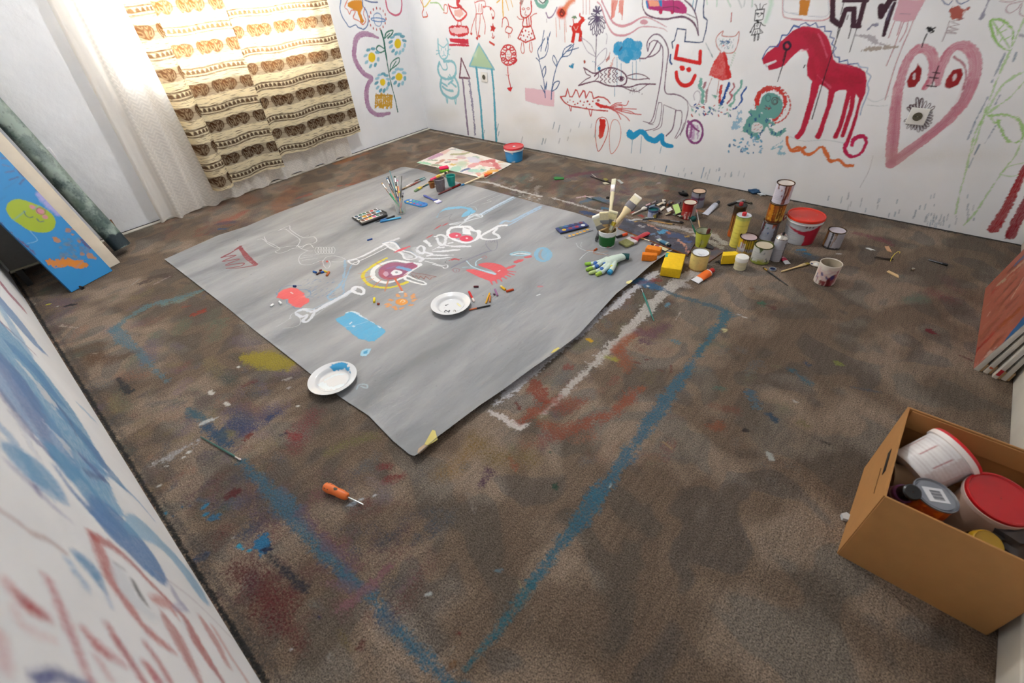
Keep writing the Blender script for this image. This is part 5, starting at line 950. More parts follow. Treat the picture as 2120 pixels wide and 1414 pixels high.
# ================================================================ CURTAINS
def cloth_mat(name, base, trans_col, t=.5, alpha=1.0, lace=False, paint=False, rough=.9):
    mt = bpy.data.materials.new(name); mt.use_nodes = True; nt = mt.node_tree; N = nt.nodes; L = nt.links
    out = N['Material Output']; N.remove(N['Principled BSDF'])
    df = N.new('ShaderNodeBsdfDiffuse'); tr = N.new('ShaderNodeBsdfTranslucent'); mx = N.new('ShaderNodeMixShader'); mx.inputs[0].default_value = t
    tc = N.new('ShaderNodeTexCoord')
    col = (*srgb(base),1); tcol = (*srgb(trans_col),1); df.inputs[0].default_value = col; tr.inputs[0].default_value = tcol
    if paint:
        a = N.new('ShaderNodeAttribute'); a.attribute_name = 'paint'
        mp = N.new('ShaderNodeMapping'); mp.inputs['Scale'].default_value = (14,14,240); L.new(tc.outputs['Object'], mp.inputs[0])
        n = N.new('ShaderNodeTexNoise'); n.inputs['Scale'].default_value = 1; n.inputs['Detail'].default_value = 3; L.new(mp.outputs[0], n.inputs['Vector'])
        r = N.new('ShaderNodeValToRGB'); r.color_ramp.elements[0].position = .34; r.color_ramp.elements[1].position = .46
        r.color_ramp.elements[0].color = (*srgb('#6a5238'),1); r.color_ramp.elements[1].color = (1,1,1,1); L.new(n.outputs['Fac'], r.inputs[0])
        for sh, c in ((df, col),(tr, tcol)):
            m0 = N.new('ShaderNodeMix'); m0.data_type = 'RGBA'; m0.blend_type = 'MULTIPLY'; m0.inputs[0].default_value = .8; m0.inputs[6].default_value = c; L.new(r.outputs[0], m0.inputs[7])
            m1 = N.new('ShaderNodeMix'); m1.data_type = 'RGBA'; L.new(a.outputs['Alpha'], m1.inputs[0]); L.new(m0.outputs[2], m1.inputs[6])
            m3 = N.new('ShaderNodeMix'); m3.data_type = 'RGBA'; m3.inputs[0].default_value = 0.0 if sh == df else .3; L.new(a.outputs['Color'], m3.inputs[6]); m3.inputs[7].default_value = (*srgb('#b8742c'),1); L.new(m3.outputs[2], m1.inputs[7]); L.new(m1.outputs[2], sh.inputs[0])
    L.new(df.outputs[0], mx.inputs[1]); L.new(tr.outputs[0], mx.inputs[2]); last = mx.outputs[0]
    if alpha < 1 or lace:
        tp = N.new('ShaderNodeBsdfTransparent'); m2 = N.new('ShaderNodeMixShader'); m2.inputs[0].default_value = alpha
        if lace:
            a = N.new('ShaderNodeAttribute'); a.attribute_name = 'paint'
            mr = N.new('ShaderNodeMapRange'); mr.inputs[3].default_value = alpha; mr.inputs[4].default_value = 1.0; L.new(a.outputs['Alpha'], mr.inputs[0]); L.new(mr.outputs[0], m2.inputs[0])
            bp = N.new('ShaderNodeBump'); bp.inputs['Distance'].default_value = .003; bp.inputs['Strength'].default_value = .6; L.new(a.outputs['Alpha'], bp.inputs['Height']); L.new(bp.outputs[0], df.inputs['Normal'])
        L.new(tp.outputs[0], m2.inputs[1]); L.new(last, m2.inputs[2]); last = m2.outputs[0]
    L.new(last, out.inputs[0]); return mt
ROD_Z = 2.28
# lace curtain
sv = np.arange(0,1.66,.006); zv = np.concatenate([np.arange(0,1.4,.006), np.arange(1.4, ROD_Z, .05)])
Sg, Zg = np.meshgrid(sv, zv); f_ = Sg / Sg.max()
top = np.clip(Zg / 2.2,0,1)
yb = -2.64 + f_ * (1.66) ; gather = -2.52 + f_ * 1.5
Yc = yb * (1 - top) + gather * top
ph = Sg * 52 + 1.5 * np.sin(Sg * 9)
Xc = .066 + (.027 * np.sin(ph) + .010 * np.sin(ph * 1.7 + 1)) * np.where(f_ < .27,1.0,.35) * (1 - .3 * top) + .028 * (1 - top) * (f_ < .5)
Zc = Zg * ((ROD_Z - .0) / ROD_Z) + (1 - top) * (.012 + .012 * np.sin(Sg * 30) + .012 * f_)
me = grid_mesh('lace_curtain', Xc, Yc, Zc, flip=True)
p = Paint(Sg.ravel(), Zg.ravel(), None, 0,.006)
lu = Sg.ravel() + 0 * Zg.ravel(); zz = Zg.ravel()
zig = np.abs(((lu / .05 + .0) % 1) - .5) * .06
pat = np.clip(1.4 - np.abs((((zz + zig) / .026) % 1) - .5) * 5,0,1) * np.where(np.abs(((lu / .05) % 1) - .5) < .46,1,.2)
pat = np.where((lu < .11), np.clip(1 - np.abs(lu - .1) / .005,0,1) * .8, pat)
pat = np.maximum(pat, np.clip(1 - zz / .012,0,1)) 
p.a[:] = np.clip(pat, 0,1) * .75; p.rgb[:] = 1
p.write(me); me.materials.append(cloth_mat('lace', '#f0ece6', '#fbf4ea', .42,.78, lace=True))
tag(link('lace_curtain', me), 'white lace curtain hanging to the carpet behind the brown patterned curtains', 'curtain')
# brown patterned curtains
CM = cloth_mat('patterned_cloth', '#f0e8cb', '#f7e4bb', .5, paint=True)
def patterned(name, label, y0, y1, zb, strip, phase, seed):
    r = random.Random(seed)
    W = y1 - y0; sv = np.arange(0, W * 1.08 + .0045,.0045); zv = np.arange(0, ROD_Z - zb + .006,.006)
    zv = np.concatenate([np.arange(0,1.25,.0045), np.arange(1.25, ROD_Z - zb + .01,.01)])
    Sg, Zg = np.meshgrid(sv, zv); f_ = Sg / Sg.max(); Y = y0 + f_ * W
    amp = .006 + .016 * f_ * 0
    X = .138 + amp * np.sin(Sg * 24 + phase) + .009 * np.sin(Sg * 11 + phase * 2 + Zg * .6) + .004 * np.sin(Sg * 61)
    drop = np.zeros_like(Sg)
    if strip:
        k = np.clip(Sg / .17,0,1); bump = np.where(k < 1, np.sin(np.pi * np.clip(k, 0,1) ** .7) ** .6,0)
        X = X + .085 * bump; drop = .055 * np.clip((1.25 - k) / .3,0,1)
    else: X = X + .02 * np.clip(1 - Sg / .04,0,1)
    Z = zb - drop * np.clip(1 - Zg / 2.0,0,1) + Zg * ((ROD_Z - zb) / zv[-1]) + .006 * np.sin(Sg * 15 + 1) * np.clip(1 - Zg, 0,1)
    me = grid_mesh(name, X, Y, Z, flip=True)
    p = Paint(Sg.ravel(),(Zg + (.10 * (Sg < .168) if strip else 0)).ravel(), None, 0,.0045)
    D_ = '#291a14'; per = .225; SW = sv[-1]
    z = .018
    while z < zv[-1]:
        dense = z < 1.3
        for dz, w in ((0,.007),(.044,.008),(.014,.005)): p.stroke(None, [(x, z + dz + .004 * math.sin(x * 15)) for x in np.linspace(0, SW, 14)], w, D_, .95, rough=.25)
        if dense:
            x = r.uniform(0,.01)
            while x < SW: p.poly(None, [(x + .014 * math.cos(t), z + .014 + .004 * math.sin(x * 15) + .024 * abs(math.sin(t))) for t in np.linspace(0, math.pi, 6)], D_, .92, rough=.001); x += .033
        zc = z + .142
        p.stroke(None, [(0, zc),(SW, zc)],.078, '#978c7c', .7, soft=.001, smooth=False, rough=.15)
        p.stroke(None, [(0, zc + .001),(SW, zc + .001)],.0035, D_, .8, smooth=False)
        x = .03 + r.uniform(0,.02); k = 0
        while x < SW and dense:
            w = .052 if k % 3 != 1 else .024; h = .046
            p.poly(None, [(x + w * math.cos(t) * (1 - .25 * (math.sin(t) < -.6)), zc + .012 + h * math.sin(t) * (.62 if math.sin(t) > 0 else 1.05)) for t in np.linspace(.26,2 * math.pi + .26,17)[:-1]], D_, .93, rough=.0015)
            LC = '#b3a78c'
            if w > .03:
                for q in (-1,1):
                    p.stroke(None, [(x + q * .040, zc + .016),(x + q * .034, zc - .008),(x + q * .018, zc - .018),(x + q * .016, zc - .002),(x + q * .026, zc + .006)],.0045, LC, .9, rough=.4)
                    p.stroke(None, [(x + q * .022, zc + .030),(x + q * .012, zc + .020),(x + q * .006, zc + .030)],.004, LC, .9)
                p.poly(None, [(x, zc + .022),(x + .007, zc + .004),(x + .004, zc - .020),(x, zc - .030),(x - .004, zc - .020),(x - .007, zc + .004)], LC, .9, rough=.001)
                p.stroke(None, [(x, zc + .015),(x, zc - .022)],.003, D_, .9)
            else:
                for q in (-1,1): p.stroke(None, [(x + q * .004, zc + .026),(x + q * .013, zc + .002),(x + q * .003, zc - .024)],.004, LC, .9)
            x += w + (.024 if k % 3 else .052) - .006; k += 1
        z += per
    p.write(me); me.materials.append(CM)
    return tag(link(name, me), label, 'curtain', 'brown patterned curtains')
patterned('patterned_curtain', 'left brown and cream patterned curtain with a folded-over outer strip', -2.24,-1.66,.175, True, 0.4,1)
patterned('patterned_curtain', 'right brown and cream patterned curtain, nearer the room corner', -1.665,-.885,.20, False, 2.1,2)
rod = thing('curtain_rod', 'white curtain rod above the window holding the curtains', 'curtain rod', (.1,-1.75, ROD_Z + .01))
b = MB(); b.tube([(0,-1.1,0),(0,1.05,0)],.014,16); b.build('rod', mat('#dcdad4', .3), rod)
for yy in (-1.0,.95): b = MB(); b.box((-.05, yy, 0),(.1,.02,.03), bev=.003); b.build('bracket', mat('#dcdad4', .3), rod)
# ================================================================ BUILDERS FOR THE SMALL THINGS
def fit(bp, tp=None, z0=0.0, w=None, h=None):
    """base point of a standing round thing from its base pixel; height from its top pixel; radius from its pixel width at the top"""
    base = on(*bp, 2, z0)
    if h is None: h = min((np.linalg.norm(proj(base + np.array([0,0, z]))[0] - np.array(tp)), z) for z in np.arange(.004,.5,.001))[1]
    r = None
    if w:
        q = [proj(base + np.array([math.cos(t), math.sin(t),0]) * .05 + np.array([0,0, h]))[0][0] for t in np.linspace(0,6.28,40)]
        r = .05 * w / (max(q) - min(q))
    return Vector(base.tolist()), h, r
def facing(loc): return math.atan2(CAM[1] - loc.y, CAM[0] - loc.x)
def densify(prof, step=.004):
    out = [prof[0]]
    for a, b in zip(prof, prof[1:]):
        n = max(1, int(math.hypot(b[0] - a[0], b[1] - a[1]) / step))
        for k in range(1, n + 1): out.append((a[0] + (b[0] - a[0]) * k / n, a[1] + (b[1] - a[1]) * k / n))
    return out
def drum(name, parent, prof, deco, mt, loc=(0,0,0), seg=120, R=None, rz=None, top_faces=False, tilt=None):
    """surface of revolution with pigment; u = metres round the drum, 0 towards the camera side, v = metres up"""
    prof = densify(prof); th = np.linspace(-math.pi, math.pi, seg + 1)
    pr = np.array(prof); d = np.r_[0, np.cumsum(np.hypot(np.diff(pr[:, 0]), np.diff(pr[:, 1])))]
    T, _ = np.meshgrid(th, d); Rr = pr[:, 0][:, None]; Zr = pr[:, 1][:, None] + 0 * T
    me = grid_mesh(name, Rr * np.cos(T), Rr * np.sin(T), Zr)
    Rm = R or pr[:, 0].max(); p = Paint((T * Rm).ravel(),(d[:, None] + 0 * T).ravel(), None, 0,.0035)
    if deco: deco(p)
    p.rgb *= .86; p.write(me); me.materials.append(mt)
    me.set_sharp_from_angle(angle=math.radians(45))
    return link(name, me, parent, loc)
CANW = paint_mat('can_label', '#d4d6dc', rough=.42, prough=.3, thr=.1, nscale=200, bump=.12, bscale=60, bdist=.002)
_pm = {}
def pmat(base, rough=.4, metal=0.0, bump=.12):
    k = (base, rough, metal, bump)
    if k not in _pm: _pm[k] = paint_mat('coated', base, rough=rough, prough=.3, thr=.12, nscale=200, bump=bump, bscale=50, bdist=.003, metal=metal)
    return _pm[k]
def drip(p, u, top, ln, w, col, a=.95): p.stroke(None, [(u, top),(u + .001, top - ln * .5),(u, top - ln)],[w * 1.5, w, w * .8], col, a, rough=.4)
def can(name, label, cat, bp, tp, w, base, deco, lidcol, rimcol='#8a8478', z0=0.0, h=None, group=None, r=None, lid_deco=None, rot=0.0, metal=0.0, loc=None):
    L0, h0, r0 = fit(bp, tp, z0, w, h)
    if loc is not None: L0 = loc
    h = h or h0; r = r or r0
    t = thing(name, label, cat, L0, facing(L0) + rot, group)
    drum('can_body', t, [(r * .93,0),(r * .97,.002),(r * .955,.005),(r * .955, h - .008),(r * .97, h - .004)],(lambda p: deco(p, r, h)) if deco else None, pmat(base, .4, metal))
    b = MB(); b.lathe([(.001,.001),(r * .93,.001)],40, cap=False); b.build('can_bottom', mat(rimcol, .35,.8), t)
    b = MB(); b.lathe([(r * .96, h - .006),(r * 1.0, h - .004),(r * 1.01, h - .001),(r * .985, h + .0005),(r * .955, h - .001),(r * .94, h - .006),(r * .90, h - .007),(r * .88, h - .003),(r * .86, h - .0025)],56, cap=False)
    b.build('rim', mat(rimcol, .32,.75, vary=.3, scale=40), t)
    drum('lid', t, [(r * .86,0),(r * .82,-.003),(r * .78,-.0035),(r * .4,-.0035),(.001,-.0035)], lid_deco, pmat(lidcol, .4), loc=(0,0, h - .0025), seg=56)
    return t
def rdrips(seed, cols, n, tmin=.2, tmax=.95, wmin=.004, wmax=.012, urange=1.2):
    def f(p, r, h):
        q = random.Random(seed)
        for _ in range(n): drip(p, q.uniform(-urange, urange) * r, h, h * q.uniform(tmin, tmax), q.uniform(wmin, wmax), q.choice(cols))
    return f
def frame3(a, b, up=(0,0,1)):
    a, b = Vector(a), Vector(b); x = (b - a).normalized(); z = Vector(up); z = (z - x * x.dot(z)).normalized(); y = z.cross(x)
    M = Matrix((x, y, z)).transposed().to_4x4(); M.translation = a; return M, (b - a).length
def place(name, label, cat, a, b, up=(0,0,1), group=None):
    M, l = frame3(a, b, up); o = bpy.data.objects.new(name, None); COL.objects.link(o); o.matrix_world = M; o.empty_display_size = .03
    return tag(o, label, cat, group), l
def round_brush(label, a, b, hcol, bcol='#2c2420', r=.0035, fer='#a8a8a4', tip=.02, ferl=.03, group=None, name='paint_brush', bw=1.2, tiprough=.8):
    """a = bristle tip, b = handle end"""
    o, l = place(name, label, 'paintbrush', a, b, group=group)
    m = MB(); m.tube([(0,0,0),(tip * .4,0,0),(tip, 0,0)],[r * .3, r * bw, r * .9],10); m.build('bristles', mat(bcol, tiprough), o)
    m = MB(); m.tube([(tip * .85,0,0),(tip + ferl * .7,0,0),(tip + ferl, 0,0)],[r, r * .95, r * 1.05],12); m.build('ferrule', mat(fer, .25,.9), o)
    s = tip + ferl; m = MB(); m.tube([(s - .001,0,0),(s + (l - s) * .15,0,0),(s + (l - s) * .5,0,0),(l - .004,0,0),(l, 0,0)],[r * .95, r * 1.2, r * .9, r * .6, r * .3],12); m.build('handle', mat(hcol, .3, coat=.5), o)
    return o
def flat_brush(label, a, b, w, th, bl, fl, hcol, bcol, fcol='#b4b2ae', up=(0,0,1), hw=None, group=None, name='flat_paintbrush', knob=None, fmetal=.6, curve=0.0, tipcol=None):
    """a = bristle tip end, b = handle end; bl bristle length, fl ferrule length"""
    o, l = place(name, label, 'paintbrush', a, b, up, group); hw = hw or w * .35
    m = MB(); vs = m.box((bl / 2,0,0),(bl, w, th), bev=th * .22)
    for v in vs:
        if v.co.x < bl * .3: v.co.z *= .8
    m.build('bristles', mat(bcol, .85, bump=.5, scale=120, vary=.12), o)
    if tipcol:
        m = MB(); m.box((bl * .13,0,0),(bl * .30, w * 1.02, th * 1.04), bev=th * .3); m.build('paint_tip', mat(tipcol, .4), o)
    m = MB(); m.box((bl + fl / 2 - .002,0,0),(fl + .004, w * 1.03, th * 1.12), bev=th * .12); m.build('ferrule', mat(fcol, .35, fmetal), o)
    s = bl + fl; hl = l - s; m = MB()
    xs = [s - .002, s + hl * .06, s + hl * .14, s + hl * .3, s + hl * .6, s + hl * .85, s + hl * .97, l]
    ws = [w * .5, w * .46, hw * .6, hw * .42, hw * .5, hw * .55, hw * .42, hw * .15]
    m.tube([(x, 0, curve * math.sin(math.pi * min(1, max(0,(x - s) / hl)))) for x in xs], ws, 14, flat=min(1, th * .55 / (hw * .5)), up=(0,0,1)); m.build('handle', mat(hcol, .35, coat=.4), o)
    if knob: m = MB(); m.tube([(l - .03,0,0),(l - .015,0,0),(l, 0,0)],[hw * .55, hw * .6, hw * .3],12, flat=min(1, th * .55 / (hw * .5))); m.build('handle_tip', mat(knob, .35), o)
    return o
def paint_tube(label, a, b, w, body, cap, band=None, group=None, th=None, name='paint_tube', text=None, bandw=.35):
    """a = crimped end, b = cap end"""
    o, l = place(name, label, 'paint tube', a, b, group=group); th = th or w * .55; cl = l * .16; sl = l * .07; bl = l - cl - sl
    def loft(x0, x1, n=10, inf=1.0):
        P = []
        for k in range(n + 1):
            x = x0 + (x1 - x0) * k / n; t = x / bl
            hw = w / 2 * (1.02 - .12 * t); hh = max(.0008, th / 2 * min(1, t * 1.25) ** .8)
            P.append((x, hw * inf, hh * inf))
        return P
    def skin(m, P, seg=20):
        rings = []
        for x, hw, hh in P:
            rings.append([m.bm.verts.new((x, hw * math.copysign(abs(math.cos(t)) ** .8, math.cos(t)), hh * math.sin(t))) for t in [2 * math.pi * k / seg for k in range(seg)]])
        for A_, B_ in zip(rings, rings[1:]):
            for k in range(seg): m.bm.faces.new((A_[k], A_[(k + 1) % seg], B_[(k + 1) % seg], B_[k]))
        m.bm.faces.new(rings[0][::-1]); m.bm.faces.new(rings[-1])
    m = MB(); P = loft(0, bl, 12); P += [(bl + sl * .6, w * .26, min(w * .26, th * .5)),(bl + sl, w * .16, w * .16)]; skin(m, P); m.build('tube_body', mat(body, .35, bump=.4, scale=30), o)
    if band:
        m = MB(); skin(m, loft(bl * (.95 - bandw), bl * .95,8,1.03)); m.build('label_band', mat(band, .4), o)
    m = MB(); m.box((l * .012,0,0),(l * .03, w * 1.03,.002)); m.build('crimp', mat(body, .35), o)
    m = MB(); R = min(w * .3, th * .62); m.tube([(bl + sl * .7,0,0),(l - .002,0,0),(l, 0,0)],[R, R * .95, R * .8],16); m.build('cap', mat(cap, .4), o)
    return o
def chalk(label, f, a, b, col, r=.0045, z=.0085, group='chalk sticks on the grey paper', name='chalk_stick', tip=None, ztop=None):
    A_, B_ = at(f, *a, z), at(f, *b, z)
    o, l = place(name, label, 'chalk', A_, B_, group=group) if tip else (None, (B_ - A_).length)
    if not tip:
        M, l = frame3(A_, B_); m = MB(); m.tube([(0,0,0),(l * .04,0,0),(l * .96,0,0),(l, 0,0)],[r * .85, r, r, r * .8],12)
        q = m.build(name, mat(col, .9, bump=.2, scale=200), None); q.matrix_world = M; return tag(q, label, 'chalk', group)
    m = MB(); m.tube([(0,0,0),(l * .75,0,0)], r, 12); m.build('stick', mat(col, .9), o)
    m = MB(); m.tube([(l * .7,0,0),(l * .97,0,0),(l, 0,0)],[r * 1.02, r * 1.02, r * .7],12); m.build('paper_end', mat(tip, .9), o)
    return o

# ================================================================ PLATES
def plate(label, f, x, y, wpx, blobs, z0):
    L0, _, r = fit(px(f, x, y), None, z0 + .02, wpx, h=.0001); L0.z = z0
    t = thing('plate', label, 'plate', L0,0, 'white plates on the grey paper')
    prof = [(.001,.0045),(r * .56,.0045),(r * .62,.006),(r * .70,.014),(r * .76,.018),(r * .98,.0235),(r, .0245),(r * 1.005,.0238),(r * .99,.022),(r * .76,.0155),(r * .66,.006),(r * .6,.001),(r * .55,.0),(r * .53,.0015),(.001,.0015)]
    th = np.linspace(-math.pi, math.pi, 161); pr = np.array(densify(prof, .0025)); T, _ = np.meshgrid(th, pr[:, 0]); Rr = pr[:, 0][:, None]
    me = grid_mesh('dish', Rr * np.cos(T), Rr * np.sin(T), pr[:, 1][:, None] + 0 * T)
    half = len(pr) // 2
    p = Paint((L0.x + Rr * np.cos(T)).ravel(),(L0.y + Rr * np.sin(T)).ravel(),2, z0 + .006,.002)
    for fr, pts, w, c, a in blobs: p.stroke(fr, pts, w, c, a, rough=.6)
    bot = (np.arange(len(pr)) > int(len(pr) * .52))[:, None] & np.ones_like(T, bool); p.a[bot.ravel()] = 0
    p.write(me); me.materials.append(pmat('#dedfe1', .12,0,0.0)); link('dish', me, t)
    return t
plate('white plate with small grey and yellow paint dabs, centre of the grey paper', 'J', 1277,750,82,
      [('J', [(1225,765),(1250,755)],14, '#2c3034', 1),('J', [(1205,795),(1215,792)],8, '#a83c4c', 1),('J', [(1212,835),(1225,818),(1250,830),(1265,818),(1250,848),(1220,842)],8, '#34383c', 1),('J', [(1305,830),(1315,812),(1335,835),(1350,822)],8, '#6a6450', 1),('J', [(1345,745),(1380,775)],9, '#e8e0a0', .9),('J', [(1245,850),(1275,855)],4, '#34383c', 1),('J', [(1370,830),(1390,822)],4, '#b8b090', 1)],.005)
plate('white plate with a blue paint smear, lying over the left edge of the grey paper', 'S', 1237,130,102,
      [('S', [(1255,68),(1300,62),(1330,75),(1350,105)],[30,34,18,6], '#3a9ed0', 1),('S', [(1165,165),(1220,190),(1290,175)],26, '#e4f0f6', .7),('S', [(1190,140),(1250,110),(1320,100)],12, '#dcecf4', .6),('S', [(1340,75),(1355,110)],5, '#3a9ed0', .9)],.005)

# ================================================================ CHALKS
chalk('short blue chalk stick lying alone beside the white arm bone', 'J', (405,88),(458,72), '#2c4f96')
chalk('white chalk stub, left one of two beside the red cloud', 'I', (1112,1182),(1142,1160), '#f0f0ee', .006)
chalk('white chalk stub, right one of two beside the red cloud', 'I', (1202,1132),(1226,1158), '#e8e8e6', .006)
chalk('round dark blue chalk end at the top of the red cloud', 'I', (1350,970),(1376,974), '#243c70', .006)
chalk('blue chalk end at the left of the small chalk group', 'I', (1558,818),(1590,828), '#2c5a9c', .006)
chalk('dark brown chalk stick in the chalk group right of the crown drawing', 'I', (1590,850),(1640,822), '#5c4038', .005)
chalk('dark red chalk bit topmost in the chalk group right of the crown', 'I', (1620,808),(1648,800), '#7a2a2c', .0045)
chalk('bright blue chalk bit in the middle of the small chalk group', 'I', (1638,830),(1668,820), '#2c5cac', .006)
chalk('yellow chalk stick in the small chalk group', 'I', (1665,812),(1712,826), '#d9b83c', .005)
chalk('brown-orange chalk stick at the right of the small chalk group', 'I', (1722,822),(1698,862), '#b8683a', .007)
chalk('yellow chalk stub left of the painted orange sun', 'J', (480,692),(478,735), '#d8c42c', .0065)
chalk('round rust-red chalk end below the yellow stub', 'J', (512,752),(532,754), '#8c3a20', .006)
chalk('dark maroon chalk stub above the central plate', 'J', (1518,572),(1568,572), '#5c2430', .005)
chalk('red chalk stick with a white end leaning toward the central plate', 'J', (1470,628),(1522,730), '#cc2c2c', .006, tip='#f0e4e0')
chalk('yellow chalk stick standing out right of the central plate', 'J', (1685,640),(1645,745), '#dca428', .0045)
chalk('orange-brown chalk stick touching the yellow stick', 'J', (1690,668),(1686,732), '#c07a40', .005)
chalk('pale violet chalk stick right of the yellow stick', 'J', (1740,600),(1766,665), '#9c6c98', .005)
chalk('dark purple chalk bit beside the violet stick', 'J', (1726,650),(1740,656), '#5c3450', .0045)
chalk('yellow chalk stub with a pale end below the red bird', 'J', (1848,605),(1800,568), '#dcae24', .0065, tip='#ecd890')
chalk('long red-orange chalk stick below the red bird', 'J', (1858,622),(1935,602), '#c84a20', .006)
chalk('orange chalk stick on the paper left of the glove', 'R', (285,1262),(322,1238), '#b8501c', .006)
# pencil against the plate
o, l = place('colour_pencil', 'black pencil with an orange end resting against the central plate', 'pencil', at('J', 1470,815,.009), at('J', 1698,766,.009))
m = MB(); m.tube([(0,0,0),(l * .35,0,0)],.0038,6); m.build('painted_end', mat('#d8703a', .4), o)
m = MB(); m.tube([(l * .35,0,0),(l * .94,0,0)],.0038,6); m.build('barrel', mat('#1c1c20', .35), o)
m = MB(); m.tube([(l * .94,0,0),(l, 0,0)],[.0036,.0006],8); m.build('tip', mat('#4a3c34', .6), o)

# ================================================================ WATERCOLOUR SETS
def board_frame(f, pts, z):
    """origin, x and y axes of a rectangle from three corners: origin, along x, along y"""
    a, b, c = (at(f, *q, z) for q in pts); x = (b - a); y = (c - a)
    return a, x, y
def pan_set(name, label, f, corners, z, shell, rim, rows, pancols, th, group=None, lidless=True, rad=.008, wells=True, margin=.006):
    a, x, y = board_frame(f, corners, z); lx, ly = x.length, y.length; ang = math.atan2(x.y, x.x)
    n = x.normalized(); s = 1 if n.cross(y).z > 0 else -1
    t = thing(name, label, 'watercolour set', a, ang, group)
    m = MB(); m.box((lx / 2, s * ly / 2, th / 2),(lx, ly, th), bev=min(th * .4,.004)); m.build('tray', mat(shell, .3, coat=.3), t)
    k = 0
    for r_, nc in enumerate(rows):
        yy = s * ly * (r_ + .5) / len(rows)
        m = MB(); m.box((lx * (.5 if len(rows) > 1 else .46), yy, th + .0004),(lx * (.93 if len(rows) > 1 else .84), ly / len(rows) * (.70 if len(rows) > 1 else .5),.0016), bev=.0006); m.build('insert', mat(rim, .4), t)
        for j in range(nc):
            xx = lx * (.06 + .88 * (j + .5) / nc); c = pancols[k % len(pancols)]; k += 1
            R_ = min(lx / nc * .40, ly / len(rows) * .36)
            m = MB(); m.lathe([(.0001,.0006),(R_ * .8,.0006),(R_, .0014),(R_, 0)],20, cap=False); m.build('paint_pan', mat(c, .45), t, (xx, yy, th + .0012))
    return t
pan_set('watercolour_box', 'white-rimmed double row of watercolour pans in a black tray on the grey paper', 'W', [(75,1075),(540,905),(175,1150)],.010, '#1a1a1c', '#eceef0', [6,5],['#2c4a68', '#2c6c58', '#2c7058', '#6c6450', '#b03c30', '#5c5a58', '#2f5266', '#c8962c', '#a85a44', '#584840', '#3fa0cc'],.008)
pan_set('watercolour_box', 'black watercolour tray with one row of bright pans, in front of the white-rimmed set', 'W', [(185,1150),(640,985),(265,1205)],.012, '#141416', '#d8dadc', [6],['#6c4438', '#d8783c', '#d8c42c', '#d05c80', '#2c7a60', '#4c4c54'],.012)
# the black lid edge seen behind
scrap('paint_box_lid', 'black plastic lid under the right end of the watercolour trays', 'W', [(560,975),(625,950),(715,990),(730,1035),(640,1065),(600,1010)],.006, '#161618', 'lid', th=.012, rough=.3)
# oval blue palette
a, x, y = board_frame('W', [(1055,740),(1440,830),(1190,705)],.006)
cen = (at('W', 1065,755,.006) + at('W', 1430,850,.006)) / 2; ang = math.atan2((at('W', 1430,850,.006) - at('W', 1065,755,.006)).y, (at('W', 1430,850,.006) - at('W', 1065,755,.006)).x)
t = thing('oval_paint_palette', 'oval blue plastic palette of round watercolours beside the brush jar', 'watercolour set', (cen.x, cen.y, .004), ang)
LX = (at('W', 1430,850,.006) - at('W', 1065,755,.006)).length / 2 + .004; LY = .035
def stad(LX, LY, n=12): return [(LX - LY + LY * math.cos(t), LY * math.sin(t)) for t in np.linspace(-math.pi / 2, math.pi / 2, n)] + [(-LX + LY + LY * math.cos(t), LY * math.sin(t)) for t in np.linspace(math.pi / 2,1.5 * math.pi, n)]
m = MB(); m.prism(stad(LX, LY),0,.006); m.build('tray', mat('#2a86c8', .25, coat=.5), t)
m = MB(); m.prism(stad(LX - .004, LY - .004),.006,.007); m.build('insert', mat('#1f6fb4', .3), t)
oc = ['#f0e8e0', '#4cc070', '#3cb48c', '#2c8cc8', '#2458b4', '#e8c424', '#dca03c', '#cc3c50', '#d04a90', '#783c58']
for k in range(10):
    r_, c_ = divmod(k, 5); xx = (-.72 + 1.44 * c_ / 4) * (LX - .012) * 1.0; yy = (.016 if r_ == 0 else -.016)
    m = MB(); m.lathe([(.0001,.0014),(.008,.0014),(.0095,.0006),(.0095,0)],20, cap=False); m.build('paint_pan', mat(oc[k],.4), t, (xx, yy, .0065))
# blue box with clear lid near the green pot
t = pan_set('watercolour_box', 'open dark blue watercolour box with used pans left of the green pot', 'F', [(55,790),(400,705),(110,850)],.010, '#24346c', '#2a3f80', [5,4],['#2c5a4c', '#2c6c9c', '#24386c', '#3c3450', '#6c3444', '#d8b02c', '#8c3040', '#a82c3c', '#d8dce0'],.008)
a, x, y = board_frame('F', [(160,880),(480,780),(200,918)],.005)
t = thing('paint_box_lid', 'clear plastic lid with yellow paint in front of the dark blue watercolour box', 'lid', (a.x, a.y, .005), math.atan2(x.y, x.x)); s = 1 if x.cross(y).z > 0 else -1
ly = .035; m = MB(); m.box((x.length / 2, s * ly / 2,.002),(x.length, ly, .003), bev=.001); m.build('clear_shell', mat('#d4d6dc', .15, trans=.7), t)
m = MB(); q = random.Random(5)
for k in range(6): m.lathe([(.0001,.0012),(.006 + .004 * q.random(),.0008),(.009,0)],12, Matrix.Translation((x.length * (.15 + .14 * k), s * ly * q.uniform(.35,.65),.0036)), cap=False)
m.build('yellow_paint', mat('#e0a420', .35), t)
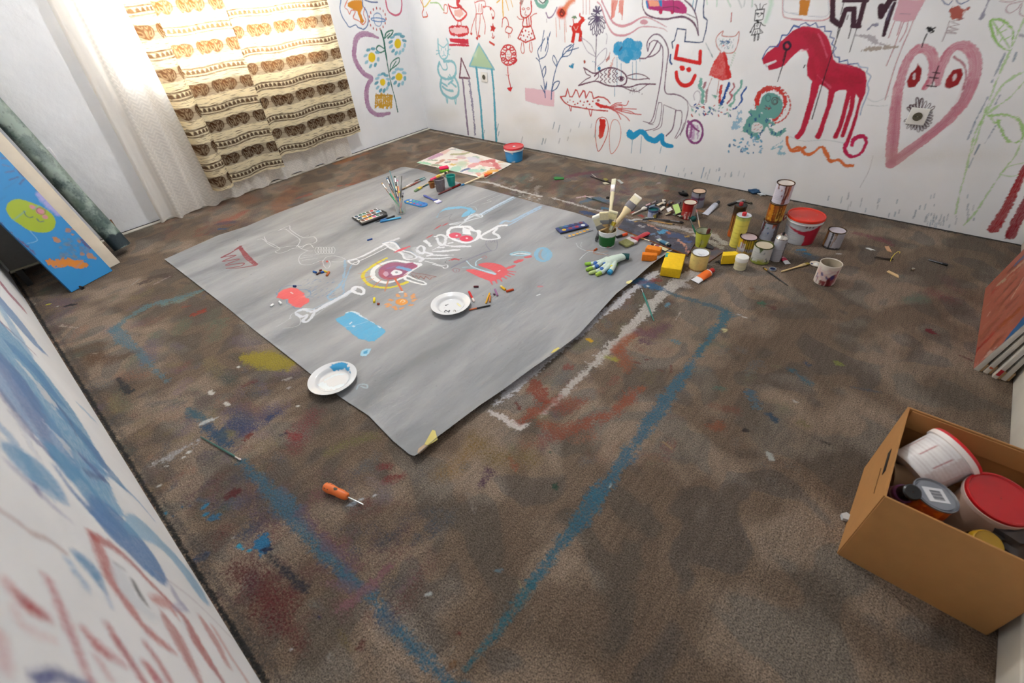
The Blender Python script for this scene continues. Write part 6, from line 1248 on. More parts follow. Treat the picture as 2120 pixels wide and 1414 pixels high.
# ================================================================ PAINTED BOARDS
def painted_board(name, label, f, pts, z, th, base, deco, edge, cat='painted board', res=.004):
    """pts: 4 corners in order; grid of pigment on top, sides in edge colour"""
    P = [at(f, x, y, z) for x, y in pts]; n = 220
    s, t_ = np.meshgrid(np.linspace(0,1, n), np.linspace(0,1, n))
    XY = [(1 - s) * (1 - t_) * P[0][i] + s * (1 - t_) * P[1][i] + s * t_ * P[2][i] + (1 - s) * t_ * P[3][i] for i in range(2)]
    c = sum(P, Vector()) / 4
    root = thing(name, label, cat, (c.x, c.y, z - th))
    up = (P[1] - P[0]).cross(P[2] - P[1]).z > 0
    me = grid_mesh('painted_face', XY[0] - c.x, XY[1] - c.y, 0 * s + th + .0004, flip=not up)
    p = Paint(XY[0].ravel(), XY[1].ravel(),2, z, res); deco(p); p.rgb *= .7 if base != '#e9e4dc' else .9; p.write(me); me.materials.append(pmat(base, .5)); link('painted_face', me, root)
    m = MB(); m.prism([(q.x - c.x, q.y - c.y) for q in P],0, th); m.build('board', mat(edge, .6), root, smooth=False)
    return root
def deco1(p):
    q = random.Random(2); C_ = ['#e8b8a8', '#e0c8d0', '#d8bcd0', '#e8c8b8', '#a8c8b0', '#c8dcd0', '#dcc0a0', '#c4d4b8', '#e4d8c8', '#8cb8a0']
    for _ in range(46): x, y = q.uniform(900,1700), q.uniform(150,420); p.ell('H', x, y, q.uniform(20,60), q.uniform(10,26), q.choice(C_), q.uniform(.4,.8), soft=.004, rough=.02)
    for pts, w, c in (([(980,240),(1020,220),(1060,200)],50, '#c48ab0'),([(1100,180),(1140,160)],40, '#e8c0b4'),([(1200,200),(1300,195),(1360,185)],34, '#b0aa70'),([(1440,190),(1560,190),(1680,210)],24, '#54788c'),([(1400,320),(1480,290),(1560,310),(1660,320)],60, '#e8a0a0'),
                      ([(1500,280),(1600,260),(1640,300),(1680,350)],34, '#d86468'),([(1560,275),(1620,275)],40, '#d85c5c'),([(1150,258),(1230,256)],18, '#d8806c'),([(1290,378),(1360,352)],26, '#4a64a0'),([(1040,290),(1080,275),(1090,262)],30, '#c88c6c'),([(1130,285),(1170,275)],22, '#8c7c74'),([(1240,340),(1220,370)],70, '#a4d4bc'),
                      ([(1400,370),(1480,375)],50, '#a8d8c4'),([(1180,305),(1215,310)],26, '#dcb438'),([(1000,310),(1060,318)],24, '#84986c'),([(850,285),(900,290),(950,300)],26, '#8cd4ac'),([(1180,150),(1220,145)],16, '#7c8490'),([(1480,420),(1560,400)],30, '#e06c3c'),([(1555,395),(1600,378),(1650,370)],44, '#eca830'),([(1460,400),(1520,420)],30, '#e8ac9c'),
                      ([(1600,350),(1680,350)],16, '#d06050'),([(1700,280),(1760,270)],50, '#e8c8a0'),([(1240,230),(1330,240)],20, '#d8b0b8'),([(1390,240),(1440,270)],60, '#e0dcea'),([(940,260),(1030,262)],14, '#6c8c5c'),([(1500,360),(1530,365)],20, '#7cb4a8')): p.stroke('H', pts, w, c, .9, rough=.7)
painted_board('palette_board', 'white board smeared with pastel paint lying in front of the room corner', 'H', [(818,287),(1190,124),(1815,300),(1535,452)],.006,.005, '#e9e4dc', deco1, '#8c867c')
def deco2(p):
    q = random.Random(4); C_ = ['#33384a', '#2c3040', '#4a4c5c', '#3c4a6c', '#5c5460', '#2c4468', '#68606c', '#3a3440']
    for _ in range(90): x, y = q.uniform(840,1760), q.uniform(660,1080); p.ell('F', x, y, q.uniform(30,90), q.uniform(14,36), q.choice(C_), q.uniform(.5,.9), soft=.003, rough=.02)
    for pts, w, c in (([(900,720),(1000,760)],60, '#262a38'),([(1180,700),(1260,760)],40, '#d09478'),([(1240,760),(1300,790)],30, '#c88c74'),([(1340,830),(1400,810)],44, '#3aa0d0'),([(1430,830),(1450,850)],24, '#c86834'),([(1450,880),(1560,870),(1640,920)],60, '#2c4a78'),([(1550,930),(1600,960),(1640,1000)],34, '#e0a080'),
                      ([(1640,940),(1700,950)],40, '#2c5c9c'),([(1660,880),(1700,870)],30, '#b8902c'),([(1030,700),(1060,690)],30, '#d8a838'),([(1000,690),(960,680)],30, '#c8c4cc'),([(1080,740),(1140,770)],30, '#c4bcc0'),([(1500,1000),(1620,1050)],50, '#3a3a48'),([(1640,1030),(1680,1070)],30, '#d08c78'),([(1300,880),(1330,900)],40, '#8c94b0'),([(1180,860),(1260,850)],30, '#6c8cb0')): p.stroke('F', pts, w, c, .9, rough=.9)
painted_board('palette_board', 'wooden board caked in dark blue and orange paint behind the orange sponges', 'F', [(820,775),(905,655),(1800,900),(1670,1105)],.012,.007, '#3c3640', deco2, '#a4693c')
def deco3(p):
    q = random.Random(6)
    for _ in range(20): x, y = q.uniform(1750,2080), q.uniform(960,1150); p.ell('F', x, y, q.uniform(20,60), q.uniform(14,30), q.choice(['#6c6470', '#8c7470', '#54505c']), q.uniform(.5,.9), soft=.003, rough=.02)
    p.stroke('F', [(1960,1100),(2040,1060)],50, '#55525e', .9)
painted_board('palette_board', 'brown board with grey paint sticking out behind the cream paint tin', 'F', [(1690,1060),(1820,940),(2120,1060),(1915,1200)],.005,.004, '#6c5248', deco3, '#7c4c30')
scrap('black_tile', 'small black square chip in front of the lime cup', 'F', [(1890,1020),(1915,990),(1992,1015),(1975,1040)],.008, '#1c1c20', 'chip', th=.004, rough=.3)

# ================================================================ CANS AND POTS
def plabel(cols, lines='#7c84a0'):
    def f(p, r, h):
        q = random.Random(int(h * 9999) % 97)
        for k in range(7): v = h * (.25 + .07 * k); p.stroke(None, [(-r * .9, v),(r * q.uniform(-.2,.5), v)],.0015, lines, .45, smooth=False)
        for c in cols: p.ell(None, q.uniform(-1,1) * r, h * q.uniform(.3,.8),.004,.006, c, .8, rough=.003)
    return f
def d_blue(p, r, h):
    p.stroke(None, [(-.03, h * .74),(-.01, h * .66)],.014, '#d8dce0', .8, rough=.8); p.stroke(None, [(.0,.01),(-.02,.004)],.01, '#e0e0e0', .8, rough=.8)
def bucket(name, label, bp, tp, w, base, deco, lidcol, rtop=None, taper=.84, h=None, lid_deco=None, rimc='#e4e2e2'):
    L0, h0, r = fit(bp, tp, 0, w, h); h = h or h0; t = thing(name, label, 'bucket', L0, facing(L0))
    rb = r * taper * .97
    drum('bucket_body', t, [(rb * .97,0),(rb, .003),(r * .94, h - .012)],(lambda p: deco(p, r, h)), pmat(base, .35))
    b = MB(); b.lathe([(.001,.001),(rb * .97,.001)],40, cap=False); b.build('bucket_bottom', mat(base, .4), t)
    b = MB(); b.lathe([(r * .93, h - .030),(r * .975, h - .029),(r * .98, h - .026),(r * .94, h - .024),(r * .94, h - .018),(r * .99, h - .016),(r * .99, h - .011),(r * .94, h - .010)],64, cap=False); b.build('rim_flange', mat(rimc, .35), t)
    ld = drum('lid', t, [(r * .985, h - .014),(r * 1.01, h - .012),(r * 1.01, h - .002),(r * .99, h + .001),(r * .95, h + .001),(r * .92, h - .004),(r * .5, h - .004),(.001, h - .004)], lid_deco, pmat(lidcol, .25), seg=80)
    return t, r, h
def lid_b(p):
    p.ell(None, 0,0,.001,.001, '#fff', 1)
def star_label(t, r, h):
    m = MB(); m.lathe([(.012,.0),(.012,.001),(.001,.001)],20, cap=False); m.build('round_label', mat('#ece4e4', .4), t, (r * .05, r * .05, h - .0035))
t, r, h = bucket('paint_bucket', 'blue plastic paint bucket with a red lid near the room corner', px('H', 1842,262), px('H', 1840,118),42, '#2f8fcb', d_blue, '#c8303a', h=.118); star_label(t, r, h)
def d_red(p, r, h):
    u = r
    p.poly(None, [(-2.2 * u, .0),(2.2 * u, .0),(2.2 * u, h),(-2.2 * u, h)], '#c41f3e', 1)
    p.poly(None, [(-1.9 * u, .0),(.28 * u, .0),(.36 * u, h * .20),(.28 * u, h * .42),(-.2 * u, h * .50),(-.75 * u, h * .62),(-.9 * u, h * .66),(-.6 * u, h * .64),(.1 * u, h * .58),(.7 * u, h * .68),(1.2 * u, h * .84),(-1.9 * u, h * .88)], '#cfd2d8', 1, rough=.003, smooth=False)
    for v in (.18,.28,.36,.44,.52): p.stroke(None, [(-1.3 * u, h * v),(-.15 * u, h * v)],.002, '#9aa2b4', .7, smooth=False)
    p.stroke(None, [(-1.2 * u, h * .56),(-.95 * u, h * .54)],.004, '#5068a0', .8); p.stroke(None, [(-.9 * u, h * .22),(-.1 * u, h * .18)],.003, '#5068a0', .8)
    for a in (.25,.42,.62): p.stroke(None, [(a * u, h * .84),(a * u - .002, h * .74)],.006, '#7c1c24', .9)
    p.poly(None, [(-.55 * u, h * .06),(.25 * u, h * .06),(.25 * u, h * .36),(-.55 * u, h * .36)], '#dcdfe2', .6)
def lid_r(p):
    for _ in range(6): a, b = rf.uniform(-.2,.2), rf.uniform(.02,.07); p.ell(None, a, b, .006,.004, '#e0a080', .5, rough=.006)
t, r, h = bucket('paint_bucket', 'big white and red paint bucket with a bright red lid near the mural wall', px('G', 1405,815), px('G', 1492,518),80, '#d2d4d8', d_red, '#dc3420', lid_deco=lid_r)
m = MB(); m.tube([(-.0,-r * .98, h - .03),(r * .1,-r * 1.10, h - .05),(r * .15,-r * 1.16, h - .012),(r * .05,-r * 1.02, h - .018)],.003,8); m.build('handle', mat('#a0202c', .4), t)

CANS = []
sx = at('G', 1046,792); _, hs, rs = fit(px('G', 1046,792), px('G', 1190,135),0,39)
hs = hs / 3 - .001
AMB = ['#c8741c', '#a4541c', '#8c2c14', '#d8902c', '#6c2c14']
def d_top(p, r, h):
    plabel(['#5c3440', '#8c4c5c', '#b04c3c'])(p, r, h)
    p.poly(None, [(.05 * r, h),(.8 * r, h),(.75 * r, h * .6),(.5 * r, h * .25),(.35 * r, 0),(.15 * r, 0),(.35 * r, h * .4),(.1 * r, h * .7)], '#a04428', .9, rough=.006)
    for u, l, c in ((.2,.8, '#6c2418'),(.45,.95, '#7c3018'),(.7,.7, '#d88a6c'),(.35,.5, '#dcb0a0'),(-.7,.25, '#8c5040')): drip(p, u * r, h, h * l, .007, c)
def d_mid(p, r, h):
    for u, l, w_, c in ((-.9,.9,.02, '#c8741c'),(-.5,.95,.022, '#d88a24'),(-.2,.8,.012, '#8c3c14'),(.0,.98,.014, '#a8581c'),(.3,.7,.01, '#7c3414'),(.6,.9,.008, '#8c4418'),(.9,.6,.012, '#c8741c'),(-1.2,.7,.02, '#a45018')): drip(p, u * r, h, h * l, w_, c)
    for _ in range(14): p.ell(None, rf.uniform(-1.2,1.2) * r, rf.uniform(.1,.9) * h, .004,.007, '#7c3414', .8, rough=.004)
    p.stroke(None, [(-1.3 * r, .006),(1.3 * r, .006)],.010, '#5c1c14', .9, rough=.6, smooth=False)
def d_low(p, r, h):
    plabel(['#3c9c74', '#2c4c9c', '#3c9c74', '#7c84a0'])(p, r, h)
    p.stroke(None, [(-1.4 * r, 0),(-.95 * r, h * .6),(-.8 * r, h)],.02, '#5c241c', .85, rough=.5); p.stroke(None, [(1.0 * r, 0),(1.0 * r, h)],.03, '#5c4030', .8, rough=.5)
    for u, l, c in ((.35,.25, '#c8602c'),(.55,.2, '#b04c1c'),(.75,.3, '#8c3c1c'),(-.8,.5, '#6c241c')): drip(p, u * r, h, h * l, .008, c)
for k, (lab, base, dc, lidc) in enumerate((('lowest paint can of the tall stack, grey label with blue and green spots', '#b4bacb', d_low, '#b8b0a4'),('middle paint can of the tall stack, yellow with thick amber drips', '#dcb650', d_mid, '#c8b89c'),('topmost paint can of the tall stack, white label and reddish brown drips', '#d4cfdc', d_top, '#cfc8c0'))):
    off = Vector((k * .004, k * .003,0))
    can('paint_can', lab, 'paint can', px('G', 1046,792), px('G', 1190,135),39, base, dc, lidc, '#6c5444', z0=0, h=hs, r=rs, loc=Vector((sx.x, sx.y, k * (hs + .0012))) + off, group='paint cans standing on the carpet')
GP = 'paint cans standing on the carpet'
def d_tan(p, r, h):
    plabel([])(p, r, h); p.stroke(None, [(-1.2 * r, h),(-1.15 * r, 0)],.03, '#c08a2c', .9, rough=.4); drip(p, -.55 * r, h, h * .85,.02, '#d4d6e0'); drip(p, -.25 * r, h, h * 1.0,.008, '#2c2018'); drip(p, -.9 * r, h, h * .9,.006, '#7c4c14'); drip(p, .0, h, h * .8,.004, '#a07030'); drip(p, .15 * r, h, h * .5,.006, '#8c6c3c')
    p.stroke(None, [(-1.5 * r, .004),(1.5 * r, .004)],.010, '#241c18', .9, rough=.8, smooth=False)
can('paint_can', 'white paint can with black and ochre drips, rightmost can, standing alone', 'paint can', px('G', 1785,893), px('G', 1855,695),40, '#b9bac2', d_tan, '#c4bcc4', '#5c4a34', group=GP)
def d_olive(p, r, h):
    plabel(['#8c8c94', '#6c6c7c'])(p, r, h); p.stroke(None, [(-1.5 * r, .008),(0,.006),(1.5 * r, .008)],[.012,.022,.014], '#93a020', .9, rough=.8); p.ell(None, .1 * r, .022,.02,.012, '#b0b03c', .6, soft=.006); drip(p, -.15 * r, h, h * .25,.014, '#566a3c'); p.stroke(None, [(-1.4 * r, .002),(1.4 * r, .002)],.005, '#1c2414', .9, smooth=False)
    for u in (-1.0,.8): p.ell(None, u * r, .02,.004,.008, '#3c4c34', .9, rough=.004)
can('paint_can', 'pale grey paint can with olive green rim and foot, in front of the stack', 'paint can', px('G', 960,1062), px('G', 1000,865),41.5, '#c9cac6', d_olive, '#c8bca4', '#5c6434', group=GP)
def d_yel(p, r, h):
    p.poly(None, [(-2 * r, h * .35),(2 * r, h * .45),(2 * r, h),(-2 * r, h)], '#dcb820', 1, rough=.006)
    p.poly(None, [(-.8 * r, h * .3),(-.1 * r, h * .25),(-.1 * r, h * .72),(-.8 * r, h * .75)], '#d8d4dc', .9, rough=.003)
    for u, l, c in ((-.5,.6, '#8c2c24'),(-.3,.5, '#4c3414'),(-.05,.9, '#5c3c14'),(.15,.95, '#4c3414'),(.4,.7, '#7c5c1c'),(.75,.5, '#7c5c1c')): drip(p, u * r, h, h * l, .005, c)
    p.stroke(None, [(-1.4 * r, h * .10),(1.4 * r, h * .10)],.016, '#d0a428', .8, rough=.9, smooth=False)
can('paint_can', 'yellow-splashed paint can with dark rim, half hidden behind the pale grey can', 'paint can', px('G', 792,955), px('G', 840,775),38.5, '#a9a8b4', d_yel, '#c0acb0', '#4c3428', group=GP)
def d_purp(p, r, h):
    p.poly(None, [(-3 * r, h * .52),(3 * r, h * .52),(3 * r, h * .68),(-3 * r, h * .68)], '#6c4464', 1); drip(p, .15 * r, h, h * .65,.007, '#2c2024')
    p.poly(None, [(-3 * r, h * .72),(3 * r, h * .72),(3 * r, h * .8),(-3 * r, h * .8)], '#a4a0b0', .6)
can('paint_can', 'grey paint can with a purple band, farthest can near the mural wall', 'paint can', px('G', 232,425), px('G', 247,243),30.5, '#8f909c', d_purp, '#c4a48c', '#4c443c', group=GP)
def d_rd(p, r, h):
    p.poly(None, [(-3 * r, h * .45),(.55 * r, h * .5),(.55 * r, h),(-3 * r, h)], '#ac1c18', 1, rough=.004)
    for u, l, w_ in ((-1.3,1,.03),(-.9,1.0,.02),(-.6,1.0,.012),(-.35,.75,.008),(-.1,.95,.012),(.12,.7,.008),(.35,.9,.01),(.5,.6,.008)): drip(p, u * r, h, h * l, w_, '#a81a18')
    p.stroke(None, [(-1.5 * r, .003),(1.5 * r, .003)],.009, '#8c1414', .9, smooth=False); p.poly(None, [(.6 * r, h * .2),(1.3 * r, h * .2),(1.3 * r, h * .9),(.6 * r, h * .8)], '#9c9aa4', .8, rough=.004)
can('paint_can', 'paint can with red paint run down its white side, before the purple-banded one', 'paint can', px('G', 128,560), px('G', 183,382),30, '#d8c8c4', d_rd, '#d8ccb8', '#8c1c18', group=GP)
def d_cream(p, r, h):
    p.stroke(None, [(-1.5 * r, .004),(1.5 * r, .004)],.008, '#8c4414', .8, rough=.6, smooth=False)
    for _ in range(26): p.stroke(None, [(rf.uniform(-1.2,1.2) * r, rf.uniform(.02,.8) * h),(rf.uniform(-1.2,1.2) * r, rf.uniform(.02,.8) * h)],.0015, '#d8c480', .5)
    p.ell(None, .1 * r, h * .3,.02,.016, '#e4c878', .5, soft=.01)
def ld(p):
    for _ in range(8): p.stroke(None, [(rf.uniform(-.06,.06), rf.uniform(.01,.03)),(rf.uniform(-.06,.06), rf.uniform(.01,.03))],.002, '#9aa4b4', .7)
can('paint_tin', 'cream-yellow paint tin with a white lid beside the big yellow sponge', 'paint can', px('F', 1790,1262), px('F', 1813,1065),40, '#e2cf84', d_cream, '#e0e4ea', '#9c9478', lid_deco=ld, z0=.0)
def d_mini(p, r, h):
    p.poly(None, [(-3 * r, h * .78),(3 * r, h * .78),(3 * r, h),(-3 * r, h)], '#2c4c80', .95, rough=.002); p.poly(None, [(.1 * r, 0),(.8 * r, 0),(.8 * r, h * .6),(.1 * r, h * .5)], '#c8b438', .9, rough=.003); p.poly(None, [(.7 * r, 0),(1.6 * r, 0),(1.6 * r, h * .7),(.7 * r, h * .7)], '#2c2c30', .9, rough=.003); drip(p, -.2 * r, h * .8, h * .3,.004, '#3c5890')
def open_pot(name, label, cat, bp, tp, w, base, deco, rimc, inner, taper=1.0, liquid=None, h=None, rim_r=.0025, group=None, rough=.35, flare=1.0, z0=0.0, bot=True):
    L0, h0, r = fit(bp, tp, z0, w, h); h = h or h0; t = thing(name, label, cat, L0, facing(L0), group); rb = r * taper
    drum('pot_body', t, [(rb * .97,0),(rb, .003),(r, h)],(lambda p: deco(p, r, h)) if deco else None, pmat(base, rough))
    m = MB(); m.lathe([(r * .999, h - .001),(r * .93, h - .001),(rb * .92,.004),(.001,.004)],48, cap=False); m.build('inside', mat(inner, .5), t)
    m = MB(); m.lathe([(r * .93 + rim_r, h + rim_r) if False else (r * .94, h),(r * .96, h + rim_r),(r * 1.0, h + rim_r),(r * 1.02, h),(r * 1.0, h - rim_r),(r * .95, h - rim_r)],56, cap=False); m.build('rim', mat(rimc, .35), t)
    if liquid: m = MB(); m.lathe([(.001, h * liquid[0]),(rb + (r - rb) * liquid[0] - r * .075, h * liquid[0])],40, cap=False); m.build('paint_inside', mat(liquid[1],.2), t)
    return t, L0, r, h
open_pot('small_paint_tin', 'tiny blue and white tin of teal paint among the paint tubes', 'tin', px('F', 1243,640), px('F', 1250,548),22, '#a8b0cc', d_mini, '#4c5c80', '#2c5c60', liquid=(.8, '#2c6c6c'))
# green pot, lime cup, mug
def d_green(p, r, h):
    p.poly(None, [(-3.3 * r, h * .13),(0, h * .10),(3.3 * r, h * .13),(3.3 * r, h * .80),(0, h * .74),(-3.3 * r, h * .8)], '#0f6a24', 1, rough=.002)
    for v in (.25,.4,.55,.68): p.stroke(None, [(-1.6 * r, h * (v + .03)),(0, h * v),(1.6 * r, h * (v + .04))],.0025, '#1c8434', .6)
    for a in (.1,.2,.35): p.stroke(None, [(a * r, h * .13),(a * r, h * .08)],.004, '#c0505c', .8)
pot = open_pot('green_pot', 'white plastic pot wrapped in green holding wide brushes on the grey paper corner', 'pot', px('F', 682,985), px('F', 700,800),38, '#e4e6ea', d_green, '#eceef0', '#c8b890', .86, z0=PZ)
def d_lime(p, r, h):
    p.stroke(None, [(-.05 * r, h * .62),(-.02 * r, h * .4),(-.3 * r, .0)],.004, '#24241c', .9); p.ell(None, .1 * r, h * .45,.012,.016, '#d0d4a0', .5, rough=.005); p.ell(None, -.5 * r, h * .3,.014,.01, '#a8b038', .5, rough=.005)
cup = open_pot('lime_cup', 'lime yellow tapered cup holding two thin brushes behind the cream tin', 'cup', px('F', 1828,1000), px('F', 1858,812),33, '#c4cc4c', d_lime, '#54643c', '#cfd4b8', .72)
def d_mug(p, r, h):
    q = random.Random(8)
    for _ in range(26): p.stroke(None, [(q.uniform(-1.3,1.3) * r, h * q.uniform(.1,.9)),(q.uniform(-1.3,1.3) * r, h * q.uniform(.1,.9))], q.uniform(.003,.01), q.choice(['#e8c4bc', '#d8b0b8', '#d4c8d8', '#e0b4a8']),.5, soft=.002)
    for u, v0, l, w_, c in ((-.75,.35,.25,.006, '#a07080'),(-.95,.5,.2,.005, '#5c5c84'),(-.3,.22,.18,.008, '#8c4c44'),(.0,.2,.2,.010, '#8c2c34'),(.3,.4,.4,.007, '#7c2430'),(.5,.45,.45,.011, '#7a1a24'),(.65,.55,.5,.008, '#8c2c34'),(.8,.6,.6,.010, '#a04c54'),(.4,.3,.3,.01, '#6c1820'),(1.0,.8,.6,.006, '#b87078')): drip(p, u * r, h * v0, h * l, w_, c)
    for u, v in ((.05,.52),(.5,.5),(-.45,.62),(.62,.58)): p.stroke(None, [(u * r, h * v),(u * r + .006, h * (v - .1))],.009, '#343c80', .85, rough=.8)
mug = open_pot('paint_splattered_mug', 'cream mug splattered with red and blue paint, standing alone nearest the camera', 'mug', px('G', 1702,1300), px('G', 1795,1088),47, '#dcd2c8', d_mug, '#e0d8cc', '#b4a894', .96, rim_r=.0035)
def d_jar(p, r, h):
    for v in (.2,.35,.5): p.stroke(None, [(-2 * r, h * v),(2 * r, h * v)],.002, '#c8c0a4', .5, smooth=False)
t = can('cream_jar', 'small cream plastic jar with a white screw lid in front of the cans', 'jar', px('G', 728,1145), px('G', 765,1010),27, '#dcd6b4', d_jar, '#ecebe6', '#ecebe6')
m = MB(); L0, hj, rj = fit(px('G', 728,1145), px('G', 765,1010),0,27); m.lathe([(rj * 1.0, hj * .68),(rj * 1.03, hj * .69),(rj * 1.03, hj * .985),(rj * .98, hj + .001),(.001, hj + .001)],48, cap=False); m.build('screw_lid', mat('#ecebe6', .35), t)
# thinner bottles
def bottle(label, bp, tp, w, base, deco, shoulder, top, capc, group):
    L0, h, r = fit(bp, tp, 0, w); t = thing('thinner_bottle', label, 'bottle', L0, facing(L0), group)
    drum('bottle_body', t, [(r * .9,0),(r * .96,.003),(r * .96, h * .93),(r, h * .95),(r, h)], lambda p: deco(p, r, h), pmat(base, .35))
    m = MB(); m.lathe([(r, h),(r * .98, h + .002),(r * .93, h - .002),(.001, h - .001)],48, cap=False); m.build('top_disc', mat(top, .3), t)
    m = MB(); m.lathe([(r * 1.0, h - .001),(r * 1.03, h),(r * 1.0, h + .002),(r * .97, h)],48, cap=False); m.build('seam_ring', mat(shoulder, .3), t)
    m = MB(); m.lathe([(r * .30, h - .001),(r * .30, h + .014),(r * .27, h + .016),(.001, h + .016)],24, cap=False); m.build('cap', mat(capc, .4), t)
    m = MB(); m.lathe([(.001,.001),(r * .9,.001)],32, cap=False); m.build('bottle_bottom', mat(base, .4), t)
def d_lemon(p, r, h):
    for v in (.1,.22,.35,.5,.62,.75): p.stroke(None, [(-1.3 * r, h * v),(0, h * (v - .015)),(1.3 * r, h * v)],.003, '#d8c84c', .6)
    p.stroke(None, [(-1.5 * r, h * .97),(1.5 * r, h * .97)],.022, '#a4c478', .6, soft=.006, smooth=False)
def d_amb(p, r, h):
    p.poly(None, [(-3 * r, h * .72),(3 * r, h * .72),(3 * r, h),(-3 * r, h)], '#2c241c', .95, rough=.005)
    for u, l in ((-1.1,1),(-.6,.8),(-.2,.95),(.3,.7),(.8,.9)): drip(p, u * r, h * .75, h * .7 * l, .008, rf.choice(['#5c2c10', '#b8701c', '#8c4414']))
    p.ell(None, -.9 * r, h * .12,.014,.02, '#c85c1c', .9, rough=.005)
bottle('lemon yellow thinner bottle with a red cap between the lime cup and the can stack', px('G', 688,885), px('G', 795,537),31.5, '#e3d864', d_lemon, '#4c6c40', '#c8ccd4', '#c02430', 'thinner bottles with red caps')
bottle('dark amber-stained thinner bottle with a red cap behind the lemon yellow one', px('G', 655,770), px('G', 780,425),27, '#a8702c', d_amb, '#241c18', '#2c2824', '#b02028', 'thinner bottles with red caps')
# spray can
L0, h, r = fit(px('G', 1140,1045), px('G', 1208,790),0,26); t = thing('spray_can', 'silver-white spray can with a black nozzle in front of the big red bucket', 'spray can', L0, facing(L0))
def d_spray(p, r, h):
    for v in np.linspace(.08,.55,9): p.stroke(None, [(-1.2 * r, h * v),(1.0 * r, h * v)],.0015, '#8c909c', .6, smooth=False)
    p.stroke(None, [(1.25 * r, 0),(1.2 * r, h * .8)],.010, '#4c1420', .9, rough=.6)
drum('can_body', t, [(r * .95,0),(r, .003),(r, h)], lambda p: d_spray(p, r, h), pmat('#c3c5cf', .3,.2))
m = MB(); m.lathe([(r, h - .001),(r * 1.04, h),(r * 1.04, h + .003),(r * .95, h + .006),(r * .8, h + .013),(r * .5, h + .017),(r * .48, h + .020),(r * .3, h + .020),(.001, h + .018)],40, cap=False); m.build('metal_dome', mat('#c8c6c0', .2,.9), t)
m = MB(); m.lathe([(r * .22, h + .017),(r * .22, h + .028),(r * .16, h + .032),(.001, h + .032)],20, cap=False); m.build('nozzle', mat('#1c1c20', .4), t)
m = MB(); m.lathe([(.001,.001),(r * .95,.001)],32, cap=False); m.build('can_bottom', mat('#a0a0a4', .3,.8), t)

# ================================================================ JAR OF BRUSHES ON THE PAPER
jb, jh, jr = fit(px('W', 985,985), px('W', 960,735), PZ, 26); jr = .034
t = thing('brush_jar', 'clear glass jar crammed with thin paintbrushes on the grey paper', 'jar', jb)
m = MB(); m.lathe([(.001,0),(jr * .92,0),(jr, .004),(jr, jh - .01),(jr * .95, jh - .004),(jr * .97, jh),(jr * .93, jh + .001),(jr * .90, jh - .004),(jr * .94, jh - .012),(jr * .94,.008),(jr * .88,.005),(.001,.005)],48, cap=False)
m.build('glass', mat('#e4ecea', .04, alpha=.22), t)
JB = [  # (base offset x, y, top pixel in W frame, top height, handle colour, tip colour, label)
    ((-.012,-.014),(690,515),.165, '#2c9c64', '#d8c8b8', 'green-handled brush leaning far left in the glass jar', 'tip', '#16181a'),
    ((.010,-.010),(765,205),.225, '#2c7c84', '#2c7c84', 'tall teal brush handle, highest in the glass jar', 'end', '#2c7c84'),
    ((.004,.012),(733,308),.205, '#16181a', '#16181a', 'thin black brush just left of the tall teal handle', 'end', '#16181a'),
    ((-.010,.012),(712,335),.200, '#202428', '#2c5c84', 'thin brush with a blue tip left of the black one in the jar', 'tip', '#202428'),
    ((.0,-.018),(855,302),.205, '#241c18', '#2c3c2c', 'black brush with a dark green tip right of the teal handle', 'tip', '#241c18'),
    ((.014,.006),(905,370),.19, '#d8906c', '#c8748c', 'brush with a pink-stained tip near the middle of the jar', 'tip', '#d8906c'),
    ((-.016,.004),(985,305),.205, '#343434', '#343434', 'dark grey brush leaning right in the glass jar', 'end', '#343434'),
    ((.018,-.004),(620,425),.175, '#b4683c', '#c8a46c', 'brush with a tan tip and white ferrule, leaning farthest left', 'tip', '#e8e4dc'),
    ((-.006,-.006),(755,455),.165, '#d49468', '#d8b4ac', 'peach-handled brush with a pale tip in the glass jar', 'tip', '#d49468'),
    ((-.020,-.004),(880,490),.155, '#d8b060', '#e0d8a8', 'brush with a cream tip standing upright in the jar', 'tip', '#d8b060'),
    ((-.004,.020),(940,575),.135, '#c4a43c', '#d8d040', 'yellow-tipped brush at the right of the jar', 'tip', '#c4a43c'),
    ((-.012,.016),(1010,600),.13, '#8c6c7c', '#8c8c94', 'thin mauve brush at the right edge of the jar', 'tip', '#8c6c7c'),
    ((.006,-.022),(1005,655),.12, '#a83c34', '#3c3438', 'short red-handled brush at the right edge of the jar', 'tip', '#a83c34'),
    ((.020,.010),(880,560),.14, '#2c4c8c', '#24242c', 'dark blue brush low in the middle of the jar', 'tip', '#2c4c8c')]
for (ox, oy), tp, hz, hc, tc_, lab, kind, _ in JB:
    k = .8; top = at('W', *tp, hz); bot = Vector((jb.x + ox * k, jb.y + oy * k, PZ + .010))
    # keep the shaft inside the jar mouth
    if kind == 'end': bot2, top2 = bot, top
    dz = (jh - .006 - .010) / max(top.z - bot.z, .01); mth = bot + (top - bot) * dz; d = Vector((mth.x - jb.x, mth.y - jb.y)); lim = jr * .80
    if d.length > lim: sh = d * (1 - lim / d.length) / max(1 - dz, .15); bot.x += -0; bot = Vector((bot.x - d.x * (1 - lim / d.length) / (1 - dz), bot.y - d.y * (1 - lim / d.length) / (1 - dz), bot.z))
    d = Vector((bot.x - jb.x, bot.y - jb.y))
    if d.length > jr * .84: bot.x = jb.x + d.x * jr * .84 / d.length; bot.y = jb.y + d.y * jr * .84 / d.length
    fat = .0042 if kind == 'end' and hc == '#2c7c84' else .0054
    if kind == 'tip': round_brush(lab, top, bot, hc, tc_, fat, '#b8b8b4' if tp[0] > 640 else '#e8e4dc', .018,.03, group='brushes in the glass jar')
    else: round_brush(lab, bot, top, hc, '#2c2824', fat, '#a8a8a4', .014,.02, group='brushes in the glass jar')
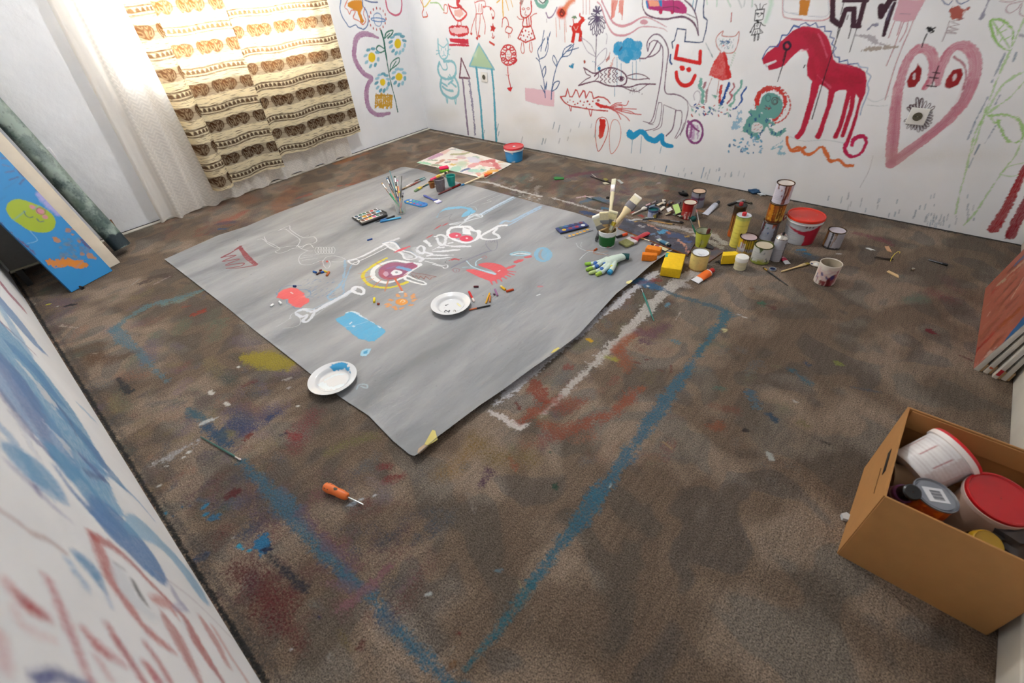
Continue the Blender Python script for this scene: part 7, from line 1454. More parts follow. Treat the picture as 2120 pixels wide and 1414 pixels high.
# ---- lying near the jar
def pen(label, f, a, b, col, capc, r=.0055):
    o, l = place('felt_pen', label, 'pen', at(f, *a, PZ + r + .001), at(f, *b, PZ + r + .001), group='felt pens by the watercolour trays')
    m = MB(); m.tube([(0,0,0),(.004,0,0),(l * .6,0,0)],[r * .6, r, r],14); m.build('barrel', mat(col, .3, coat=.4), o)
    m = MB(); m.tube([(l * .6,0,0),(l * .96,0,0),(l, 0,0)],[r * 1.12, r * 1.1, r * .7],14); m.build('cap', mat(capc, .3), o)
pen('black and blue felt pen between the watercolour tray and the brush jar', 'W', (858,1032),(600,1118), '#1c1e28', '#2c5c9c')
pen('light blue felt pen in front of the brush jar', 'W', (975,1060),(590,1138), '#4ca8d4', '#2c84bc', .0065)
o, l = place('silver_pen', 'silver-tipped black pen at the left end of the light blue pen', 'pen', at('W', 640,1095,.009), at('W', 505,1142,.009)); m = MB(); m.tube([(0,0,0),(l * .7,0,0),(l, 0,0)],[.004,.004,.0015],12); m.build('barrel', mat('#30323a', .25,.5), o)
round_brush('white-handled thin brush lying highest of the bundle right of the jar', at('W', 965,565,.011), at('W', 1185,425,.014), '#e8e4e0', '#6c4c34', .0045, '#c8b894', .03,.04)
round_brush('red-brown brush in the bundle right of the jar', at('W', 990,555,.009), at('W', 1340,390,.011), '#7c3428', '#4c3424', .005, '#a08c74', .03,.05)
round_brush('thin teal brush in the bundle, pointing to the cups', at('W', 1215,405,.014), at('W', 1415,325,.018), '#2c8484', '#5c4c3c', .004, '#7c5c4c', .02,.03)
round_brush('thin blue-green brush, lowest of the bundle right of the jar', at('W', 1190,450,.010), at('W', 1430,348,.013), '#2c6c74', '#7c4c34', .004, '#a0402c', .02,.03)
flat_brush('flat brush with green bristles and wooden handle lying before the brown cup', at('W', 1225,580,.012), at('W', 1480,420,.016),.020,.010,.045,.03, '#d8c098', '#6c8c60', '#dcc43c', tipcol='#6c8c60', fmetal=.1)
round_brush('dark teal brush lying close along the green-bristled brush', at('W', 1300,520,.008), at('W', 1500,445,.010), '#2c5c5c', '#2c3c34', .005, '#3c4c44', .02,.03)
flat_brush('small flat brush with a blue handle and white bristles on the grey paper', at('W', 1680,790,.009), at('W', 1388,655,.012),.045,.010,.024,.018, '#3448a0', '#d8d8ec', '#e8e4e4', hw=.02, tipcol='#c4c0e0', fmetal=.0)
o = round_brush('thick dark red brush lying in front of the three cups', at('W', 2070,452,.010), at('W', 1655,640,.010), '#5c1c1c', '#201818', .009, '#7c2420', .02,.08)
# cups
def cup_d(c2):
    def f(p, r, h):
        q = random.Random(3)
        for _ in range(14): p.ell(None, q.uniform(-1.5,1.5) * r, h * q.uniform(0,1),.008,.012, c2,.4, soft=.004)
    return f
open_pot('brown_glass', 'small amber-brown tumbler left of the grey cup', 'cup', px('W', 1550,515), px('W', 1538,405),13.5, '#a8662c', cup_d('#7c4418'), '#b8884c', '#6c3c18', .8, z0=PZ, liquid=(.7, '#7c4418'))
open_pot('grey_cup', 'grey translucent plastic cup between the brown and teal cups', 'cup', px('W', 1705,575), px('W', 1700,345),23, '#6f6669', cup_d('#8c8488'), '#9c9498', '#5c5458', .78, z0=PZ, liquid=(.75, '#544c50'))
open_pot('teal_cup', 'bright teal plastic cup at the right of the three cups', 'cup', px('W', 1905,480), px('W', 1888,295),19.5, '#1f9c94', cup_d('#3cb49c'), '#3cb0a0', '#147c78', .7, z0=PZ, liquid=(.8, '#1c9484'))
g3, gh, gr = fit(px('W', 1705,575), px('W', 1700,345), PZ, 23)
flat_brush('brush with a pink painted tip resting across the top of the cups', at('W', 1510,375, gh + .016), at('W', 1830,225, gh + .045),.018,.013,.05,.03, '#dcc8a0', '#dc4468', '#dcb43c', tipcol='#d83c60', fmetal=.1, knob='#181c1c', hw=.014)
# two-tone sponge
sc = at('W', 1765,200,.01)
t = thing('sponge', 'pink and green sponge lying between the palette board and the cups', 'sponge', (sc.x, sc.y, 0),1.0)
m = MB(); m.box((0,0,.012),(.075,.052,.022), bev=.007); m.build('green_layer', mat('#7cc02c', .9, bump=.6, scale=120), t)
m = MB(); m.box((0,0,.031),(.075,.05,.02), bev=.008); m.build('pink_layer', mat('#dc2458', .9, bump=.6, scale=120), t)
flat_brush('wooden flat brush with orange bristles lying across the white palette board', at('H', 1600,390,.020), at('H', 1285,525,.010),.034,.012,.055,.03, '#e8d8b4', '#e8822c', '#e0542c', tipcol='#eca024', fmetal=.1, knob='#2c7cb0')

# ================================================================ BRUSHES IN THE GREEN POT
_, pl, pr_, ph = pot
def inpot(u, v, z=.02): return Vector((pl.x + u * pr_ * .5, pl.y + v * pr_ * .5, PZ + z))
UPR = Vector((.52,-.56,.64))
flat_brush('wide cream-bristled brush standing at the left of the green pot', at('R', 340,735,.19), inpot(.3,.3,.03),.072,.022,.062,.024, '#c8a878', '#e8e2c0', '#8c8c90', up=(.35,-.85,.35), hw=.03, tipcol='#f0eee2', group='wide brushes in the green pot')
flat_brush('wide brush half hidden behind the leftmost one in the green pot', at('R', 425,700,.21), inpot(-.2,.5,.03),.050,.018,.05,.024, '#c8a878', '#e8dcb4', '#8c8c90', up=(.3,-.9,.3), hw=.03, group='wide brushes in the green pot')
flat_brush('cream-bristled brush standing in the middle of the green pot', at('R', 570,685,.20), inpot(-.3,-.1,.03),.050,.016,.050,.024, '#d8c8a0', '#eadfae', '#8c8c90', up=(.35,-.9,.3), hw=.026, tipcol='#efe9c8', group='wide brushes in the green pot')
flat_brush('brush leaning out far to the right of the green pot with pale bristles', at('R', 935,465,.245), inpot(-.5,-.6,.05),.052,.018,.052,.036, '#e4d0a4', '#ece4c4', '#787478', up=(.15,-.85,.5), hw=.03, tipcol='#f2efe4', group='wide brushes in the green pot')
flat_brush('tall slim brush with white tip rising highest from the green pot', at('R', 575,215,.30), inpot(.0,.2,.05),.026,.012,.04,.038, '#e6ddb8', '#e8e4c8', '#b4aaa8', up=(.2,-1,.3), hw=.022, group='wide brushes in the green pot')
flat_brush('short yellow-stained brush dipping over the rim of the green pot', at('R', 520,965,.112), at('R', 600,800,.17),.022,.012,.03,.02, '#dcc89c', '#a8a48c', '#c8b43c', up=(-.3,-.8,.5), group='wide brushes in the green pot')
flat_brush('grey-handled brush leaning down outside the green pot', at('R', 395,845,.10), at('R', 310,1130,.008),.018,.009,.012,.012, '#4c4c54', '#5c5850', '#3c3c44', hw=.018, knob='#1c1c1c')
# lime cup brushes
_, cl, cr_, ch = cup
round_brush('thin green-handled brush in the lime cup', at('R', 1670,765,.15), Vector((cl.x - .005, cl.y - .008,.02)), '#1c6c50', '#1c3c34', .0045, '#8c9490', .02,.03, group='thin brushes in the lime cup')
round_brush('thin wooden brush with a pink tip in the lime cup', at('R', 1780,660,.175), Vector((cl.x + .002, cl.y + .012,.02)), '#d8b888', '#b87c78', .0035, '#c8c0bc', .02,.04, group='thin brushes in the lime cup')
o, l = place('red_stick', 'dark red rounded handle standing inside the lime cup', 'handle', Vector((cl.x + .018, cl.y + .004,.03)), Vector((cl.x + .024, cl.y + .008, ch + .020))); m = MB(); m.tube([(0,0,0),(l * .8,0,0),(l * .95,0,0),(l, 0,0)],[.009,.010,.008,.003],14); m.build('stick', mat('#5c1c18', .35), o)
# green bottle top behind the lime cup
tb = at('F', 1735,690,.0); t = thing('teal_ball_cap', 'dark green round cap lying between the red can and the lime cup', 'cap', (tb.x, tb.y, 0)); m = MB(); m.lathe([(.001,0),(.013,.001),(.018,.010),(.018,.018),(.012,.027),(.001,.030)],24, cap=False); m.build('cap_shell', mat('#14504c', .15), t)

# ================================================================ AROUND THE GREEN POT
flat_brush('wide yellowed brush with a white ferrule and red handle right of the green pot', at('R', 700,1180,.012), at('R', 1085,1000,.022),.068,.013,.060,.024, '#cc2434', '#9c9c64', '#d8d0d0', hw=.034, fmetal=.1)
o, l = place('marker_pen', 'black marker with a bright orange end behind the wide yellowed brush', 'marker', at('R', 610,1065,.012), at('R', 768,1018,.012)); m = MB(); m.tube([(0,0,0),(l * .55,0,0)],.007,14); m.build('barrel', mat('#1c1a1e', .35), o); m = MB(); m.tube([(l * .5,0,0),(l * .97,0,0),(l, 0,0)],[.0085,.0085,.006],14); m.build('cap', mat('#f0561c', .4), o)
paint_tube('cream and purple paint tube lying on the edge of the dark palette board', at('R', 1350,1255,.016), at('R', 1125,1165,.018),.030, '#d8cca0', '#4c2430', '#8c4450', bandw=.3, th=.012)
paint_tube('steel blue paint tube with a black cap lying on the dark palette board', at('R', 1215,1095,.018), at('R', 1400,1190,.022),.028, '#b8c0b8', '#1c1c20', '#3c7490', bandw=.6, th=.018)
def sponge(name, label, c, d, rz, col, cat='sponge', group=None, tiltx=0.0, z=None, sc_=90):
    m = MB(); m.box((0,0, d[2] / 2), d, bev=.003); o = m.build(name, mat(col, .95, bump=.8, scale=sc_, vary=.08), None, (c[0], c[1], z or .002)); o.rotation_euler = (tiltx, 0, rz)
    return tag(o, label, cat, group)
def ang(f, a, b, z=0):
    v = at(f, *b, z) - at(f, *a, z); return math.atan2(v.y, v.x)
c = at('R', 1090,1365,.02); sponge('orange_sponge', 'orange block sponge nearest the yellow sponge, with a flat front', (c.x, c.y),(.078,.030,.040), ang('R', (985,1290),(1205,1305),.04), '#ee8420', z=PZ)
c = at('R', 1150,1265,.015); sponge('orange_sponge', 'orange wedge sponge behind the flat orange block on the paper corner', (c.x, c.y),(.080,.046,.030), ang('R', (1020,1220),(1255,1280),.03) + .1, '#f08a22', z=PZ)
# yellow sponge from its top face corners
tl, tr, br, bl = [at('F', *q, .052) for q in ((1415,1068),(1650,1100),(1588,1292),(1345,1256))]
c = (tl + tr + br + bl) / 4; dx = ((tr - tl) + (br - bl)) / 2; dy = ((tl - bl) + (tr - br)) / 2
yo = sponge('yellow_sponge', 'large bright yellow block sponge with a teal paint mark on its corner', (c.x, c.y),(dx.length, dy.length, .052), math.atan2(dx.y, dx.x), '#f3c81c', sc_=60)
q = at('F', 1405,1140,.0525); scrap('paint_fleck', 'teal paint streak dried on the yellow sponge corner', 'F', [(1385,1100),(1415,1100),(1425,1130),(1405,1175),(1378,1178)],.0545, '#2ca49c', 'paint fleck', th=.0004) if False else None
m = MB(); m.prism([(-dx.length / 2 + .001, dy.length * .1),(-dx.length / 2 + .016, dy.length * .18),(-dx.length / 2 + .010, dy.length * .3),(-dx.length / 2 + .018, dy.length * .38),(-dx.length / 2 + .001, dy.length * .42)],.0519,.0526); m.build('paint_mark', mat('#2ca49c', .4), yo)
# small yellow sponge with black strap
c = at('G', 605,1045,.02); so = thing('yellow_hand_sponge', 'small yellow trapezoid sponge with black underside left of the cream jar', 'sponge', (c.x, c.y, 0), ang('G', (520,1020),(690,1010)))
m = MB(); m.prism([(-.045,-.02),(.045,-.02),(.036,.02),(-.03,.02)],0,.05, Matrix.Translation((0,0,.006)) @ Matrix.Rotation(0,4, 'X')); m.build('foam', mat('#f2cc20', .95, bump=.6, scale=90), so)
m = MB(); m.box((0,0,.003),(.092,.044,.006), bev=.002); m.build('black_pad', mat('#18181a', .6), so)
m = MB(); m.tube([(-.045,0,.004),(-.058,-.004,.008),(-.066,.006,.006),(-.058,.014,.004),(-.045,.01,.004)],.002,8); m.build('strap', mat('#18181a', .6), so)

# ================================================================ GLOVE
GL = mat('#cfe0d4', .85, bump=.5, scale=150, vary=.08)
def gp(x, y, z): return at('F', x, y, z)
gl = thing('work_glove', 'pale knitted work glove with paint-dipped fingertips lying on the grey paper', 'glove', gp(700,1230, PZ))
inv = Matrix.Translation(-gl.location)
def gv(pts): return [inv @ gp(*q) for q in pts]
m = MB()
palm = [(885,1125,.026),(830,1140,.028),(770,1160,.026),(715,1185,.024),(670,1200,.020)]
m.tube(gv(palm),[.024,.027,.031,.033,.028],18, flat=.62)
FNG = [([(690,1150,.028),(620,1180,.028),(530,1206,.022),(425,1216,.014)],[.013,.0105,.010,.0085]),
       ([(680,1180,.022),(620,1205,.024),(545,1250,.020),(440,1285,.013)],[.013,.0115,.011,.0095]),
       ([(700,1205,.020),(655,1245,.022),(590,1295,.018),(475,1328,.011)],[.013,.0115,.011,.009]),
       ([(730,1215,.018),(690,1260,.020),(640,1310,.015),(560,1350,.011)],[.013,.0115,.011,.0095]),
       ([(790,1170,.022),(775,1230,.022),(745,1290,.018),(712,1328,.013)],[.014,.013,.013,.012])]
for P_, R_ in FNG: m.tube(gv(P_), R_, 14)
g = m.build('knitted_hand', GL, gl)
rm = g.modifiers.new('join', 'REMESH'); rm.mode = 'VOXEL'; rm.voxel_size = .0022; rm.use_smooth_shade = True
sm = g.modifiers.new('soften', 'SMOOTH'); sm.iterations = 5
m = MB(); m.tube(gv([(880,1122,.026),(915,1122,.024),(955,1128,.022)]),[.024,.023,.0245],24, flat=.6); m.build('cuff', mat('#124a4c', .9, bump=.5, scale=150), gl)
for (P_, R_), c in zip(FNG, ('#8cbc3c', '#9cc44c', '#b4c884', '#a8c850', '#2c94c8')):
    a3, b3 = Vector(P_[-2]), Vector(P_[-1]); q = [a3.lerp(b3,.35), a3.lerp(b3,.7), b3, b3 + (b3 - a3) * .1]
    m = MB(); m.tube(gv([tuple(v) for v in q]),[R_[-1] * 1.16, R_[-1] * 1.14, R_[-1] * 1.05, R_[-1] * .5],16); m.build('fingertip_coating', mat(c, .6, bump=.3, scale=80), gl)
for q, r_ in (((545,1206,.033),.012),((560,1243,.032),.013),((618,1280,.029),.014),((655,1212,.035),.009)):
    m = MB(); bmesh.ops.create_icosphere(m.bm, subdivisions=3, radius=r_, matrix=Matrix.Translation(inv @ gp(q[0], q[1], q[2] - .008)) @ Matrix.Diagonal((1,1,.9,1))); m.build('blue_paint_patch', mat('#3468b4', .5), gl)
m = MB(); bmesh.ops.create_icosphere(m.bm, subdivisions=3, radius=.008, matrix=Matrix.Translation(inv @ gp(745,1245,.026))); m.build('yellow_paint_patch', mat('#d8d43c', .5), gl)
scrap('green_scrap', 'bright green scrap under the wrist of the work glove', 'F', [(790,1215),(820,1195),(815,1235),(785,1250)], PZ + .001, '#5cb03c', 'scrap', th=.006)

# ================================================================ TUBES, TOOLS, LITTER
paint_tube('large orange and white paint tube in front of the cream-yellow tin', at('G', 215,1300,.004), at('G', 425,1165,.020),.046, '#e4e4e8', '#cc2018', '#f07020', bandw=.62, th=.034, name='large_paint_tube')
paint_tube('large white paint tube with a black cap right of the red-run can', at('G', 335,525,.004), at('G', 490,380,.016),.040, '#c8ccd8', '#1c1c20', '#b8bcc8', bandw=.2, th=.028, name='large_paint_tube')
paint_tube('crimson and white paint tube behind the spray can foot', at('G', 1290,1095,.003), at('G', 1215,1015,.012),.030, '#d4d8dc', '#a4183c', '#a41c44', bandw=.45, th=.018)
PILE = [((1160,500),(1230,480), '#b08c94', '#5c3444'),((1240,470),(1300,450), '#7c6c70', '#2c2428'),((1300,500),(1400,455), '#c8b8a0', '#241c18'),((1200,520),(1290,495), '#6c7c8c', '#33242c'),((1330,560),(1400,510), '#d8d0c4', '#4c2c20'),((1400,610),(1470,590), '#a89c80', '#8c7c50'),
        ((1420,480),(1500,465), '#9c7c5c', '#5c1c18'),((1470,440),(1420,500), '#3c3434', '#8c4c28'),((1500,620),(1590,560), '#5c6c58', '#20282c'),((1540,480),(1590,470), '#7c707c', '#2c2c34'),((1340,600),(1300,530), '#4c4440', '#1c1c20'),((1380,430),(1385,480), '#e0d8cc', '#d8d0c4'),((1275,560),(1330,590), '#8c5c50', '#34201c'),((1560,620),(1600,640), '#b8b8ac', '#4c5c54')]
PLAB = ['pinkish', 'grey-mauve', 'tan', 'slate blue', 'cream', 'olive', 'light brown', 'black and copper', 'dull green', 'lilac-grey', 'charcoal', 'upright white', 'rust-brown', 'silver-green']
for (a, b, c1, c2), nm in zip(PILE, PLAB):
    paint_tube('%s squeezed paint tube in the pile behind the tiny blue tin' % nm, at('F', *a, .006), at('F', *b, .018),.022, c1, c2, None, 'squeezed paint tubes in a pile', th=.011)
scrap('price_tag', 'lime green and white card tag on the tube pile', 'F', [(1485,500),(1555,480),(1590,585),(1525,610)],.022, '#b4d47c', 'card', th=.001)
scrap('price_tag', 'white part-folded card on the tube pile', 'F', [(1410,545),(1460,520),(1485,555),(1430,585)],.024, '#e0dcdc', 'card', th=.001)
flat_brush('white scraper-like brush with an open wooden handle left of the tiny tin', at('F', 1180,520,.012), at('F', 990,612,.010),.026,.012,.022,.018, '#e4dfd2', '#3c4450', '#dcd8d0', fmetal=.0)
round_brush('thin dark brush lying across the blue stain behind the green pot', at('F', 410,385,.008), at('F', 722,492,.008), '#1c3c34', '#d8a8b0', .0035, '#d8d4d0', .02,.05)
round_brush('long thin brush with a tan handle along the white paint line', at('F', 1520,738,.010), at('F', 1130,672,.010), '#c89858', '#3c3024', .003, '#c8a058', .02,.04)
round_brush('dark brush with a grey ferrule lying right of the tan one', at('F', 1625,712,.010), at('F', 1280,668,.012), '#2c2a2e', '#2c2828', .006, '#8c8c90', .03,.05)
round_brush('black brush with white ferrule lying across the dark palette board edge', at('F', 980,686,.016), at('F', 1290,664,.016), '#2c3038', '#d8d8d8', .005, '#d8dcdc', .03,.04)
round_brush('thin white brush crossing the others near the tiny tin', at('F', 1150,655,.020), at('F', 1260,650,.020), '#d8e0e0', '#b8c8c4', .004, '#e0e0e0', .02,.03)
round_brush('thin brush on the edge of the dark palette board pointing at the orange sponges', at('F', 1240,945,.018), at('F', 1010,870,.018), '#b87c44', '#7c5040', .0035, '#b8a890', .02,.03)
# black clump, sticks near the far stain
def clump(name, label, f, x, y, rx, col, cat, seed=1, flat=.5, rough=.9):
    q = random.Random(seed); c = at(f, x, y, 0); m = MB(); bmesh.ops.create_icosphere(m.bm, subdivisions=3, radius=rx)
    for v in m.bm.verts: k = .5 + 1.0 * vnoise(np.array([v.co.x * 60 + seed * 3.3]), np.array([v.co.y * 60 + v.co.z * 40 + 5]))[0]; v.co = Vector((v.co.x * k, v.co.y * k * .8, max(-rx * flat * .6, v.co.z * k * flat) + rx * flat * .6))
    o = m.build(name, mat(col, rough), None, (c.x, c.y, .0008)); return tag(o, label, cat)
clump('black_rag', 'small black crumpled rag left of the purple-banded can', 'F', 1615,380,.028, '#0c0c0e', 'rag', 2,.6)
clump('blue_rag', 'blue and white paint-soaked rag pushed against the mural wall behind the stack', 'G', 905,275,.034, '#2a4c6c', 'rag', 3,.45)
clump('white_rag', 'white paint-soaked scrap beside the blue rag at the wall foot', 'G', 985,305,.022, '#c8d0d4', 'rag', 5,.35)
clump('dark_lump', 'small dark lump left of the slim tall brush on the carpet', 'R', 480,500,.012, '#2c241c', 'lump', 7,.8)
round_brush('long dark stick brush in the litter behind the slim tall brush', at('F', 740,232,.006), at('F', 485,148,.008), '#241c18', '#3c3428', .005, '#2c2420', .02,.03)
round_brush('thin white straw-like stick in the litter behind the slim tall brush', at('F', 560,165,.010), at('F', 498,115,.010), '#d8d0c8', '#b0a8a0', .0018, '#c8c0b8', .005,.01)
scrap('silver_tube_end', 'flattened silver tube end in the litter behind the slim tall brush', 'F', [(805,195),(835,190),(890,235),(860,245)],.002, '#a8aca8', 'tube', th=.004, rough=.3)
scrap('paper_scrap', 'cream paper scrap under the dark stick near the mural wall', 'F', [(630,228),(680,218),(720,238),(660,248)],.002, '#c8c0a8', 'scrap', th=.002)
clump('twisted_wrapper', 'yellow-green twisted wrapper in the litter behind the slim tall brush', 'F', 670,200,.018, '#8c8444', 'wrapper', 9,.5)
scrap('green_chalk_box', 'flat green stick lying on the maroon stain behind the grey paper', 'F', [(35,170),(60,160),(165,168),(160,186),(50,192)],.002, '#1f7a2c', 'stick', th=.006)
# dark tools behind the amber bottle
o, l = place('black_scraper', 'black-handled metal scraper lying behind the thinner bottles', 'scraper', at('G', 600,415,.008), at('G', 790,352,.008)); m = MB(); m.box((l * .25,0,0),(l * .5,.018,.012), bev=.004); m.build('handle', mat('#1c1c1c', .4), o); m = MB(); m.box((l * .74,0,0),(l * .5,.026,.003)); m.build('blade', mat('#a8a8a4', .25,.8), o)
round_brush('dark paintbrush lying right beside the black-handled scraper', at('G', 880,398,.006), at('G', 740,362,.006), '#2c2824', '#3c3830', .006, '#5c5448', .02,.02)
# items between jar and mug
round_brush('thin black brush with a gold ferrule lying in front of the pale grey can', at('G', 1000,1135,.006), at('G', 1295,1350,.005), '#18181a', '#3c2c1c', .0035, '#c8a040', .015,.02)
flat_brush('small wooden brush with yellow-stained bristles lying left of the mug', at('G', 1530,1088,.006), at('G', 1212,1185,.005),.016,.007,.026,.022, '#dcc48c', '#a89440', '#c4ac7c', hw=.010, fmetal=.2)
c = at('G', 1110,1165,0); t = thing('bottle_cap', 'round cap of dark blue paint in front of the pale grey can', 'cap', c); m = MB(); m.lathe([(.013,0),(.016,.001),(.0165,.009),(.014,.009),(.013,.004),(.001,.004)],28, cap=False); m.build('cap_shell', mat('#8c94a0', .4), t); m = MB(); m.lathe([(.0135,.0065),(.001,.007)],24, cap=False); m.build('paint_inside', mat('#18284c', .2), t)
c = at('G', 1608,1105,0); t = thing('small_dish_lid', 'white-rimmed lid with dried paint touching the left of the mug', 'lid', c); m = MB(); m.lathe([(.001,.0),(.021,.0),(.027,.003),(.028,.006),(.026,.006),(.020,.003),(.001,.003)],32, cap=False); m.build('lid_shell', mat('#d8cfc0', .4), t); m = MB(); m.lathe([(.001,.012),(.008,.010),(.013,.003)],14, Matrix.Translation((.004,.0,0)), cap=False); m.build('dried_paint', mat('#e4e2dc', .6), t)
m = MB(); m.lathe([(.006,.0035),(.004,.0045),(.001,.0048)],12, Matrix.Translation((-.017,-.004,0)), cap=False); m.build('blue_paint', mat('#243c74', .4), t)
scrap('wood_chip', 'pale parallelogram wood chip right of the mug, the nearer one', 'b', [(585,880),(630,858),(840,960),(850,1015),(800,990)],.001, '#d9b988', 'wood chip', th=.004)
scrap('wood_chip', 'pinkish parallelogram wood chip, the one farther from the camera', 'b', [(545,330),(630,330),(698,455),(600,425)],.001, '#cf9f78', 'wood chip', th=.004)
o, l = place('dark_twig', 'dark curled wood strip lying beneath the yellow wire', 'twig', at('b', 320,560,.006), at('b', 735,600,.008)); m = MB(); m.tube([(0,0,-.002),(l * .1,0,.003),(l * .5,0,0),(l * .85,0,-.001),(l, 0,.0)],[.003,.006,.005,.009,.004],10, flat=.5); m.build('strip', mat('#2c2014', .7, vary=.4, scale=60), o)
m = MB(); W3 = [at('b', 670,645,.004), at('b', 705,560,.016), at('b', 770,480,.022), at('b', 840,432,.018), at('b', 885,440,.008), at('b', 870,470,.004)]; cw = W3[0].copy(); m.tube([tuple(v - cw) for v in W3],.0016,8); tag(m.build('yellow_wire', mat('#e0cc3c', .4), None, cw), 'bent yellow wire standing up from the dark wood strip', 'wire')
c = at('b', 1150,850,0); t = thing('metal_nut', 'small shiny metal cap on the carpet right of the wood chips', 'metal cap', c); m = MB(); m.lathe([(.008,0),(.0085,.002),(.0085,.010),(.007,.013),(.001,.014)],18, cap=False); m.build('cap_shell', mat('#b8b0a0', .2,.9), t); m = MB(); m.lathe([(.0088,.003),(.0095,.004),(.0088,.005)],18, cap=False); m.build('ring', mat('#4c4030', .3,.8), t)
o, l = place('black_pen', 'black and silver pen-like tool farthest right on the carpet', 'pen', at('b', 1500,612,.006), at('b', 1935,730,.006)); m = MB(); m.tube([(0,0,0),(.004,0,0),(l * .75,0,0)],[.001,.0035,.004],12); m.build('silver_shaft', mat('#6c7074', .25,.8), o); m = MB(); m.tube([(l * .72,0,0),(l * .97,0,0),(l, 0,0)],[.005,.006,.004],12); m.build('black_end', mat('#141416', .35), o)
# brushes and screwdriver on the near carpet
round_brush('thin green brush lying on the near left carpet by the white paint smear', at('S', 662,642,.005), at('S', 408,496,.005), '#1c5c50', '#d8c8c0', .0035, '#d4ccc8', .012,.018)
round_brush('teal green brush lying on the white band right of the grey paper', at('T', 1112,110,.006), at('T', 1192,315,.006), '#14786c', '#4c3c34', .0045, '#a4a8a8', .016,.03)
o, l = place('screwdriver', 'orange and dark grey screwdriver lying on the near carpet', 'screwdriver', at('S', 1186,806,.017), at('S', 1430,922,.008))
hl = l * .60
m = MB(); m.tube([(0,0,0),(.004,0,0),(hl * .2,0,0),(hl * .5,0,0),(hl * .75,0,0),(hl * .95,0,0),(hl, 0,0)],[.009,.014,.0165,.0135,.0145,.0125,.009],24); m.build('handle', mat('#e2702c', .4), o)
m = MB(); m.tube([(hl * .16,.002,.006),(hl * .5,.001,.0062),(hl * .8,0,.006)],[.006,.0085,.006],14); m.build('grip', mat('#4c4838', .6), o)
for s_ in (-1,1):
    m = MB(); m.box((hl * .2, s_ * .009,.0085),(hl * .2,.005,.008), bev=.002); m.build('grip_inlay', mat('#3c3a30', .6), o)
m = MB(); m.tube([(hl * .97,0,0),(l * .95,0,0),(l, 0,0)],[.0026,.0026,.0014],12); m.build('shaft', mat('#c8c8c4', .2,.9), o)

# ================================================================ WALL SOCKETS
def socket(label, f, x, y, w, seeds):
    P_ = on(*px(f, x, y),1,0.0); t = bpy.data.objects.new('wall_socket', None); COL.objects.link(t); t.location = (P_[0],-.001, P_[2]); tag(t, label, 'wall socket')
    m = MB(); m.box((0,-.006,0),(w, .012, w), bev=.004); m.build('plate', mat('#e4e2dc', .3), t)
    m = MB(); m.lathe([(w * .27,.0),(w * .29,.001),(w * .26,.0015),(w * .25,-.0008)],32, Matrix.Translation((0,-.012,0)) @ Matrix.Rotation(math.pi / 2,4, 'X'), cap=False); m.build('recess_ring', mat('#d4d0c8', .3), t)
    m = MB(); m.lathe([(w * .25,.0004),(.001,.0004)],32, Matrix.Translation((0,-.012,0)) @ Matrix.Rotation(math.pi / 2,4, 'X'), cap=False); m.build('recess', mat('#54503f', .5), t)
    for s_ in (-1,1): m = MB(); m.lathe([(.003,0),(.003,.0012),(.001,.0012)],12, Matrix.Translation((s_ * .0095,-.012,0)) @ Matrix.Rotation(math.pi / 2,4, 'X'), cap=False); m.build('pin_hole', mat('#141210', .5), t)
socket('wall socket under the green roof drawing near the room corner', 'B', 1226,603,.075,1)
socket('paint-smeared wall socket inside the pink heart drawing', 'D', 1150,1062,.080,2)
# white pipe-clip on the window wall
P_ = on(*px('N', 352,428),0,0.0); t = bpy.data.objects.new('cable_cover', None); COL.objects.link(t); t.location = (.0, P_[1], P_[2]); tag(t, 'small white cover plate on the window wall behind the rolled canvas', 'wall plate')
m = MB(); m.box((.012,0,0),(.024,.06,.085), bev=.008); m.build('cover', mat('#e2e2e6', .35), t)

# ================================================================ LEANING THINGS BY THE WINDOW WALL
bl_, br_ = at('P', 149,606), at('P', 234,561); e = (br_ - bl_).normalized(); nh = Vector((-e.y, e.x, 0)); ph_ = math.radians(70)
d = nh * math.cos(ph_) + Vector((0,0,1)) * math.sin(ph_); wB = (br_ - bl_).length; lB = 1.25; nrm = e.cross(d)
def lean_board(name, label, origin, width, length, th, face_base, deco, edge, cat='canvas', ph=None):
    d_ = d if ph is None else nh * math.cos(ph) + Vector((0,0,1)) * math.sin(ph)
    M = Matrix((e, d_, e.cross(d_))).transposed().to_4x4(); M.translation = origin
    o = bpy.data.objects.new(name, None); COL.objects.link(o); o.matrix_world = M; tag(o, label, cat)
    m = MB(); m.box((width / 2, length / 2,-th / 2),(width, length, th), bev=min(.004, th * .3)); m.build('board', mat(edge, .6, vary=.1, scale=10), o)
    if deco:
        us, vs_ = np.linspace(.001, width - .001, int(width / .004)), np.linspace(.001, length - .001, int(length / .004)); U_, V_ = np.meshgrid(us, vs_)
        me = grid_mesh('painted_face', U_, V_, 0 * U_ + .0006); p = Paint(U_.ravel(), V_.ravel(), None, 0,.004); deco(p, M); p.write(me); me.materials.append(pmat(face_base, .5)); link('painted_face', me, o)
    return o
def onboard(M):
    Mi = M.inverted(); n = M.to_3x3() @ Vector((0,0,1)); o0 = M.translation
    def f(fr, pts):
        out = []
        for x, y in pts:
            v = Vector(ray(*px(fr, x, y)).tolist()); c_ = Vector(CAM.tolist()); t_ = (o0 - c_).dot(n) / v.dot(n); q_ = Mi @ (c_ + v * t_); out.append((q_.x, q_.y))
        return out
    return f
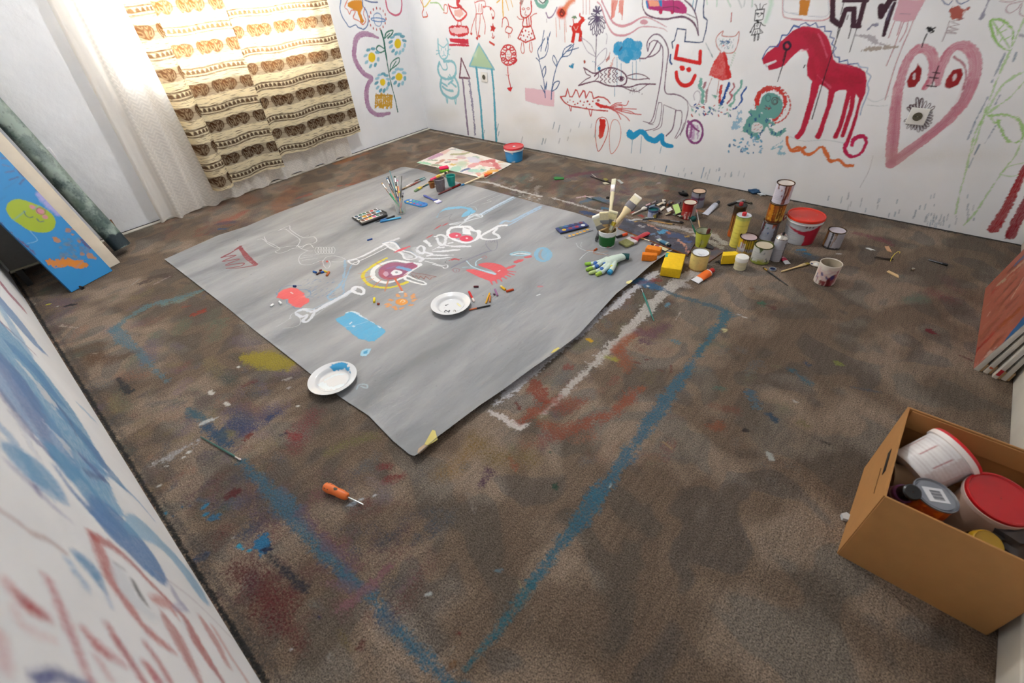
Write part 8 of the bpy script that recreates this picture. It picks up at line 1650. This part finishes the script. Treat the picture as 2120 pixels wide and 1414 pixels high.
def d_bluec(p, M):
    g = onboard(M)
    p.poly(None, g('N', [(45,830),(60,780),(110,752),(170,755),(240,780),(320,815),(385,865),(408,920),(390,970),(330,995),(230,985),(150,940),(80,890)]), '#98ac1e', 1, rough=.002, smooth=True)
    p.stroke(None, g('N', [(175,840),(190,870),(215,885),(240,880)]),.005, '#2c4c6c', .9); p.stroke(None, g('N', [(270,895),(290,915),(318,912)]),.005, '#3c4c7c', .9)
    for x, y, r_ in ((295,842,.017),(235,808,.012),(330,880,.012)): q_ = g('N', [(x, y)])[0]; p.ell(None, q_[0], q_[1], r_, r_, '#c87c94', .9, rough=.003)
    q_ = g('N', [(300,838)])[0]; p.ell(None, q_[0], q_[1],.018,.018, '#7c3c5c', .8, ring=.004)
    for a, b in (((10,450),(55,452)),((20,500),(70,512)),((40,555),(100,545)),((70,610),(130,590)),((145,640),(175,605)),((130,540),(170,585))): p.stroke(None, g('N', [a, b]),.008, '#24447c', .8)
    p.stroke(None, g('N', [(390,1215),(470,1215),(540,1215),(620,1235)]),[.02,.04,.07,.03] if False else .035, '#c87a1c', .95, rough=1.0); p.poly(None, g('N', [(430,1215),(500,1180),(545,1195),(610,1195),(625,1250),(560,1260),(500,1240)]), '#c87a1c', .95, rough=.006)
    for x, y, r_ in ((415,1050,.014),(395,1035,.008),(500,980,.012),(540,970,.008),(660,1165,.016),(690,1180,.01),(600,1150,.01),(530,1010,.008),(580,1060,.006)): q_ = g('N', [(x, y)])[0]; p.ell(None, q_[0], q_[1], r_, r_, '#b8782c', .8, rough=.006)
    for _ in range(46): x, y = rf.uniform(440,640), rf.uniform(1040,1190); q_ = g('N', [(x, y)])[0]; p.ell(None, q_[0], q_[1], rf.uniform(.003,.012), rf.uniform(.003,.012), rf.choice(['#6c7c84', '#7c6c5c', '#4c6c8c']),.4, rough=.006)
    p.stroke(None, g('N', [(200,1075),(250,1065),(272,1045),(220,985)]),.003, '#8cb4d4', .8)
    for pts in ([(0,930),(100,1020),(180,1080),(260,1150)],[(120,530),(200,600),(330,740)],[(600,1050),(660,1110)]): p.stroke(None, g('N', pts),.010, '#5c2c50', .7, rough=1.2)
    p.stroke(None, g('N', [(290,720),(360,800),(420,850)]),.03, '#b4a0d4', .7, soft=.008)
    for _ in range(14): u, v = rf.uniform(0,.2), rf.uniform(0,.9); p.stroke(None, [(u, v),(u + .08, v + .02)],.006, rf.choice(['#1470a8', '#2c8cc4']),.4, soft=.003)
lean_board('blue_canvas', 'tall blue painted canvas with a green sleeping face, leaning in the far left corner', bl_ + Vector((0,0,.002)), wB, lB, .02, '#1580bf', d_bluec, '#0f6296')
m = MB(); clump('black_blob', 'small black lump stuck at the foot of the blue canvas', 'M', 910,625,.013, '#0c0c10', 'lump', 4,.9,.3)
wb_o = at('P', 246,548) - e * .26 - nh * -.0
lean_board('cream_canvas', 'cream white canvas back leaning between the blue canvas and the rolled canvas', at('P', 247,549) - e * .215 + nh * .02 + Vector((0,0,.002)),.24,1.35,.03, '#d8ccb8', None, '#d3c8b6', ph=math.radians(70.5))
# roll
ra = Vector(on(253,512,2,.04).tolist()); rb = Vector(on(-75,150,0,.07).tolist()); dd = (rb - ra).normalized(); ra = ra + dd * 0
o, l = place('rolled_canvas', 'tall rolled canvas stained dark green, standing against the window wall', 'rolled canvas', ra, rb + dd * .1)
def d_roll(p, L_):
    q = random.Random(12)
    for _ in range(90): u, v = q.uniform(-.17,.17), q.uniform(0, L_); p.ell(None, u, v, q.uniform(.01,.04), q.uniform(.02,.07), q.choice(['#2c4444', '#3c544c', '#1c3438', '#54685c', '#6c7c74']), q.uniform(.3,.7), soft=.01, rough=.02)
    for _ in range(180): p.ell(None, q.uniform(-.17,.17), q.uniform(0, L_),.002,.003, '#1c2424', .8)
    p.poly(None, [(-.2,0),(.2,0),(.2,.07),(.05,.09),(-.05,.06),(-.2,.08)], '#10242c', .95, rough=.01)
th = np.linspace(-math.pi, math.pi, 81); zz_ = np.arange(0, l, .005); T_, Z_ = np.meshgrid(th, zz_); RR_ = .051 + .002 * np.sin(T_ * 3 + Z_ * 9)
me = grid_mesh('canvas_layer', Z_, RR_ * np.cos(T_), RR_ * np.sin(T_), flip=False); p = Paint((T_ * .05).ravel(), Z_.ravel(), None, 0,.005); d_roll(p, l); p.write(me); me.materials.append(pmat('#94a39a', .7)); link('canvas_layer', me, o)
m = MB(); 
sp = [(.0,(.008 + .0425 * k / 60) * math.cos(k * .42),(.008 + .0425 * k / 60) * math.sin(k * .42)) for k in range(60)]
m.tube(sp, .0018,6); m.build('rolled_edge', mat('#5c6c64', .8), o)
m = MB(); m.lathe([(.001,.012),(.049,.012)],30, Matrix.Rotation(math.pi / 2,4, 'Y'), cap=False); m.build('inner_core', mat('#1c2624', .9), o)
# cardboard sliver behind the roll, grey panel in the corner
cc = on(246,482,0,.045); m = MB(); m.box((0,0,0),(.006,.07,.12)); o = m.build('cardboard_strip', mat('#8c6240', .8), None, (.052, float(cc[1]) - .03,.062)); tag(o, 'brown cardboard strip standing behind the foot of the rolled canvas', 'cardboard')
cb = thing('grey_chest', 'dark grey chest on short feet in the far left corner behind the blue canvas', 'chest', (.2,-3.34,0))
m = MB(); m.box((0,0,.32),(.32,.28,.42), bev=.004); m.build('body', mat('#5c5a56', .6, vary=.1), cb)
m = MB(); m.box((.163,0,.113),(.006,.284,.010)); m.build('bottom_edge', mat('#8c8874', .5), cb)
for a, b in ((-1,-1),(-1,1),(1,-1),(1,1)): m = MB(); m.box((a * .13, b * .11,.055),(.03,.03,.11)); m.build('foot', mat('#2c2a28', .6), cb)

# ================================================================ CANVASES AGAINST THE RIGHT WALL
def frameO(pts, x): return [tuple(on(*px('O', a, b),0, x)[1:]) for a, b in pts]
Y0, Y1 = -1.262,-.585; HC = .62
def canvas(label, xb, xt, y0, y1, hc, th, front, deco=None):
    h3 = Vector((xt - xb, 0, hc)).normalized(); ey = Vector((0,-1,0)); n_ = ey.cross(h3)   # points to -x
    M = Matrix((ey, h3, n_)).transposed().to_4x4(); M.translation = Vector((xb, y1,.002))
    o = bpy.data.objects.new('stretched_canvas', None); COL.objects.link(o); o.matrix_world = M; tag(o, label, 'canvas', 'canvases leaning on the right wall')
    Wd = y1 - y0; m = MB(); m.box((Wd / 2, hc / 2,-th / 2),(Wd, hc, th), bev=.002); m.build('canvas_wrap', mat('#cfc9bf', .7, bump=.3, scale=60), o)
    for v in (.02, hc - .02): m = MB(); m.box((Wd / 2, v, -th - .004),(Wd - .01,.035,.008)); m.build('stretcher_bar', mat('#b4946c', .6), o)
    if deco:
        U_, V_ = np.meshgrid(np.linspace(.0005, Wd - .0005,180), np.linspace(.0005, hc - .0005,170)); me = grid_mesh('painted_face', U_, V_, 0 * U_ + .0006)
        p = Paint(U_.ravel(), V_.ravel(), None, 0,.004); deco(p, onboard(M)); p.rgb *= .78; p.write(me); me.materials.append(pmat('#a05a48', .5)); link('painted_face', me, o)
    return o
def d_cv(p, g):
    q = random.Random(21)
    for _ in range(120):
        x, y = q.uniform(360,900), q.uniform(200,1250); l = q.uniform(60,220); P_ = g('O', [(x, y),(x + l * .7, y - l * .75)])
        p.stroke(None, P_, q.uniform(.008,.035), q.choice(['#8c4430', '#a4583c', '#7c3c28', '#b06848', '#944a38', '#a05040', '#b87860', '#8a4a2c']), q.uniform(.4,.85), soft=.003, rough=1.0, smooth=False, streak=.4)
    for a, b, w_, c in (((390,1055),(500,940),.03, '#b02c1c'),((500,620),(530,590),.03, '#b83420'),((610,500),(700,430),.014, '#b02c1c'),((540,560),(740,380),.02, '#c8a080'),((370,1180),(560,1040),.03, '#c07464'),((460,1100),(560,1060),.03, '#d8b4a4'),((560,880),(744,720),.03, '#a8542c'),((460,800),(480,770),.008, '#d8b8a8'),((650,660),(744,500),.008, '#c8a088'),((560,540),(600,520),.02, '#c8b090')):
        p.stroke(None, g('O', [a, b]), w_, c, .9, rough=.8, smooth=False)
    p.poly(None, g('O', [(572,1022),(640,930),(744,800),(900,640),(900,860),(744,935),(640,1000)]), '#1f6ba4', 1, rough=.004)
    p.poly(None, g('O', [(375,1225),(500,1110),(572,1030),(640,1005),(744,940),(900,850),(900,1300)]), '#cfcac4', .9, rough=.006)
    p.stroke(None, g('O', [(690,390),(744,340),(860,240)]),.03, '#5c6c94', .9)
canvas('front canvas at the right wall, painted rust red with a blue patch', 4.535,4.625, Y0, Y1, HC, .017, '#a05a48', d_cv)
canvas('second canvas at the right wall with thin orange marks on its white edge', 4.562,4.640, Y0 + .0, Y1 - .02, HC - .01,.015, '#ccc')
canvas('third canvas at the right wall with a red blot on its white edge', 4.588,4.652, Y0 - .015, Y1 - .03, HC - .02,.015, '#ccc')
canvas('rearmost plain white canvas touching the right wall', 4.613,4.655, Y0 - .01, Y1 - .04, HC - .06,.015, '#ccc')
LEN_ = [0, Y1 - .02 - Y0, Y1 - .03 - Y0 + .015]
ro = [o for o in bpy.data.objects if o.name.startswith('stretched_canvas')]
for k, c_, w_ in ((1, '#b0522c', .004),(2, '#a81c28', .014)):
    m = MB(); m.box((ro[k].children[0].dimensions.x + .0005 if False else LEN_[k] + .0004,.03,-.008),(.001, w_ * 2, w_ * .8 if k == 2 else .010)); m.build('paint_blot', mat(c_, .5), ro[k])

# ================================================================ CARDBOARD BOX AND ITS CONTENTS
BX0, BX1, BY0, BY1, BH, TH = 4.318,4.628,-2.332,-1.985,.284,.005
bc = Vector(((BX0 + BX1) / 2,(BY0 + BY1) / 2,0)); bx = thing('cardboard_box', 'open brown cardboard box full of paint buckets and jars, near right corner', 'box', bc)
CB = mat('#b17f49', .8, bump=.12, scale=30, vary=.05); hw_, hd_ = (BX1 - BX0) / 2,(BY1 - BY0) / 2
for nm, c_, d_ in (('front_panel', (0,-hd_, BH / 2),(2 * hw_, TH, BH)),('back_panel', (0, hd_, BH / 2),(2 * hw_, TH, BH)),('right_panel', (hw_, 0, BH / 2),(TH, 2 * hd_, BH)),('box_bottom', (0,0, TH / 2 + .001),(2 * hw_, 2 * hd_, TH))):
    m = MB(); m.box(c_, d_, bev=.0012); m.build(nm, CB, bx)
m = MB(); m.prism([(-hd_, 0),(hd_, 0),(hd_, BH),(hd_ * .15, BH * .985),(-hd_ * .1, BH * .99),(-hd_, BH)],-TH / 2, TH / 2, Matrix.Translation((-hw_, 0,0)) @ Matrix(((0,0,1,0),(1,0,0,0),(0,1,0,0),(0,0,0,1)))); m.build('left_panel', CB, bx, smooth=False)
m = MB(); m.box((-hw_ - .0032,-.01, BH - .05),(.001,.085,.020), bev=.0004); m.build('hand_hole', mat('#1c1208', .9), bx)
q = random.Random(3); m = MB(); P_ = [(-hw_ - .0034,-.10 + .012 * k, BH - .085 - .003 * q.random() * (k % 3)) for k in range(9)]; m.tube(P_, .0009,5); m.build('torn_line', mat('#6c4824', .9), bx)
m = MB(); m.box((0, hd_ - .012, BH - .03),(2 * hw_ - .02,.002,.06)); m.build('folded_flap', CB, bx)
# contents
def tub(name, label, M, r, h, base, deco, lidcol, cat, taper=.86, rim='#e8e0dc'):
    o = bpy.data.objects.new(name, None); COL.objects.link(o); o.matrix_world = M; tag(o, label, cat)
    drum('tub_body', o, [(r * taper * .97,0),(r * taper, .003),(r * .95, h - .01)],(lambda p: deco(p, r, h)) if deco else None, pmat(base, .35))
    m = MB(); m.lathe([(.001,.0005),(r * taper * .97,.0005)],40, cap=False); m.build('tub_bottom', mat(base, .4), o)
    m = MB(); m.lathe([(r * .94, h - .022),(r * 1.02, h - .020),(r * 1.03, h - .008),(r * .98, h - .006)],56, cap=False); m.build('rim', mat(rim, .3), o)
    m = MB(); m.lathe([(r * 1.0, h - .010),(r * 1.02, h - .006),(r * 1.0, h),(r * .94, h + .001),(r * .90, h - .003),(.001, h - .003)],56, cap=False); m.build('lid', mat(lidcol, .3), o)
    return o
def lay(center, axis, up_twist=0.0):
    z = Vector(axis).normalized(); x = Vector((0,0,1)).cross(z)
    if x.length < 1e-3: x = Vector((1,0,0))
    x.normalize(); y = z.cross(x); M = Matrix((x, y, z)).transposed().to_4x4() @ Matrix.Rotation(up_twist, 4, 'Z'); M.translation = Vector(center); return M
def d_lab(p, r, h):
    for k in range(9): v = h * (.12 + .08 * k); p.stroke(None, [(-2.6 * r, v),(2.6 * r, v)],.0016, '#8c5c60', .35, smooth=False)
    for u in (-1.8,-1.1,-.45,.2,.9,1.6): p.stroke(None, [(u * r, h * .30),(u * r, h * .66)],.003, '#b02430', .85, smooth=False)
    p.poly(None, [(.3 * r, h * .08),(1.3 * r, h * .08),(1.3 * r, h * .85),(.3 * r, h * .85)], '#ccb4b0', .6)
# leaning white bucket with red lid
pa = Vector(at('L', 480,420, BH - .035)); pb = Vector(at('L', 815,330, BH - .005)); ax = (Vector(on(*px('L', 790,310),2, BH + .02).tolist()) - Vector(on(*px('L', 560,440),2, BH - .075).tolist()))
w0 = Vector(on(*px('L', 520,450),2,.205).tolist()); w1 = Vector(on(*px('L', 800,320),2,.268).tolist()); hB_ = (w1 - w0).length
tub('white_tub', 'white plastic tub with printed label and red lid lying on its side in the box', lay(w0, w1 - w0,1.9),.066, hB_, '#e2dfdf', d_lab, '#c81820', 'tub', .9)
# red lidded tub standing
c_ = Vector(on(*px('L', 1065,605),2,.255).tolist()); tub('pink_tub', 'pale tub with a wide dark red lid standing at the right of the box', lay(c_ - Vector((.012,-.012,.13)),(.06,-.10,1)),.066,.135, '#d8b8a4', None, '#b00c14', 'tub', .84, '#d8bcb0')
# orange-yellow can with barcode lid
c_ = Vector(on(*px('L', 678,575),2,.262).tolist())
o = bpy.data.objects.new('orange_paint_can', None); COL.objects.link(o); ax_ = Vector((.10,.06,1)).normalized(); M = lay(c_ - ax_ * .12, ax_); o.matrix_world = M; tag(o, 'orange and yellow paint can with a grey metal lid and white sticker, in the box', 'paint can')
def d_or(p, r, h):
    p.poly(None, [(-4 * r, h * .0),(4 * r, h * .0),(4 * r, h * .68),(-4 * r, h * .6)], '#cdb92c', 1, rough=.01)
    for k in range(12): p.stroke(None, [((-3 + .5 * k) * r, h),((-3 + .5 * k + .1) * r, h * .55)],.02, '#b8481c', .9, rough=.8)
rr_ = .046; drum('can_body', o, [(rr_ * .97,0),(rr_ * .97,.114)], lambda p: d_or(p, rr_, .115), pmat('#c8601c', .4))
m = MB(); m.lathe([(.001,.0005),(rr_ * .97,.0005)],32, cap=False); m.build('can_bottom', mat('#8c8c8c', .3,.8), o)
m = MB(); m.lathe([(rr_ * .96,.112),(rr_ * 1.01,.114),(rr_ * 1.01,.118),(rr_ * .97,.119),(rr_ * .92,.114),(rr_ * .86,.113),(rr_ * .84,.116),(.001,.116)],56, cap=False); m.build('metal_lid', mat('#8c9098', .3,.7), o)
m = MB(); m.box((0,0,.1165),(.040,.046,.0008)); st = m.build('sticker', mat('#d8d8dc', .5), o)
for k in range(9): 
    m = MB(); m.box((-.013 + .003 * k, -.002,.1172),(.0008 + .0006 * (k % 3),.024,.0003)); m.build('printed_bar', mat('#3c3c44', .5), st)
# yellow-capped jar, grey bag, purple bottle, beige roll, cream tin below
c_ = Vector(on(*px('L', 880,745),2,.245).tolist()); o = bpy.data.objects.new('amber_jar', None); COL.objects.link(o); o.matrix_world = lay(c_ - Vector((-.01,-.0,.10)),(.25,-.35,1)); tag(o, 'dark jar with an ochre yellow lid at the front of the box', 'jar')
m = MB(); m.lathe([(.001,0),(.028,0),(.031,.004),(.031,.08),(.027,.088)],32, cap=False); m.build('jar_body', mat('#3c2410', .2), o)
m = MB(); m.lathe([(.030,.084),(.031,.086),(.031,.102),(.029,.105),(.026,.103),(.001,.103)],40, cap=False); m.build('lid', mat('#b08a1c', .3), o)
clump('grey_plastic_bag', 'crumpled grey plastic bag at the front right of the box', 'L', 1130,850,.05, '#5c5a5c', 'bag', 6,.9,.3); bg = bpy.data.objects['grey_plastic_bag']; cz_ = on(*px('L', 1125,850),2,.20); bg.location = (float(cz_[0]) - .004, float(cz_[1]) + .02,.155)
c_ = Vector(on(*px('L', 485,560),2,.262).tolist()); a_1 = Vector(on(*px('L', 412,540),2,.245).tolist()); o = bpy.data.objects.new('purple_bottle', None); COL.objects.link(o); o.matrix_world = lay(a_1 + Vector((.01,.045,-.085)), c_ + Vector((.012,-.002,.012)) - (a_1 + Vector((.01,.045,-.085)))); tag(o, 'purple labelled bottle with a black cap at the left of the box', 'bottle')
lb = (c_ + Vector((.012,-.002,.012)) - (a_1 + Vector((.01,.045,-.085)))).length
drum('bottle_body', o, [(.020,0),(.022,.004),(.022, lb - .035),(.016, lb - .028)], lambda p: [p.stroke(None, [(-.07, v),(.07, v)],.006, c, .9, smooth=False) for v, c in ((lb * .35, '#c8a8c8'),(lb * .5, '#8c3c84'),(lb * .6, '#d8c4d4'))], pmat('#7c4a7c', .35))
m = MB(); m.lathe([(.018, lb - .034),(.019, lb - .032),(.019, lb),(.016, lb + .003),(.001, lb + .003)],30, cap=False); m.build('cap', mat('#0c0a0c', .3), o)
c_ = Vector(on(*px('L', 430,460),2,.20).tolist()); o = bpy.data.objects.new('beige_roll', None); COL.objects.link(o); o.matrix_world = lay(c_ + Vector((.0,.02,-.03)),(1,.25,.15)); tag(o, 'beige paper roll lying under the white tub in the box', 'roll'); m = MB(); m.lathe([(.012,0),(.036,0),(.036,.09),(.012,.09),(.012,0)],36, cap=False); m.build('paper', mat('#c0a684', .8), o)
# inner filler: lower layer the upper things rest on
c_ = bc; t = thing('folded_cardboard', 'folded brown cardboard filling the bottom of the box beneath the cans', 'cardboard', (bc.x, bc.y, .007)); m = MB(); m.box((0,0,.045),(2 * hw_ - .02,2 * hd_ - .03,.09), bev=.003); m.build('folded_sheet', mat('#6c4a28', .85), t)
scrap('crumpled_tissue', 'small white crumpled tissue on the carpet left of the cardboard box', 'L', [(110,700),(140,692),(172,715),(165,740),(120,728)],.0, '#c8ccd0', 'tissue', th=.012)
# dried paint flakes lying on the carpet
scrap('paint_flake', 'white sliver lying right of the lone rightmost can', 'b', [(128,352),(200,352),(320,395),(240,408)],.001, '#d8dad8', 'scrap', th=.001)
# pendant lamp
pd = thing('pendant_lamp', 'round white pendant bulb hanging from the middle of the ceiling', 'lamp', (1.8,-1.6, ROOM_H)); m = MB(); m.tube([(0,0,0),(0,0,-.30)],.003,8); m.build('cable', mat('#e0e0e0', .4), pd)
m = MB(); m.lathe([(.001,0),(.045,-.002),(.045,-.02),(.02,-.035),(.001,-.035)][::-1],24, cap=False); m.build('ceiling_rose', mat('#e4e4e4', .4), pd)
m = MB(); m.lathe([(.018,-.30),(.02,-.295),(.02,-.345),(.001,-.345)][::-1],20, cap=False); m.build('socket', mat('#e4e4e4', .4), pd)
print('objects', len(bpy.data.objects))
